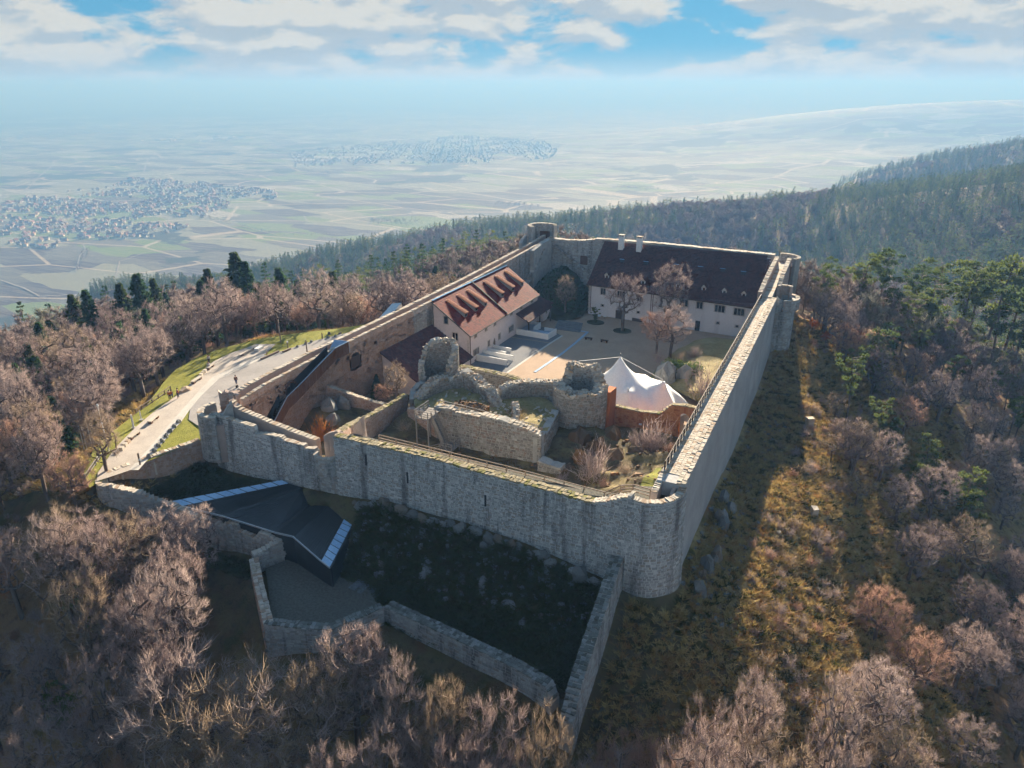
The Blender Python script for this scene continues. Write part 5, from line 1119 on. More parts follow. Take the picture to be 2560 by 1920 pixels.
# bright mown strip of stairs below the roof tip
ls = thing('yard_steps', 'dark steps leading down from the gravel platform into the sunken yard', 'steps', (34, -9.5, -2.6))
for k in range(5): mb = MB(); mb.box((31.5 + k * .9, -9.6 - k * .12, -2.2 - k * .12), (.95, 1.8, .16), -.1); mb.build('step', M['cobble'], ls)

# ------------------------------------------------------------------ things on the path
def on(x, y): return float(zpath(x, y)) + 0.11
def slab_bench(p0, p1, label, w=0.62, mat=None):
    a, b_ = Vector((*p0, 0)), Vector((*p1, 0)); c = (a + b_) / 2; z = on(c.x, c.y); an = math.atan2(b_.y - a.y, b_.x - a.x); L_ = (b_ - a).length
    t_ = thing('stone_bench', label, 'bench', (c.x, c.y, z), 'pale slab benches on the path')
    mb = MB(); mb.box((c.x, c.y, z + .44), (L_, w, .14), an); mb.build('seat', mat or M['coping'], t_)
    for s in (-.36, .36): mb = MB(); mb.box((c.x + math.cos(an) * L_ * s, c.y + math.sin(an) * L_ * s, z + .18), (.5, w * .8, .37), an); mb.build('leg', M['metal_rust'], t_)
slab_bench((-10.2,-4.5),(-10.95,-2.4), 'long pale slab bench nearest the near end of the path')
slab_bench((-12.1,.4),(-13.15,2.75), 'single pale slab bench on the path abreast of the corner turret')
slab_bench((-18.7,14.5),(-19.5,17.1), 'pale slab bench just before the row of small block seats')
slab_bench((-21.4,20.4),(-22.2,22.4), 'pale slab bench at the far end of the block seats, someone sitting')
slab_bench((-21.0,27.6),(-21.9,33.0), 'very long pale beam bench on the far part of the path', .5)
for i, (x, y) in enumerate(((-8.7,-7.0),(-9.3,-6.0),(-9.75,-5.2),(-20.3,17.9),(-20.75,18.7),(-21.15,19.55))):
    mb = MB(); mb.box((x, y, on(x, y) + .24), (.62, .5, .48), 2.0); nm = ('nearest the camera', 'second from the camera', 'third from the camera')[i % 3]
    mb.build('block_seat', M['coping'], **tags(('pale block seat at the near end of the path, ' if i < 3 else 'pale block seat in the far row of the path, ') + nm, 'seat', 'pale block seats'))
mb = MB(); mb.box((-20.7,32.3,on(-20.7,32.3)+.25), (.9,1.9,.5), .2); mb.build('block_seat', M['white_paint'], **tags('broad pale block beside the very long beam bench', 'seat'))
for i, (x, y) in enumerate(((-3.6,-6.9),(-4.3,-5.5),(-5.1,-4.1),(-5.8,-2.8),(-6.6,-1.5),(-7.4,-.1),(-8.1,1.3),(-8.8,2.7))):
    mb = MB(); crag(mb, (x, y, on(x, y) + .1), (.42, .36, .42), 8); mb.build('edge_rock', M['rock'], **tags('dark rock in the row edging the lawn before the corner turret', 'rock', 'rocks edging the lawn'))
for i, (x, y) in enumerate(((-14.5,39.8),(-14.8,38.4),(-15.1,36.5),(-13.1,43.1),(-12.3,44.4),(-12.5,46.1),(-14.5,45.2))):
    mb = MB(); crag(mb, (x, y, on(x, y)), (.38, .36, .4), 8); mb.build('edge_rock', M['rock'], **tags('dark rock on the lawn strip beside the far forecourt', 'rock', 'rocks on the far lawn'))
for i, (x, y, h, l) in enumerate(((-2.9,-8.9,1.7,'wooden post with a white band at the near corner of the lawn'),(-17.2,30.5,.8,'short wooden post beside the fallen beam'),(-16.3,35.2,1.3,'low pale lamp post at the edge of the far lawn'),(-11.5,34.9,2.4,'tall thin post standing on the grey forecourt'),(-13.6,42.0,1.2,'short wooden post on the far lawn strip'),(-19.6,37.0,2.0,'thin wooden stake at the far tip of the path'))):
    t_ = thing('post', l, 'post', (x, y, on(x, y))); mb = MB(); mb.bar((x, y, on(x, y)), (x, y, on(x, y) + h), .16); mb.build('shaft', M['wood'], t_)
    if i in (0, 2): mb = MB(); mb.box((x, y, on(x, y) + h * (.45 if i == 0 else .95)), (.24, .24, .26)); mb.build('lamp' if i == 2 else 'white_band', M['white_paint'], t_)
for (a, b_, l) in (((-16.55,28.3),(-16.4,32.8),'squared timber beam lying beside the far path'),((-15.5,32.9),(-15.4,34.9),'short timber beam lying by the low lamp post')):
    mb = MB(); mb.bar((*a, on(*a) + .15), (*b_, on(*b_) + .15), .3, .3); mb.build('timber_beam', M['wood'], **tags(l, 'beam'))
fpz = on(-10, -8); fl_ = thing('flagpole', 'tall white flagpole at the edge of the near path', 'flagpole', (-10, -8, fpz))
mb = MB(); mb.tube((-10,-8,fpz), (-10.2,-8,12.2), .07, .05, 8); mb.build('shaft', M['white_paint'], fl_)
mb = MB(); mb.tube((-10.2,-8,12.1), (-10.1,-8.05,12.35), .16, .12, 8); mb.build('lamp_head', M['white_paint'], fl_)
for (x, y, h, l) in ((-13.4,-1.3,2.1,'white bollard sign post on the grass left of the path'),(-14.7,1.1,1.5,'thin white stake on the grass left of the path')):
    z = on(x, y) - .1; t_ = thing('sign_post', l, 'post', (x, y, z)); mb = MB(); mb.box((x, y, z + h / 2), (.12 if h < 2 else .3, .12, h)); mb.build('shaft', M['white_paint'], t_)
    mb = MB(); mb.box((x, y, z + .06), (.5, .5, .12)); mb.build('foot', M['path_pale'], t_)
for (x, y, l) in ((-19.8,-5.2,'leftmost thin pole below the near path'),(-18.2,-5.8,'middle thin pole below the near path'),(-16.6,-6.0,'rightmost thin pole below the near path')):
    z = hz(x, y); mb = MB(); mb.tube((x, y, z), (x, y, z + 4.2), .06, .05, 6); mb.build('flagpole', M['white_paint'], **tags(l, 'pole', 'thin poles below the path'))
f1 = thing('fence', 'brown post-and-rail fence on the bank left of the path', 'fence', (-18, 6, 5)); railing(f1, [(-17.6,2.6,4.9),(-18.6,6.4,5.0),(-20.0,11.2,5.1)], 1.0, 1.5, (.95, .5), M['wood'], .11)
f2 = thing('fence', 'pale post-and-rail fence at the near left end of the path', 'fence', (-8.5, -11, 4.8)); railing(f2, [(-6.6,-14.2,4.6),(-8.5,-11.2,4.9),(-10.4,-8.6,5.0)], 1.0, 1.5, (.95, .5), M['wood_grey'], .11)
mb = MB(); crag(mb, (-17.6,12.2,on(-17,12)+.1), (.8,1.5,.5), 9); mb.build('edge_rock', M['coping'], **tags('long pale boulder by the path beyond the three walkers', 'rock'))

# ------------------------------------------------------------------ people
def person(x, y, face, label, top, legs, sit=False, h=1.68, stride=.16, bag=None):
    z = on(x, y); t_ = thing('person', label, 'person', (x, y, z)); k = h / 1.75; cs, sn = math.cos(face), math.sin(face)
    def P(f, s, u): return (x + cs * f * k - sn * s * k, y + sn * f * k + cs * s * k, z + u * k)
    def skin(name, mat, V, E, rr, root=0):
        m_ = bpy.data.meshes.new(name); m_.from_pydata([P(*v) for v in V], E, []); m_.materials.append(mat)
        o = link(name, m_, t_); md = o.modifiers.new('skin', 'SKIN'); md.use_smooth_shade = True
        for i, r in enumerate(rr): m_.skin_vertices[0].data[i].radius = (r * k, r * k)
        m_.skin_vertices[0].data[root].use_root = True
        sd = o.modifiers.new('sub', 'SUBSURF'); sd.levels = 1; sd.render_levels = 1
        return o
    if sit: hip, kn, ft = .50, (.44, .52), (.46, .06)
    else: hip, kn, ft = .92, (.05, .50), (0, .05)
    st = stride if not sit else 0
    V = [(0,0,hip+.02),(0,.0,hip+.30),(0,0,hip+.50),(0,0,hip+.62),(.02,0,hip+.74),(.02,0,hip+.86)]
    E = [(0,1),(1,2),(2,3),(3,4),(4,5)]; rr = [.14,.15,.13,.055,.095,.075]
    for s in (-1, 1):
        i = len(V); V += [(0,s*.10,hip-.03),(kn[0]+s*st*.5,s*.10,kn[1]),(ft[0]+s*st,s*.10,ft[1]+.06),(ft[0]+s*st+.14,s*.11,ft[1])]; E += [(0,i),(i,i+1),(i+1,i+2),(i+2,i+3)]; rr += [.105,.072,.05,.04]
        i = len(V); V += [(0,s*.20,hip+.48),(-.03+s*st*.3,s*.26,hip+.20),(.10-s*st*.6,s*.24,hip-.04),(.13-s*st*.6,s*.23,hip-.14)]; E += [(2,i),(i,i+1),(i+1,i+2),(i+2,i+3)]; rr += [.07,.05,.04,.035]
    skin('body', M['skin'], V, E, rr)
    jv = [(0,0,hip-.04),(0,0,hip+.25),(0,0,hip+.50)]; je = [(0,1),(1,2)]; jr = [.165,.175,.15]
    for s in (-1, 1): i = len(jv); jv += [(0,s*.20,hip+.49),(-.03+s*st*.3,s*.26,hip+.20),(.09-s*st*.6,s*.24,hip-.02)]; je += [(2,i),(i,i+1),(i+1,i+2)]; jr += [.085,.066,.055]
    skin('jacket', top, jv, je, jr)
    tv_ = [(0,0,hip)]; te_ = []; tr = [.155]
    for s in (-1, 1): i = len(tv_); tv_ += [(0,s*.10,hip-.05),(kn[0]+s*st*.5,s*.10,kn[1]),(ft[0]+s*st,s*.10,ft[1]+.10)]; te_ += [(0,i),(i,i+1),(i+1,i+2)]; tr += [.12,.085,.065]
    skin('trousers', legs, tv_, te_, tr)
    mb = MB(); c = P(-.02, 0, hip + .83); mb.tube((c[0], c[1], c[2] - .05), (c[0], c[1], c[2] + .11), .115, .07, 8); mb.build('hair', M['hair'], t_, smooth=True)
    if bag: mb = MB(); mb.box(P(-.22, 0, hip + .32), (.2, .32, .45), face); mb.build('backpack', bag, t_)
person(-11.9, 17.5, 2.2, 'person in dark clothes walking alone on the grey forecourt', M['cloth_black'], M['cloth_blue'])
person(-16.1, 9.3, -1.9, 'person in a dark red jacket standing right of the group on the path', M['cloth_red'], M['cloth_black'])
person(-16.7, 8.2, -0.4, 'person in an orange jacket left of the group on the path', M['cloth_orange'], M['cloth_black'])
person(-17.1, 9.0, -1.0, 'person in black bending beside the fence on the path', M['cloth_black'], M['cloth_blue'], h=1.3)
person(-23.7, 23.0, -1.2, 'person in a white top standing beyond the block seats', M['cloth_white'], M['wood_dark'] if False else M['cloth_black'])
person(-21.9, 21.2, -0.9, 'person in a white top sitting on the far slab bench', M['cloth_white'], M['cloth_blue'], sit=True)
mb = MB(); mb.box((-10.9, 16.6, on(-10.9, 16.6) + .18), (.3, .4, .36), .3, jit=.04); mb.build('bag', M['cloth_black'], **tags('small dark bag on the ground beside the lone walker', 'bag'))

# ------------------------------------------------------------------ vegetation
def mat_leafy(name, c1, c2, c3=None, rough=0.8, trans=0.0):
    m = newmat(name); t, b = bsdf(m); tn = t.new('ShaderNodeObjectInfo').outputs['Random']
    a = t.new('ShaderNodeAttribute', attribute_name='tone').outputs['Fac']
    c = t.mix(tn, c1, c2)
    if c3: c = t.mix(t.math('GREATER_THAN', t.math('FRACT', t.math('MULTIPLY', tn, 5.7)), 0.72), c, c3)
    c = t.mix(t.math('MULTIPLY', a, 0.55), c, tuple(x * 0.45 for x in c1))
    finish(t, b, c, rough, None, 0, 0.15)
    if trans:      # thin leaves and needle sprays let some light through
        o = [n for n in t.n if n.type == 'OUTPUT_MATERIAL'][0]; tr = t.new('ShaderNodeBsdfTranslucent'); mx = t.new('ShaderNodeMixShader'); mx.inputs[0].default_value = trans
        t.link(c, tr.inputs[0]); t.link(b.outputs[0], mx.inputs[1]); t.link(tr.outputs[0], mx.inputs[2]); t.link(mx.outputs[0], o.inputs[0])
    return m
M['bark'] = mat_leafy('grey_bark', (0.13, 0.10, 0.085), (0.19, 0.155, 0.13))
M['twig'] = mat_leafy('bare_twigs', (0.33, 0.235, 0.21), (0.49, 0.375, 0.33), (0.36, 0.26, 0.165))
M['twig_red'] = mat_leafy('reddish_twigs', (0.46, 0.26, 0.18), (0.50, 0.30, 0.21))
M['twig_orange_lit'] = mat_leafy('orange_lit_stems', (0.62, 0.22, 0.03), (0.55, 0.18, 0.03))  # orange sunlight on the bush is put into the stem colour
M['twig_far'] = mat_leafy('far_bare_twigs', (0.20, 0.145, 0.135), (0.25, 0.19, 0.165), (0.19, 0.18, 0.12))
M['needle'] = mat_leafy('dark_needles', (0.045, 0.095, 0.045), (0.075, 0.13, 0.055), (0.07, 0.10, 0.035), trans=0.4)
M['pine_needle'] = mat_leafy('pine_needles', (0.11, 0.15, 0.045), (0.17, 0.20, 0.055), (0.08, 0.12, 0.045), trans=0.4)
M['ivy'] = mat_leafy('ivy_leaves', (0.060, 0.095, 0.022), (0.10, 0.14, 0.03), trans=0.4)
M['dead_leaf'] = mat_leafy('dead_beech_leaves', (0.55, 0.16, 0.045), (0.45, 0.14, 0.05), trans=0.4)

M['tuft_straw'] = mat_leafy('dry_grass_blades', (0.62, 0.45, 0.18), (0.52, 0.37, 0.14), (0.42, 0.22, 0.08), trans=0.3)
M['tuft_green'] = mat_leafy('green_grass_blades', (0.07, 0.085, 0.025), (0.11, 0.11, 0.035), (0.09, 0.075, 0.03), trans=0.3)
NPR = np.random.RandomState(5)
def fast_mesh(name, V, F, tone, mat):
    me = bpy.data.meshes.new(name); V = np.asarray(V, np.float32); F = np.asarray(F, np.int32)
    me.vertices.add(len(V)); me.vertices.foreach_set('co', V.ravel())
    me.loops.add(F.size); me.loops.foreach_set('vertex_index', F.ravel())
    me.polygons.add(len(F)); me.polygons.foreach_set('loop_start', np.arange(0, F.size, 3, dtype=np.int32)); me.polygons.foreach_set('loop_total', np.full(len(F), 3, np.int32))
    a = me.attributes.new('tone', 'FLOAT', 'FACE'); a.data.foreach_set('value', np.asarray(tone, np.float32))
    me.update(calc_edges=True); me.validate(); me.materials.append(mat); return me
def perp(d):
    u = np.where(np.abs(d[:, 2:3]) < .9, np.array([[0, 0, 1.]]), np.array([[1., 0, 0]])); a = np.cross(d, u); a /= np.linalg.norm(a, axis=1, keepdims=True) + 1e-9
    return a, np.cross(a, d)
def cones(P, Q, r):
    """thin three-sided spikes from P to Q"""
    P = np.asarray(P, float); Q = np.asarray(Q, float); d = Q - P; L_ = np.linalg.norm(d, axis=1, keepdims=True); a, b_ = perp(d / (L_ + 1e-9)); r = np.asarray(r).reshape(-1, 1); n = len(P)
    V = np.concatenate([P + a * r, P - a * r * .5 + b_ * r * .87, P - a * r * .5 - b_ * r * .87, Q]); i = np.arange(n)
    F = np.concatenate([np.stack([i, i + n, i + 3 * n], 1), np.stack([i + n, i + 2 * n, i + 3 * n], 1), np.stack([i + 2 * n, i, i + 3 * n], 1)])
    return V, F
def tubes(P, Q, r0, r1, k=4):
    P = np.asarray(P, float); Q = np.asarray(Q, float); d = Q - P; d /= np.linalg.norm(d, axis=1, keepdims=True) + 1e-9; a, b_ = perp(d); n = len(P); V = []
    for X, r in ((P, r0), (Q, r1)):
        for j in range(k): t_ = 2 * math.pi * j / k; V.append(X + (a * math.cos(t_) + b_ * math.sin(t_)) * np.asarray(r).reshape(-1, 1))
    i = np.arange(n); F = []
    for j in range(k):
        j2 = (j + 1) % k; F += [np.stack([i + j * n, i + j2 * n, i + (k + j2) * n], 1), np.stack([i + j * n, i + (k + j2) * n, i + (k + j) * n], 1)]
    return np.concatenate(V), np.concatenate(F)
def join(*vf):
    V = []; F = []; o = 0
    for v, f in vf: V.append(v); F.append(f + o); o += len(v)
    return np.concatenate(V), np.concatenate(F)
def rnd_dir(n):
    d = NPR.normal(size=(n, 3)); return d / np.linalg.norm(d, axis=1, keepdims=True)
def bare_tree(H, cr, th, npts, ntw, tw_len, tw_r, up=0.55, stems=1, flat=0.0):
    """trunk, limbs grown towards points in the crown, and fine twigs; returns (trunk V,F), (twig V,F)"""
    nodes = []; par = []
    for s in range(stems):
        a = NPR.uniform(0, 6.28); lean = 0.0 if stems == 1 else NPR.uniform(.1, .35); p = np.array([math.cos(a), math.sin(a), 0]) * (0 if stems == 1 else .25); last = -1; top = th + (H - th) * .55
        for k in range(7):
            nodes.append(p.copy()); par.append(last); last = len(nodes) - 1
            p = p + np.array([NPR.normal(0, .05) * H * .12 + math.cos(a) * lean, NPR.normal(0, .05) * H * .12 + math.sin(a) * lean, top / 6])
    base_n = len(nodes)
    c = np.array([0, 0, th + (H - th) * .5]); d = rnd_dir(npts); rr = NPR.uniform(.25, 1, (npts, 1)) ** .6
    A = c + d * rr * np.array([cr, cr, (H - th) * .5]); A[:, 2] += NPR.normal(0, .3, npts)
    root = np.array([0, 0, th * .8]); A = A[np.argsort(np.linalg.norm(A - root, axis=1))]
    for a in A:
        nd = np.array(nodes); dist = np.linalg.norm(nd - a, axis=1); pen = np.where(nd[:, 2] > a[2] + .1, 2.2, 1.0) + np.where(nd[:, 2] < th * .7, 1.5, 0)
        j = int(np.argmin(dist * pen)); p = nd[j]; m = p + (a - p) * .5 + np.array([*NPR.normal(0, .10, 2), -.06 * dist[j]])
        nodes.append(m); par.append(j); nodes.append(a); par.append(len(nodes) - 2)
    nd = np.array(nodes); par = np.array(par); cnt = np.ones(len(nd))
    for i in range(len(nd) - 1, 0, -1):
        if par[i] >= 0: cnt[par[i]] += cnt[i]
    rad_ = .016 * cnt ** .48 * (H / 11); seg = np.where(par >= 0)[0]
    thick = seg[rad_[seg] > .045]; thin = seg[rad_[seg] <= .045]
    tv, tf = tubes(nd[par[thick]], nd[thick], np.minimum(rad_[par[thick]], rad_[thick] * 1.5), rad_[thick], 5)
    parts = []
    if len(thin): parts.append(tubes(nd[par[thin]], nd[thin], np.maximum(np.minimum(rad_[par[thin]], rad_[thin] * 1.3), tw_r), np.maximum(rad_[thin], tw_r * .8), 3))
    cn = nd[base_n:]; idx = NPR.randint(0, len(cn), int(len(cn) * ntw)); P = cn[idx] + NPR.normal(0, .12, (len(idx), 3))
    out = P - np.array([0, 0, th + (H - th) * .25]); out /= np.linalg.norm(out, axis=1, keepdims=True) + 1e-6
    dr = out * .65 + rnd_dir(len(idx)) * .8 + np.array([0, 0, up * .55]); dr /= np.linalg.norm(dr, axis=1, keepdims=True)
    parts.append(cones(P, P + dr * NPR.uniform(.45, 1.15, (len(P), 1)) * tw_len, np.full(len(P), tw_r)))
    return (tv, tf), join(*parts)
def tone_by(F, n=1): return NPR.uniform(0, 1, len(F))
def spruce(H, r, whorls, per, spr):
    trunk = tubes([[0, 0, -.5]], [[0, 0, H]], [H * .018], [.02], 6); P = []; Q = []; W = []
    for k in range(whorls):
        f = (k + .5) / whorls; z = H * (.06 + .92 * f); L_ = r * (1 - f) ** .85 * NPR.uniform(.8, 1.1) + .15
        for j in range(per):
            a = NPR.uniform(0, 6.28); l = L_ * NPR.uniform(.65, 1.15); e = np.array([math.cos(a) * l, math.sin(a) * l, z - l * (.32 - .35 * f) + NPR.normal(0, .1)]); s = np.array([0, 0, z])
            for q in range(spr):
                t0 = NPR.uniform(.15, .95); p = s + (e - s) * t0; d = (e - s) / l * .6 + np.array([-math.sin(a), math.cos(a), 0]) * NPR.uniform(-.9, .9) + np.array([0, 0, NPR.uniform(-.35, .12)])
                P.append(p); Q.append(p + d * NPR.uniform(.35, .8) * (0.45 + .35 * r / 3)); W.append(NPR.uniform(.14, .28) * (.6 + .2 * r))
    return trunk, blades(P, Q, W)
def blades(P, Q, W):
    """flat needle sprays: kite-shaped, two triangles"""
    P = np.array(P); Q = np.array(Q); W = np.array(W).reshape(-1, 1); d = Q - P; s = np.cross(d, rnd_dir(len(P))); s /= np.linalg.norm(s, axis=1, keepdims=True) + 1e-9; n = len(P); m = P + d * .45
    V = np.concatenate([P, m + s * W, Q, m - s * W]); i = np.arange(n)
    return V, np.concatenate([np.stack([i, i + n, i + 2 * n], 1), np.stack([i, i + 2 * n, i + 3 * n], 1)])
def pine(H, r, clumps, per, bare=.5):
    bend = NPR.normal(0, .4, 2); pts = [np.array([bend[0] * f * f, bend[1] * f * f, H * f]) for f in np.linspace(0, 1, 7)]; pts[0][2] = -.5
    P0 = [pts[i] for i in range(6)]; Q0 = [pts[i + 1] for i in range(6)]; R0 = [H * .017 * (1 - .8 * i / 6) for i in range(7)]; T = [tubes(P0, Q0, R0[:6], R0[1:], 6)]
    C = []; 
    for k in range(clumps):
        f = bare + (1 - bare) * (k + .5) / clumps; a = NPR.uniform(0, 6.28); l = r * math.sin(math.pi * min(1, .25 + .75 * (1 - (f - bare) / (1 - bare)))) * NPR.uniform(.3, 1.05)
        s = np.array([bend[0] * f * f, bend[1] * f * f, H * f]); e = s + np.array([math.cos(a) * l, math.sin(a) * l, l * .18 + NPR.uniform(-.2, .3)]); C.append(e); T.append(tubes([s], [e], [.05], [.02], 3))
    P = []; Q = []; W = []
    for c in C:
        R_ = NPR.uniform(.55, .95) * r * .34; d = rnd_dir(per) * np.array([1, 1, .55]); p = c + d * R_ * NPR.uniform(.2, 1, (per, 1))
        P.append(p); Q.append(p + (d * .5 + rnd_dir(per) * .4 + np.array([0, 0, .35])) * .42); W.append(NPR.uniform(.07, .14, per))
    return join(*T), blades(np.concatenate(P), np.concatenate(Q), np.concatenate(W))
def shrub(H, r, n, tw_r):
    d = rnd_dir(n); d[:, 2] = np.abs(d[:, 2]) * 1.1 + .25; d /= np.linalg.norm(d, axis=1, keepdims=True); P = NPR.normal(0, .22 * r, (n, 3)); P[:, 2] = 0; Q = P + d * np.array([r, r, H]) * NPR.uniform(.5, 1, (n, 1)); A = [cones(P, Q, np.full(n, tw_r * 1.4))]
    k = n * 5; i = NPR.randint(0, n, k); s = P[i] + (Q[i] - P[i]) * NPR.uniform(.3, 1, (k, 1)); e = s + (rnd_dir(k) * .7 + d[i] * .5 + np.array([0, 0, .3])) * NPR.uniform(.2, .55, (k, 1)) * r; A.append(cones(s, e, np.full(k, tw_r)))
    return join(*A)
def ivy_column(H, r, n):
    z = NPR.uniform(.05, 1, n) * H; a = NPR.uniform(0, 6.28, n); rr = r * (.5 + .5 * np.sin(z * 1.7) ** 2) * NPR.uniform(.3, 1, n) * (1.1 - z / H * .6); P = np.stack([np.cos(a) * rr, np.sin(a) * rr, z], 1)
    return blades(P, P + rnd_dir(n) * .35, NPR.uniform(.10, .2, n))

class Kind:
    def __init__(s, trunk, crown, mt, mc, ivy=None):
        s.t = fast_mesh('trunk', *trunk, NPR.uniform(0, 1, len(trunk[1])), M[mt]) if trunk else None
        s.c = fast_mesh('crown', *crown, tone_by(crown[1]), M[mc]); s.i = fast_mesh('ivy', *ivy, tone_by(ivy[1]), M['ivy']) if ivy else None
    def place(s, name, x, y, z, sc, rz, label, cat='tree', group=None, szz=1.0):
        e = link(name, None, None, (x, y, z), label=label, category=cat, group=group)
        for nm, me in (('trunk', s.t), ('crown', s.c), ('ivy', s.i)):
            if me is None: continue
            o = bpy.data.objects.new(nm, me); col.objects.link(o); o.parent = e; o.rotation_euler = (0, 0, rz); o.scale = (sc, sc, sc * szz)
        return e
    def proto(s, name):
        """both parts in one mesh, for the uncounted mass of the wood"""
        me = bpy.data.meshes.new(name); vs_, fs, ms, tn, mats = [], [], [], [], []; o = 0
        for m_ in (s.t, s.c, s.i):
            if m_ is None: continue
            v = np.empty(len(m_.vertices) * 3, np.float32); m_.vertices.foreach_get('co', v); f = np.empty(len(m_.loops), np.int32); m_.loops.foreach_get('vertex_index', f)
            vs_.append(v.reshape(-1, 3)); fs.append(f.reshape(-1, 3) + o); o += len(v) // 3; ms.append(np.full(len(f) // 3, len(mats), np.int32)); mats.append(m_.materials[0])
        V = np.concatenate(vs_); F = np.concatenate(fs); me = fast_mesh(name, V, F, NPR.uniform(0, 1, len(F)), mats[0])
        for m_ in mats[1:]: me.materials.append(m_)
        mi = np.concatenate(ms)
        if len(me.polygons) == len(mi): me.polygons.foreach_set('material_index', mi)
        return bpy.data.objects.new(name, me)

# camera frustum, only to leave out what the picture cannot show
_cm = np.array(cam.rotation_euler.to_matrix()); _cl = np.array(cam.location)
def in_view(x, y, z, h=12.0, m=0.08):
    ok = False
    for zz in (z, z + h):
        d = (np.array([x, y, zz]) - _cl) @ _cm; c = -d[2]
        if c > 5:
            u, v = d[0] / c * 0.7141, d[1] / c * 0.7141
            if abs(u) < .5 + m and abs(v) < .375 + m: ok = True
    return ok
def inside_poly(poly, x, y):
    c = False; j = len(poly) - 1
    for i in range(len(poly)):
        if (poly[i][1] > y) != (poly[j][1] > y) and x < (poly[j][0] - poly[i][0]) * (y - poly[i][1]) / (poly[j][1] - poly[i][1]) + poly[i][0]: c = not c
        j = i
    return c
NO_TREES = [[(-2,-2),(-6,-16),(2,-15.5),(9,-13),(14,-18),(20,-24),(27,-31),(35,-31),(39,-24),(41,-23.5),(60,-24),(66,-21.5),(70,-19),(75,-13),(83,-7),(87,6),(86,30),(82,48),(80.5,70),(79,94),(73,108),(69,119),(-4,120),(-3,60),(-14,64),(-22,52),(-30,42),(-32,28),(-27,13),(-19,-1),(-14,-10),(-8,-16)]]
def clear(x, y, m=0): return not any(inside_poly(p_, x, y) for p_ in NO_TREES)

BARE = [Kind(*bare_tree(11 + .6 * k, 3.7 + .4 * (k % 3), 3.4 + .6 * (k % 2), 240, 11, .85, .0125), 'bark', 'twig') for k in range(6)]
BARE_RED = [Kind(*bare_tree(9.5, 4.2, 2.6, 240, 11, .85, .0125), 'bark', 'twig_red') for k in range(2)]
BARE_IVY = [Kind(*bare_tree(11.5, 3.2, 3.5, 190, 10, .9, .013), 'bark', 'twig', ivy_column(9, 1.1, 1500)) for k in range(2)]
TALL = [Kind(*bare_tree(16, 2.6, 7.5, 170, 10, .9, .014, .8), 'bark', 'twig') for k in range(3)]
GNARL = [Kind(*bare_tree(9, 4.2, 3.0, 150, 9, 1.0, .014, .45), 'bark', 'twig') for k in range(2)]
SPRUCE = [Kind(*spruce(15, 4.2 + .5 * k, 26, 12, 9), 'bark', 'needle') for k in range(3)]
PINE = [Kind(*pine(13.5, 2.9, 26, 100, .45 + .1 * k), 'bark', 'pine_needle') for k in range(3)]
BUSHY = [Kind(*pine(8.5, 2.7, 34, 100, .1), 'bark', 'pine_needle')]
SHRUB = [Kind(None, shrub(2.2, 1.5, 70, .014), None, 'twig') for k in range(2)] + [Kind(None, shrub(1.6, 1.3, 70, .014), None, 'twig_red')]
ORANGE = Kind(None, shrub(4.4, 2.0, 130, .026), None, 'twig_orange_lit')
BEECH = Kind(tubes([[0, 0, 0]], [[0, 0, 2.6]], [.05], [.02], 4), blades(*(lambda p: (p, p + rnd_dir(400) * .3, NPR.uniform(.06, .12, 400)))(NPR.normal(0, .62, (400, 3)) * np.array([1, 1, .7]) + np.array([0, 0, 2.0]))), 'bark', 'dead_leaf')
# coarser kinds for the far wood
FAR_BARE = [Kind(*bare_tree(11.5, 3.5, 3.5, 40, 11, 1.5, .05), 'bark', 'twig_far') for k in range(4)]
FAR_SPRUCE = [Kind(*spruce(16, 3.9, 15, 8, 4), 'bark', 'needle') for k in range(2)]
FAR_PINE = [Kind(*pine(14, 3.6, 18, 44, .35), 'bark', 'pine_needle') for k in range(2)]

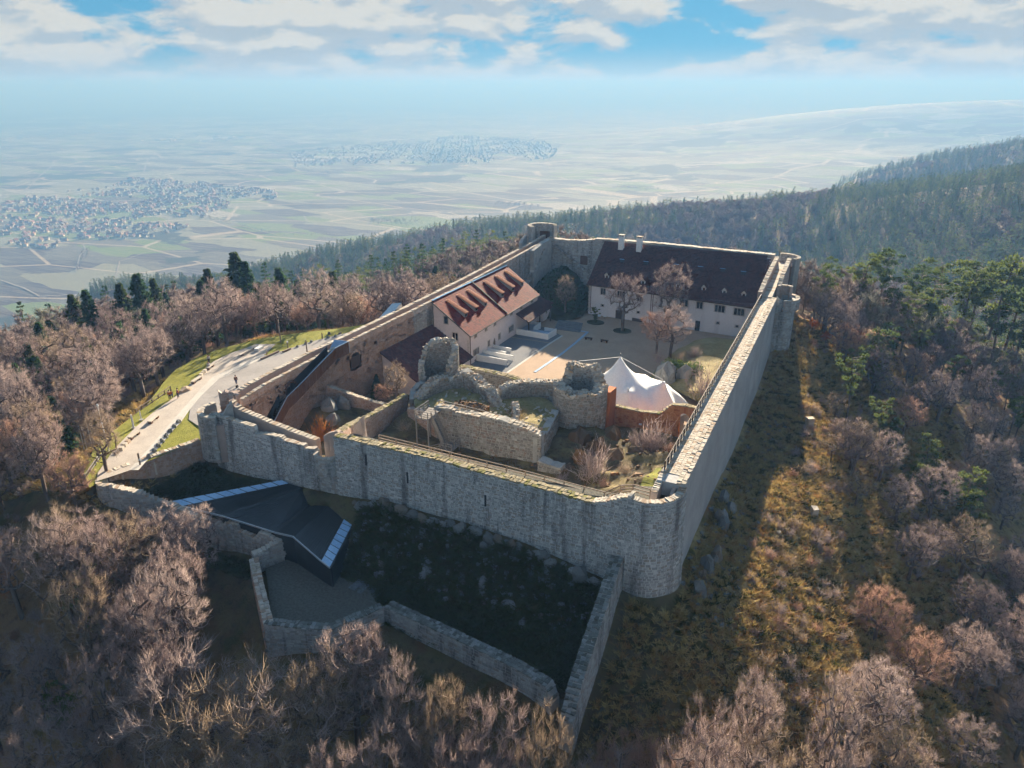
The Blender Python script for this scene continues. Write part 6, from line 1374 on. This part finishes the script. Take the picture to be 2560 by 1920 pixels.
def scatter(name, P, rot, scl, pick, protos, label):
    me = bpy.data.meshes.new(name); me.vertices.add(len(P)); me.vertices.foreach_set('co', np.asarray(P, np.float32).ravel())
    for nm, tp, v in (('rot', 'FLOAT', rot), ('scl', 'FLOAT', scl), ('pick', 'INT', pick)):
        a = me.attributes.new(nm, tp, 'POINT'); a.data.foreach_set('value', np.asarray(v, np.float32 if tp == 'FLOAT' else np.int32))
    o = link(name, me, kind='stuff', label=label)
    g = bpy.data.node_groups.new(name, 'GeometryNodeTree'); g.interface.new_socket('Geometry', in_out='INPUT', socket_type='NodeSocketGeometry'); g.interface.new_socket('Geometry', in_out='OUTPUT', socket_type='NodeSocketGeometry')
    gi_ = g.nodes.new('NodeGroupInput'); go = g.nodes.new('NodeGroupOutput'); jn = g.nodes.new('GeometryNodeJoinGeometry')
    def attr(nm, tp): n = g.nodes.new('GeometryNodeInputNamedAttribute'); n.data_type = tp; n.inputs[0].default_value = nm; return n.outputs[0]
    cx = g.nodes.new('ShaderNodeCombineXYZ'); g.links.new(attr('rot', 'FLOAT'), cx.inputs[2]); sc_ = attr('scl', 'FLOAT'); pk = attr('pick', 'INT')
    for k, pr in enumerate(protos):
        cmp_ = g.nodes.new('FunctionNodeCompare'); cmp_.data_type = 'INT'; cmp_.operation = 'EQUAL'; g.links.new(pk, cmp_.inputs[2]); cmp_.inputs[3].default_value = k
        oi = g.nodes.new('GeometryNodeObjectInfo'); oi.inputs[0].default_value = pr; oi.inputs['As Instance'].default_value = True
        ip = g.nodes.new('GeometryNodeInstanceOnPoints'); g.links.new(gi_.outputs[0], ip.inputs['Points']); g.links.new(cmp_.outputs[0], ip.inputs['Selection']); g.links.new(oi.outputs['Geometry'], ip.inputs['Instance']); g.links.new(cx.outputs[0], ip.inputs['Rotation']); g.links.new(sc_, ip.inputs['Scale'])
        g.links.new(ip.outputs[0], jn.inputs[0])
    g.links.new(jn.outputs[0], go.inputs[0]); md = o.modifiers.new('scatter', 'NODES'); md.node_group = g
    return o

# --- near wood: candidates on a jittered grid, nearest ones as trees of their own
cand = []
gxs = np.arange(-190, 190, 5.6)
for x0 in gxs:
    for y0 in np.arange(-64, 260, 5.6):
        x, y = x0 + NPR.uniform(-2.6, 2.6), y0 + NPR.uniform(-2.6, 2.6)
        d = math.hypot(x - 77.5, y + 65.3)
        if d > 330 or d < 30 or not clear(x, y): continue
        cand.append((x, y, d))
ca_ = np.array(cand); ch_ = height(ca_[:, 0], ca_[:, 1])
near = []
for (x, y, d), z in zip(cand, ch_):
    if not in_view(x, y, z, 11): continue
    if x > 80 and -4 < y < 112 and NPR.uniform() < (.25 if x < 108 else .05): continue
    near.append((x, y, z, d))
def wood_label(x, y):
    if y < -6 and x > 16: return 'bare grey-brown tree in the wood below the lower wall, nearest the camera', 'bare trees in front of the castle'
    if x < 0 and y < 55: return 'bare brown tree in the wood left of the path', 'bare trees left of the path'
    if x <= 16: return 'bare brown tree on the slope below the outer wall at left' if y < 0 else 'bare tree behind the left castle wall', 'bare trees at the left' if y < 0 else 'bare trees behind the left wall'
    if y > 105: return 'bare tree on the hillside beyond the back of the castle', 'bare trees beyond the castle'
    return 'bare brown tree in the wood on the right-hand slope', 'bare trees on the right slope'
near.sort(key=lambda q: q[3]); NB = 0; rest = []
conif_zone = lambda x, y: (0.62 if (x > 90 and y > 120) else 0.22 if (x > 86 and y > 55) else 0.26 if (x < -40 and y > 5) else 0.03)
for (x, y, z, d) in near:
    pc = conif_zone(x, y)
    if NPR.uniform() < pc:
        if d < 235:
            left = x < 0; K = SPRUCE[NPR.randint(3)] if left else (PINE + BUSHY)[NPR.randint(4)]
            K.place('spruce_tree' if left else 'pine_tree', x, y, z - .2, NPR.uniform(.55, .85) if left else NPR.uniform(.6, .95), NPR.uniform(0, 6.28), 'dark evergreen spruce among the bare trees left of the castle' if left else 'green pine among the bare trees right of the castle', group='spruces in the left wood' if left else 'pines in the right wood')
        else: rest.append((x, y, z, d, 1))
        continue
    if NB < 250 and d < 260:
        NB += 1; front = y < -6; u = NPR.uniform()
        K = BARE_IVY[NPR.randint(2)] if u < .05 else BARE_RED[NPR.randint(2)] if u < .18 else GNARL[NPR.randint(2)] if u < .28 else BARE[NPR.randint(6)]
        sc = NPR.uniform(.78, 1.1)
        if front and x > 15: sc = min(1.35, max(.75, (NPR.uniform(-.5, 3.5) - z) / 11.8))
        if x > 80 and d < 200: sc *= .80
        lb_, gp = wood_label(x, y); sw = sc * NPR.uniform(.68, .92) if front else sc
        K.place('bare_tree', x, y, z - .2, sw, NPR.uniform(0, 6.28), lb_, group=gp, szz=sc / sw)
    else: rest.append((x, y, z, d, 0))
# trees that stand free before the lower walls
for i, (x, y, top) in enumerate(((42.6,-22.4,6.0),(39.6,-26.6,4.6),(47.4,-24.6,5.0),(52.4,-25.4,4.6),(57.6,-25.6,4.8),(62.4,-26.2,4.4),(67.0,-20.8,5.4),(69.9,-20.7,5),(76.4,-11.4,5.0),(73.4,-17.5,5.0),(73,-23,6),(82.9,-11,5))):
    z = hz(x, y); (BARE + BARE_RED)[i % 8].place('bare_tree', x, y, z - .2, (.70, .80, .64)[i % 3], i * 1.7, 'pale pinkish bare tree rising before the long lower wall' if x < 61 else 'pale bare tree on the shaded slope right of the wing wall', group='trees before the lower wall' if x < 61 else 'trees right of the wing wall', szz=(top - z) / 11.6 / (.70, .80, .64)[i % 3])
for i, (x, y, top) in enumerate(((12.8,-14.6,6.5),(9.6,-17,6.5),(8.5,-20.5,7),(8.8,-24,7),(17,-22,6),(21.4,-26.5,6),(18.2,-28,6),(10.8,-28.5,6.5),(1.5,-24.6,7))):
    z = hz(x, y); sc = min(.85, (top - z) / 11.6); BARE[i % 6].place('bare_tree', x, y, z - .2, sc, i * 2.1, 'broad pale bare tree crowding the outer wall beside the black roof', group='trees beside the outer wall', szz=(top - z) / 11.6 / sc)
for i, (x, y, top) in enumerate(((37.1,-28,3),(36.5,-30.4,3),(33.3,-30.9,3),(26.9,-31.2,3))):
    z = hz(x, y); GNARL[i % 2].place('bare_tree', x, y, z - .2, (top - z) / 9.2, i * 2.6, 'gnarled bare tree with long pale branches before the gravel platform', group='gnarled trees before the platform')
# tall slender trees along the outside of the left wall
for (x, y) in ((-10,66),(-14,70),(-9,76),(-16,80),(-11,86),(-18,90),(-9,95),(-15,99),(-11,106),(-20,108),(-24,74),(-26,84),(-24,97),(-14,114),(-22,118),(-30,104),(-8,124),(-16,128)):
    TALL[NPR.randint(3)].place('bare_tree', x, y, hz(x, y) - .2, NPR.uniform(.66, .86), NPR.uniform(0, 6.28), 'tall slender bare tree standing just outside the left wall', group='slender trees outside the left wall')
# conifers that stand out at the left edge of the hill
for i, (x, y, top) in enumerate(((-75.9,38.1,6.5),(-76,46.7,6.0),(-77.6,52.9,6.7),(-79.5,58.6,4.1),(-71.3,68.4,5.3),(-70,77.1,8.0),(-64.9,75.2,6.5),(-51.8,45,4.0),(-40.8,49.7,5.5),(-53.8,7.2,3),(-61.2,14.4,3.5),(-44,13.7,3.0),(-68.5,21.8,4.5),(-84,40,4),(-60,58,2.5),(-48,62,3.5),(-40,30,1.5),(-47,37,2.5),(-56,44,3),(-63,35,3),(-38,57,3),(-46,73,4),(-53,67,4),(-59,81,4),(-44,84,4),(-34,66,3.5),(-67,62,4),(-37,20,1))):
    z = hz(x, y); SPRUCE[i % 3].place('spruce_tree', x, y, z - .2, max(.7, (top + 3.5 - z) / 15), NPR.uniform(0, 6.28), 'dark green spruce rising above the bare wood left of the path', group='spruces left of the path')
# pines on the right
for i, (x, y, top) in enumerate(((73.3,111.6,13.1),(81,124,12.5),(85.6,133.4,12.0),(104.8,138.4,9.5),(113.5,153.4,8.5),(118.9,159.5,7.0),(91.2,114.2,8.0),(97,128,8),(108,146,8),(124,150,6),(88,122,8),(94,142,7),(101,150,7),(112,132,6),(80,140,6),(118,140,6))):
    z = hz(x, y); PINE[i % 3].place('pine_tree', x, y, z - .2, max(.8, (top + 2 - z) / 13.5), NPR.uniform(0, 6.28), ('tall pine with a bare trunk beside the far end of the right wall' if i == 0 else 'tall pine with clumped crown on the slope right of the castle'), group=None if i == 0 else 'pines right of the castle')
for i, (x, y, s) in enumerate(((95.2,123.7,1.4),(85.6,91.6,1.25),(88,103,1.05),(86,84.9,.7),(99,116,1.25))):
    BUSHY[0].place('pine_tree', x, y, hz(x, y) - .2, s, NPR.uniform(0, 6.28), ('dense bushy pine before the tall pines', 'bushy pine at the upper edge of the sunlit slope', 'middle bushy pine above the sunlit slope', 'small young pine on the sunlit slope', 'bushy pine at the edge of the right wood')[i])
# farther wood: one mass each of bare trees and conifers
pts_b, pts_c = [], []
for (x, y, z, d, c) in rest: (pts_c if c else pts_b).append((x, y, z))
for it in range(64000):
    r = math.sqrt(260 ** 2 + (1350 ** 2 - 260 ** 2) * NPR.uniform()) if it < 38000 else NPR.uniform(1300, 2200); an = rad(-46 + 92 * NPR.uniform()) if it < 38000 else rad(-44 + 46 * NPR.uniform()); hd = rad(25.05)
    x, y = 77.5 - math.sin(hd + an) * r, -65.3 + math.cos(hd + an) * r
    if r < 328: continue
    pts_b.append((x, y, None))
xs = np.array([p_[0] for p_ in pts_b]); ys = np.array([p_[1] for p_ in pts_b]); zs = height(xs, ys)
fz = _vn(xs, ys, 90.0) + .6 * _vn(xs, ys, 33.0) + .25 * np.clip((ys - 300) / 400, 0, 1)
rng_ = np.hypot(xs - 77.5, ys + 65.3); keep = (zs > -330 + 40 * _vn(xs, ys, 120.0)) & (ys < 2100)
isc = (fz > -.28 + .5 * NPR.normal(0, .4, len(xs))) & (rng_ > 262)
def group_pts(mask, extra, protos, name, label, s0, s1):
    P = np.stack([xs[mask], ys[mask], zs[mask] - .3], 1)
    if len(extra): P = np.concatenate([P, np.array(extra) - np.array([0, 0, .3])])
    v = [in_view(*p_, 14, .05) for p_ in P]; P = P[np.array(v)]
    n = len(P); return scatter(name, P, NPR.uniform(0, 6.28, n), NPR.uniform(s0, s1, n), NPR.randint(0, len(protos), n), protos, label)
group_pts(keep & ~isc, [], [k.proto('far_bare_tree') for k in FAR_BARE], 'bare_woodland', 'bare winter wood covering the far slopes and spur', .75, 1.15)
group_pts(keep & isc, [p_ for p_ in pts_c], [k.proto('far_conifer') for k in FAR_SPRUCE + FAR_PINE], 'conifer_woodland', 'dark conifers covering the far hillside and spur', .65, 1.2)
# grass tufts
TUFT = [Kind(None, blades(*(lambda p, q: (p, q, NPR.uniform(.018, .05, 26)))(NPR.normal(0, .14, (26, 3)) * np.array([1, 1, 0]), NPR.normal(0, .30, (26, 3)) * np.array([1, 1, .3]) + np.array([0, 0, .38]))), None, nm) for nm in ('tuft_straw', 'tuft_straw', 'tuft_green')]
tf_ = []
for it in range(42000):
    u = NPR.uniform()
    if u < .62:
        x, y = NPR.uniform(61.8, 102), NPR.uniform(-22, 112)
        if x < 66.2 and y > -1: continue
    elif u < .86: x, y = NPR.uniform(-2, 60), NPR.uniform(-13, -1)
    else: x, y = NPR.uniform(-30, -2), NPR.uniform(-16, 52)
    if u >= .86 and inside_poly(TERR, x, y): continue
    if .62 <= u < .86 and (inside_poly([(1,-11),(29.5,-11.6),(26,0),(13,0)], x, y) or inside_poly([(18,-14),(28,-20),(37,-13),(30,-8.6),(20,-8)], x, y)): continue
    tf_.append((x, y, 2 if .62 <= u < .86 else (0 if NPR.uniform() < .8 else 2)))
ta = np.array(tf_); tz_ = height(ta[:, 0], ta[:, 1]); n = len(ta)
scatter('grass_tufts', np.stack([ta[:, 0], ta[:, 1], tz_ - .04], 1), NPR.uniform(0, 6.28, n), NPR.uniform(.6, 1.6, n), ta[:, 2].astype(int), [k.proto('grass_tuft') for k in TUFT], 'tufts of dry grass on the slopes below the walls')
# undergrowth
ug = []
for it in range(13000):
    x, y = NPR.uniform(-70, 130), NPR.uniform(-60, 150)
    if -1 < x < 66 and -1 < y < 118: continue
    if not clear(x, y):
        if not (66.5 < x < 90 and -8 < y < 118): continue
        k = (_vn(np.array([x]), np.array([y]), 7.0)[0] > -.25) and x > 70
        if not (k and NPR.uniform() < (.16 if x < 74 else .6)): continue
    elif NPR.uniform() > .24: continue
    ug.append((x, y))
ua = np.array(ug); uz = height(ua[:, 0], ua[:, 1]); vis = np.array([in_view(a, b_, z, 2) for a, b_, z in zip(ua[:, 0], ua[:, 1], uz)])
P = np.stack([ua[:, 0], ua[:, 1], uz - .1], 1)[vis]; n = len(P)
scatter('undergrowth', P, NPR.uniform(0, 6.28, n), NPR.uniform(.35, 1.0, n), NPR.randint(0, 3, n), [k.proto('low_shrub') for k in SHRUB], 'low bare brushwood on the slopes round the castle')

# --- trees and shrubs inside the castle
def yz(x, y): return float(zyard(x, y))
BARE[1].place('courtyard_tree', 32.8, 89.9, yz(32, 90), 1.18, .4, 'slim bare tree in a round bed before the left half of the long building', 'tree')
BARE[4].place('courtyard_tree', 42.0, 95.0, -.6, 1.22, 1.4, 'broad bare tree close to the middle of the long building', 'tree')
BARE_RED[0].place('courtyard_tree', 44.2, 76.5, .2, .98, 2.0, 'reddish round-crowned bare tree at the edge of the garden mound', 'tree')
BARE[2].place('courtyard_tree', 47.6, 74.2, .4, .95, 2.9, 'thin bare tree right of the reddish round-crowned tree', 'tree')
BUSHY[0].place('courtyard_tree', 25.0, 93.8, yz(25, 94), .42, 0, 'small dark evergreen in the round bed by the corner of the long building', 'tree')
BARE[0].place('courtyard_tree', 17.0, 94.5, .8, .80, 0.3, 'bare tree in the dark corner before the ivy mound', 'tree')
BARE[3].place('ward_tree', 11.0, 30.4, .8, .62, 1.1, 'bare shrubby tree beside the lean-to in the lower yard', 'tree')
BARE_RED[1].place('ward_tree', 9.2, 29.0, .8, .42, 0.2, 'small orange-brown weeping tree left of the shrubby tree in the lower yard', 'tree')
SPRUCE[0].place('ward_tree', 6.6, 30.2, .6, .26, 0, 'dark narrow evergreen against the left wall in the lower yard', 'tree')
SPRUCE[1].place('ward_tree', 5.6, 32.4, .5, .30, 0, 'dark narrow evergreen nearest the lean-to against the left wall', 'tree')
ORANGE.place('orange_bush', 8.2, 13.8, .8, 1.0, 0, 'orange-lit many-stemmed bush in the sunken yard behind the front wall', 'bush')
SHRUB[0].place('pale_bush', 51.2, 15.6, 3.2, 2.1, .2, 'pale many-stemmed bush before the rocks under the keep tower', 'bush', szz=1.5)
SHRUB[1].place('pale_bush', 56.4, 26.5, 3.8, 2.3, 1.2, 'round straw-coloured bush before the red wall', 'bush', szz=1.15)
SHRUB[0].place('pale_bush', 58.6, 53.6, 1.6, 2.4, 2.2, 'large pale bush beside the right wall behind the tent', 'bush', szz=1.4)
SHRUB[2].place('red_bush', 29.6, 23.2, 6.5, .8, .2, 'small dark red bush on the keep platform', 'bush')
SHRUB[1].place('pale_bush', 35.6, 19.6, 6.6, .6, .2, 'small brown bush at the edge of the keep platform', 'bush')
for i, (x, y, s) in enumerate(((50,70,.9),(52.6,72.5,1.1),(46.8,68,.9),(54,66,.8))): SHRUB[i % 2].place('garden_bush', x, y, 1.6, s * 1.3, i, 'bare bush on the garden mound behind the tent', 'bush', 'bushes on the garden mound')
for i, (x, y, s, k) in enumerate(((47.5,14.2,.9,0),(49.5,19.5,1.0,1),(53.5,13.5,.8,2),(55.2,17.4,.9,0),(53.6,27.5,1.1,1),(56,28.5,1.3,0),(59.4,24,.9,2),(50.8,29.6,.8,1),(24.6,11.0,.8,0),(22.4,15.5,1.0,1),(20.8,20.5,.9,2),(13.5,16.0,.9,1),(12.4,27.0,1.0,2),(7.4,26.0,.9,0),(14.6,31.5,.9,1),(6.2,9.4,.8,0))):
    SHRUB[k].place('ward_bush', x, y, float(zward(np.array([x]), np.array([y]))[0]) - .1, s, i, 'low scrubby bare bush among the rocks under the round tower' if x > 40 else 'low scrubby bare bush in the sunken yards left of the keep', 'bush', 'scrub under the round tower' if x > 40 else 'scrub left of the keep')
IVY = Kind(None, blades(*(lambda p: (p, p + rnd_dir(900) * .4, NPR.uniform(.10, .2, 900)))(NPR.normal(0, .8, (900, 3)) * np.array([1.2, 1.2, .6]))), None, 'ivy')
for i, (x, y, z, s) in enumerate(((51.5,61.0,4.2,.8),(53.8,62.2,3.4,.9),(54.6,64.4,2.8,.7))): IVY.place('ivy_bush', x, y, z, s, i, 'green ivy clump over the rocks behind the tent', 'bush', 'ivy over the rocks')
for i, (x, y) in enumerate(((75.5,99.5),(72.8,104.5),(78.6,112),(80.4,113.5),(82.5,112.6),(86,116))): BEECH.place('beech_sapling', x, y, hz(x, y), NPR.uniform(.7, 1.1), i, 'young beech with orange dead leaves at the edge of the pines', 'tree', 'orange beech saplings')
for i, (x, y) in enumerate(((79.5,66),(80.5,57),(79.8,50.5),(82.4,61))): GNARL[i % 2].place('bare_tree', x, y, hz(x, y), .55, i, 'thin dark bare tree standing alone on the sunlit right slope', group='lone thin trees on the sunlit slope')
for i, (x, y, s) in enumerate(((106.5,43,.6),(98,62,.55),(101,66,.6))): IVY.place('ivy_bush', x, y, hz(x, y) + 2.5, s * 2.4, i, 'dense evergreen ivy bush in the right-hand wood', 'bush', 'ivy bushes in the right wood')

# the ivy mound in the back corner and the garden mound
def mound(name, poly, zf, mat): return sheet(name, poly, zf, mat, kind='structure', sub=0.8)
mound('ivy_mound', [(4,92),(17,90.5),(20.5,95),(20.5,113.6),(4,113.6)], lambda x, y: np.clip(7.5 * np.exp(-((x - 9.5) / 6) ** 2) * np.clip((y - 92) / 15, 0, 1) ** .7 + .5 * _vn(x, y, 1.6) - .3, -1, 9), M['dark_soil'])
mi_ = 2600; px_, py_ = NPR.uniform(4.5, 20, mi_), NPR.uniform(95, 113, mi_); pz_ = np.clip(7.5 * np.exp(-((px_ - 9.5) / 6) ** 2) * np.clip((py_ - 92) / 15, 0, 1) ** .7, 0, 9); p_ = np.stack([px_, py_, pz_], 1)
v_, f_ = blades(p_, p_ + rnd_dir(mi_) * .45, NPR.uniform(.1, .25, mi_)); link('ivy_cover', fast_mesh('ivy_cover', v_, f_, tone_by(f_), M['needle']), kind='stuff', label='dark ivy covering the mound in the back corner')
mound('garden_mound', [(46,57),(62.2,50),(62.2,92),(54,93),(47,78)], lambda x, y: 2.6 * np.clip((x - 45.5) / 8, 0, 1) * np.clip((93 - y) / 8, 0, 1) * np.clip((y - 48) / 6, 0, 1) + .3 * _vn(x, y, 2.5) + .1 * _vn(x, y, .8) - .1, M['straw_grass'])

# ------------------------------------------------------------------ villages on the plain
M['far_wall'] = mat_leafy('house_render', (0.45, 0.39, 0.32), (0.60, 0.56, 0.50), (0.40, 0.30, 0.22), 0.9)
M['far_roof'] = mat_leafy('house_roof_tiles', (0.24, 0.10, 0.065), (0.17, 0.10, 0.08), (0.20, 0.19, 0.19), 0.85)
def house_mesh(w, l, h, r):
    v = [(-w/2,-l/2,-1),(w/2,-l/2,-1),(w/2,l/2,-1),(-w/2,l/2,-1),(-w/2,-l/2,h),(w/2,-l/2,h),(w/2,l/2,h),(-w/2,l/2,h),(0,-l/2,h+r),(0,l/2,h+r),
         (-w/2-.5,-l/2-.4,h-.3),(w/2+.5,-l/2-.4,h-.3),(w/2+.5,l/2+.4,h-.3),(-w/2-.5,l/2+.4,h-.3),(0,-l/2-.4,h+r+.2),(0,l/2+.4,h+r+.2)]
    f = [(0,1,5,4),(1,2,6,5),(2,3,7,6),(3,0,4,7),(4,5,8),(6,7,9),(11,12,15,14),(13,10,14,15)]
    me = bpy.data.meshes.new('village_house'); me.from_pydata(v, [], f); me.materials.append(M['far_wall']); me.materials.append(M['far_roof'])
    me.polygons.foreach_set('material_index', [0]*6+[1]*2); me.update(); return me
HM = [house_mesh(9,12,5.5,4.5), house_mesh(8,15,5,4.5), house_mesh(11,11,6,5), house_mesh(10,20,6,4)]
def flat_house(): 
    me = house_mesh(26, 48, 7, 1.0); return me
VIL = {
 'v1': [(-3112,1714),(-3214,1976),(-3255,2170),(-3198,2353),(-3427,2695),(-3003,2702),(-2360,2619),(-2182,2392),(-2198,2032),(-2019,1824),(-1959,1570),(-2137,1450),(-2084,1308),(-2435,1311)],
 'v2': [(-3676,4193),(-3818,4725),(-3739,5487),(-3537,6479),(-2713,6244),(-2119,5519),(-1799,4569),(-2194,4038),(-2669,3871),(-3013,3498)],
 'v3': [(-7275,4410),(-7779,5224),(-7760,6290),(-7221,5897),(-6769,4646),(-6898,4174)],
}
def fill(poly, step, thin=.25):
    out = []; xs_ = [q[0] for q in poly]; ys_ = [q[1] for q in poly]; ang = .5; cs, sn = math.cos(ang), math.sin(ang); cx, cy = np.mean(xs_), np.mean(ys_); R0 = max(max(xs_) - min(xs_), max(ys_) - min(ys_))
    for a in np.arange(-R0, R0, step):
        for b_ in np.arange(-R0, R0, step * 1.25):
            if (int(a / step) % 4 == 0 and NPR.uniform() < .5) or NPR.uniform() < thin: continue
            x, y = cx + a * cs - b_ * sn + NPR.normal(0, step * .2), cy + a * sn + b_ * cs + NPR.normal(0, step * .2)
            if inside_poly(poly, x, y) and _vn(np.array([x]), np.array([y]), 130.0)[0] + .5 * _vn(np.array([x]), np.array([y]), 45.0)[0] > -.35: out.append((x, y))
    return out
hs = []; tr_ = []
for nm, st_ in (('v1', 21), ('v2', 30), ('v3', 40)):
    for (x, y) in fill(VIL[nm], st_, .25 if nm == 'v1' else .55): hs.append((x, y, nm))
    for (x, y) in fill(VIL[nm], st_ * 1.3, .35): tr_.append((x, y))
hz_ = height([q[0] for q in hs], [q[1] for q in hs]); hs = [(x, y, z, nm) for (x, y, nm), z in zip(hs, hz_) if in_view(x, y, z, 8, .02)]
hs.sort(key=lambda q: math.hypot(q[0] - 77, q[1] + 65))
for (x, y, z, nm) in hs[:300]:
    o = link('village_house', HM[NPR.randint(4)], None, (x, y, z), .5 + (math.pi / 2) * NPR.randint(2) + NPR.normal(0, .25), label='small gabled house in the nearest village on the plain at left', category='house', group='houses of the nearest village')
far_h = hs[300:]; protos = [bpy.data.objects.new('far_house', m_) for m_ in HM]; n = len(far_h)
scatter('distant_houses', [(x, y, z) for x, y, z, _ in far_h], .5 + (math.pi / 2) * NPR.randint(0, 2, n) + NPR.normal(0, .25, n), NPR.uniform(.75, 1.1, n), NPR.randint(0, 4, n), protos, 'pale huddled houses of the farther villages on the plain')
cx_, cy_ = -2560.0, 1900.0; cz_ = hz(cx_, cy_)
chh = thing('village_church', 'church with a pointed spire rising among the houses of the nearest village', 'church', (cx_, cy_, cz_))
mb = MB(); mb.prism([(cx_-8,cy_-16),(cx_+8,cy_-16),(cx_+8,cy_+16),(cx_-8,cy_+16)], cz_-1, cz_+11); mb.build('nave', M['far_wall'], chh)
mb = MB(); mb.add([(cx_-9,cy_-16.5,cz_+10.8),(cx_+9,cy_-16.5,cz_+10.8),(cx_+9,cy_+16.5,cz_+10.8),(cx_-9,cy_+16.5,cz_+10.8),(cx_,cy_-16.5,cz_+20),(cx_,cy_+16.5,cz_+20)], [(0,1,4),(2,3,5),(1,2,5,4),(3,0,4,5)]); mb.build('roof', M['far_roof'], chh)
mb = MB(); mb.prism([(cx_-4,cy_-24),(cx_+4,cy_-24),(cx_+4,cy_-16.2),(cx_-4,cy_-16.2)], cz_-1, cz_+24); mb.build('tower', M['far_wall'], chh)
mb = MB(); mb.add([(cx_-4.4,cy_-24.4,cz_+24),(cx_+4.4,cy_-24.4,cz_+24),(cx_+4.4,cy_-15.8,cz_+24),(cx_-4.4,cy_-15.8,cz_+24),(cx_,cy_-20,cz_+42)], [(0,1,4),(1,2,4),(2,3,4),(3,0,4)]); mb.build('spire', M['far_roof'], chh)
ind = [(-5702 + NPR.uniform(-350, 700), 4846 + NPR.uniform(-150, 800)) for k in range(26)]; FH = flat_house()
for (x, y) in ind: link('factory_hall', FH, None, (x, y, PLAIN), .5 + (math.pi / 2) * NPR.randint(2), label='broad pale flat-roofed hall in the works area on the plain', category='hall', group='halls of the works area')
tz = height([q[0] for q in tr_], [q[1] for q in tr_]); n = len(tr_)
hedge = []
for (x0, y0, x1, y1) in ((-2150,1950,-1610,1770),(-1610,1770,-1400,1880),(-3600,3720,-2700,3300),(-5100,5400,-4200,5000),(-2000,2300,-1500,2500),(-1750,1160,-1980,1360)):
    L_ = math.hypot(x1 - x0, y1 - y0)
    for k in range(int(L_ / 11)): t_ = k * 11 / L_; hedge.append((x0 + (x1 - x0) * t_ + NPR.normal(0, 4), y0 + (y1 - y0) * t_ + NPR.normal(0, 4)))
for k in range(900):   # copses
    c = [(-1450,2150),(-4000,3950),(-3900,4300),(-1200,2700),(-2600,3300),(-5200,4100),(-900,3400),(-6000,3900)][NPR.randint(8)]; hedge.append((c[0] + NPR.normal(0, 60), c[1] + NPR.normal(0, 35)))
hzz = height([q[0] for q in hedge], [q[1] for q in hedge])
P = [(x, y, z) for (x, y), z in zip(tr_, tz)] + [(x, y, z) for (x, y), z in zip(hedge, hzz)]; n = len(P)
scatter('plain_trees', P, NPR.uniform(0, 6.28, n), NPR.uniform(.5, .95, n), NPR.randint(0, 3, n), [k.proto('plain_tree') for k in FAR_BARE[:2] + FAR_PINE[:1]], 'hedges, garden trees and copses on the plain')
# roads
M['far_road'] = mat_plain('distant_road', (0.34, 0.31, 0.27), (0.30, 0.27, 0.24), 0.01, 0.95, 0.0)
def road(pts_, w, name='road'):
    w = w * .62
    S = polyline([(x, y, 0, 0) for x, y in pts_], 40); mb = MB(); q = []
    zz = height([p_[0] for p_, _ in S], [p_[1] for p_, _ in S])
    for (p_, n_), z in zip(S, zz): q += [(p_[0] - n_[0] * w / 2, p_[1] - n_[1] * w / 2, z + 1.2), (p_[0] + n_[0] * w / 2, p_[1] + n_[1] * w / 2, z + 1.2)]
    mb.add(q, [(2 * k, 2 * k + 2, 2 * k + 3, 2 * k + 1) for k in range(len(S) - 1)]); mb.build(name, M['far_road'], kind='structure')
for pts_, w in (([(-3467,2778),(-2991,2450),(-2747,2263),(-2400,1950)],11),([(-3919,3903),(-4500,4700),(-5116,5419),(-5341,6363),(-5380,7402)],22),([(-3614,2927),(-4199,3448),(-4529,3795),(-4583,4367)],14),([(-4529,3795),(-3873,3857),(-3605,3725),(-3100,3600)],12),([(-3635,2918),(-3676,2579),(-3404,2100),(-3200,1700)],10),([(-3404,2100),(-3956,2550),(-5396,3776)],12),
    ([(-1753,1157),(-1922,1292),(-1982,1355),(-2084,1420)],6),([(-1847,1019),(-1716,994),(-1611,963),(-1552,1010),(-1482,950)],7),([(-2153,1950),(-1809,1836),(-1611,1769),(-1611,1887)],6),([(-1800,2114),(-1701,2017),(-1559,2039),(-1517,2198),(-1300,2500)],7),([(-1620,1171),(-1751,1287),(-1791,1413),(-1653,1478)],6),([(-1000,2600),(-600,2900),(-500,3500),(-900,4200)],9),([(-300,3300),(200,3800),(300,4600)],9)):
    road(pts_, w)

# ------------------------------------------------------------------ things of a small look-alike group: told apart by their place
ORD = ['leftmost', 'second', 'third', 'fourth', 'fifth', 'sixth', 'seventh', 'eighth', 'ninth', 'tenth', 'eleventh', 'twelfth', 'thirteenth', 'fourteenth', 'fifteenth', 'sixteenth', 'seventeenth', 'eighteenth', 'nineteenth', 'twentieth']
fam = {}
for o in scene.objects:
    if o.parent is None and o.get('label') and o.get('group'): fam.setdefault((o['group'], o['label']), []).append(o)
for (g, l), os_ in fam.items():
    if 2 <= len(os_) <= 20:
        def sx(o):
            p_ = np.array(o.location) if o.type == 'EMPTY' else np.array([sum(c[k] for c in o.bound_box) / 8 for k in range(3)]) + np.array(o.location)
            d_ = (p_ - _cl) @ _cm; return d_[0] / -d_[2]
        for k, o in enumerate(sorted(os_, key=sx)):
            t_ = ', leftmost' if k == 0 else ', rightmost' if k == len(os_) - 1 else ', %s from the left' % ORD[k]
            o['label'] = l + t_
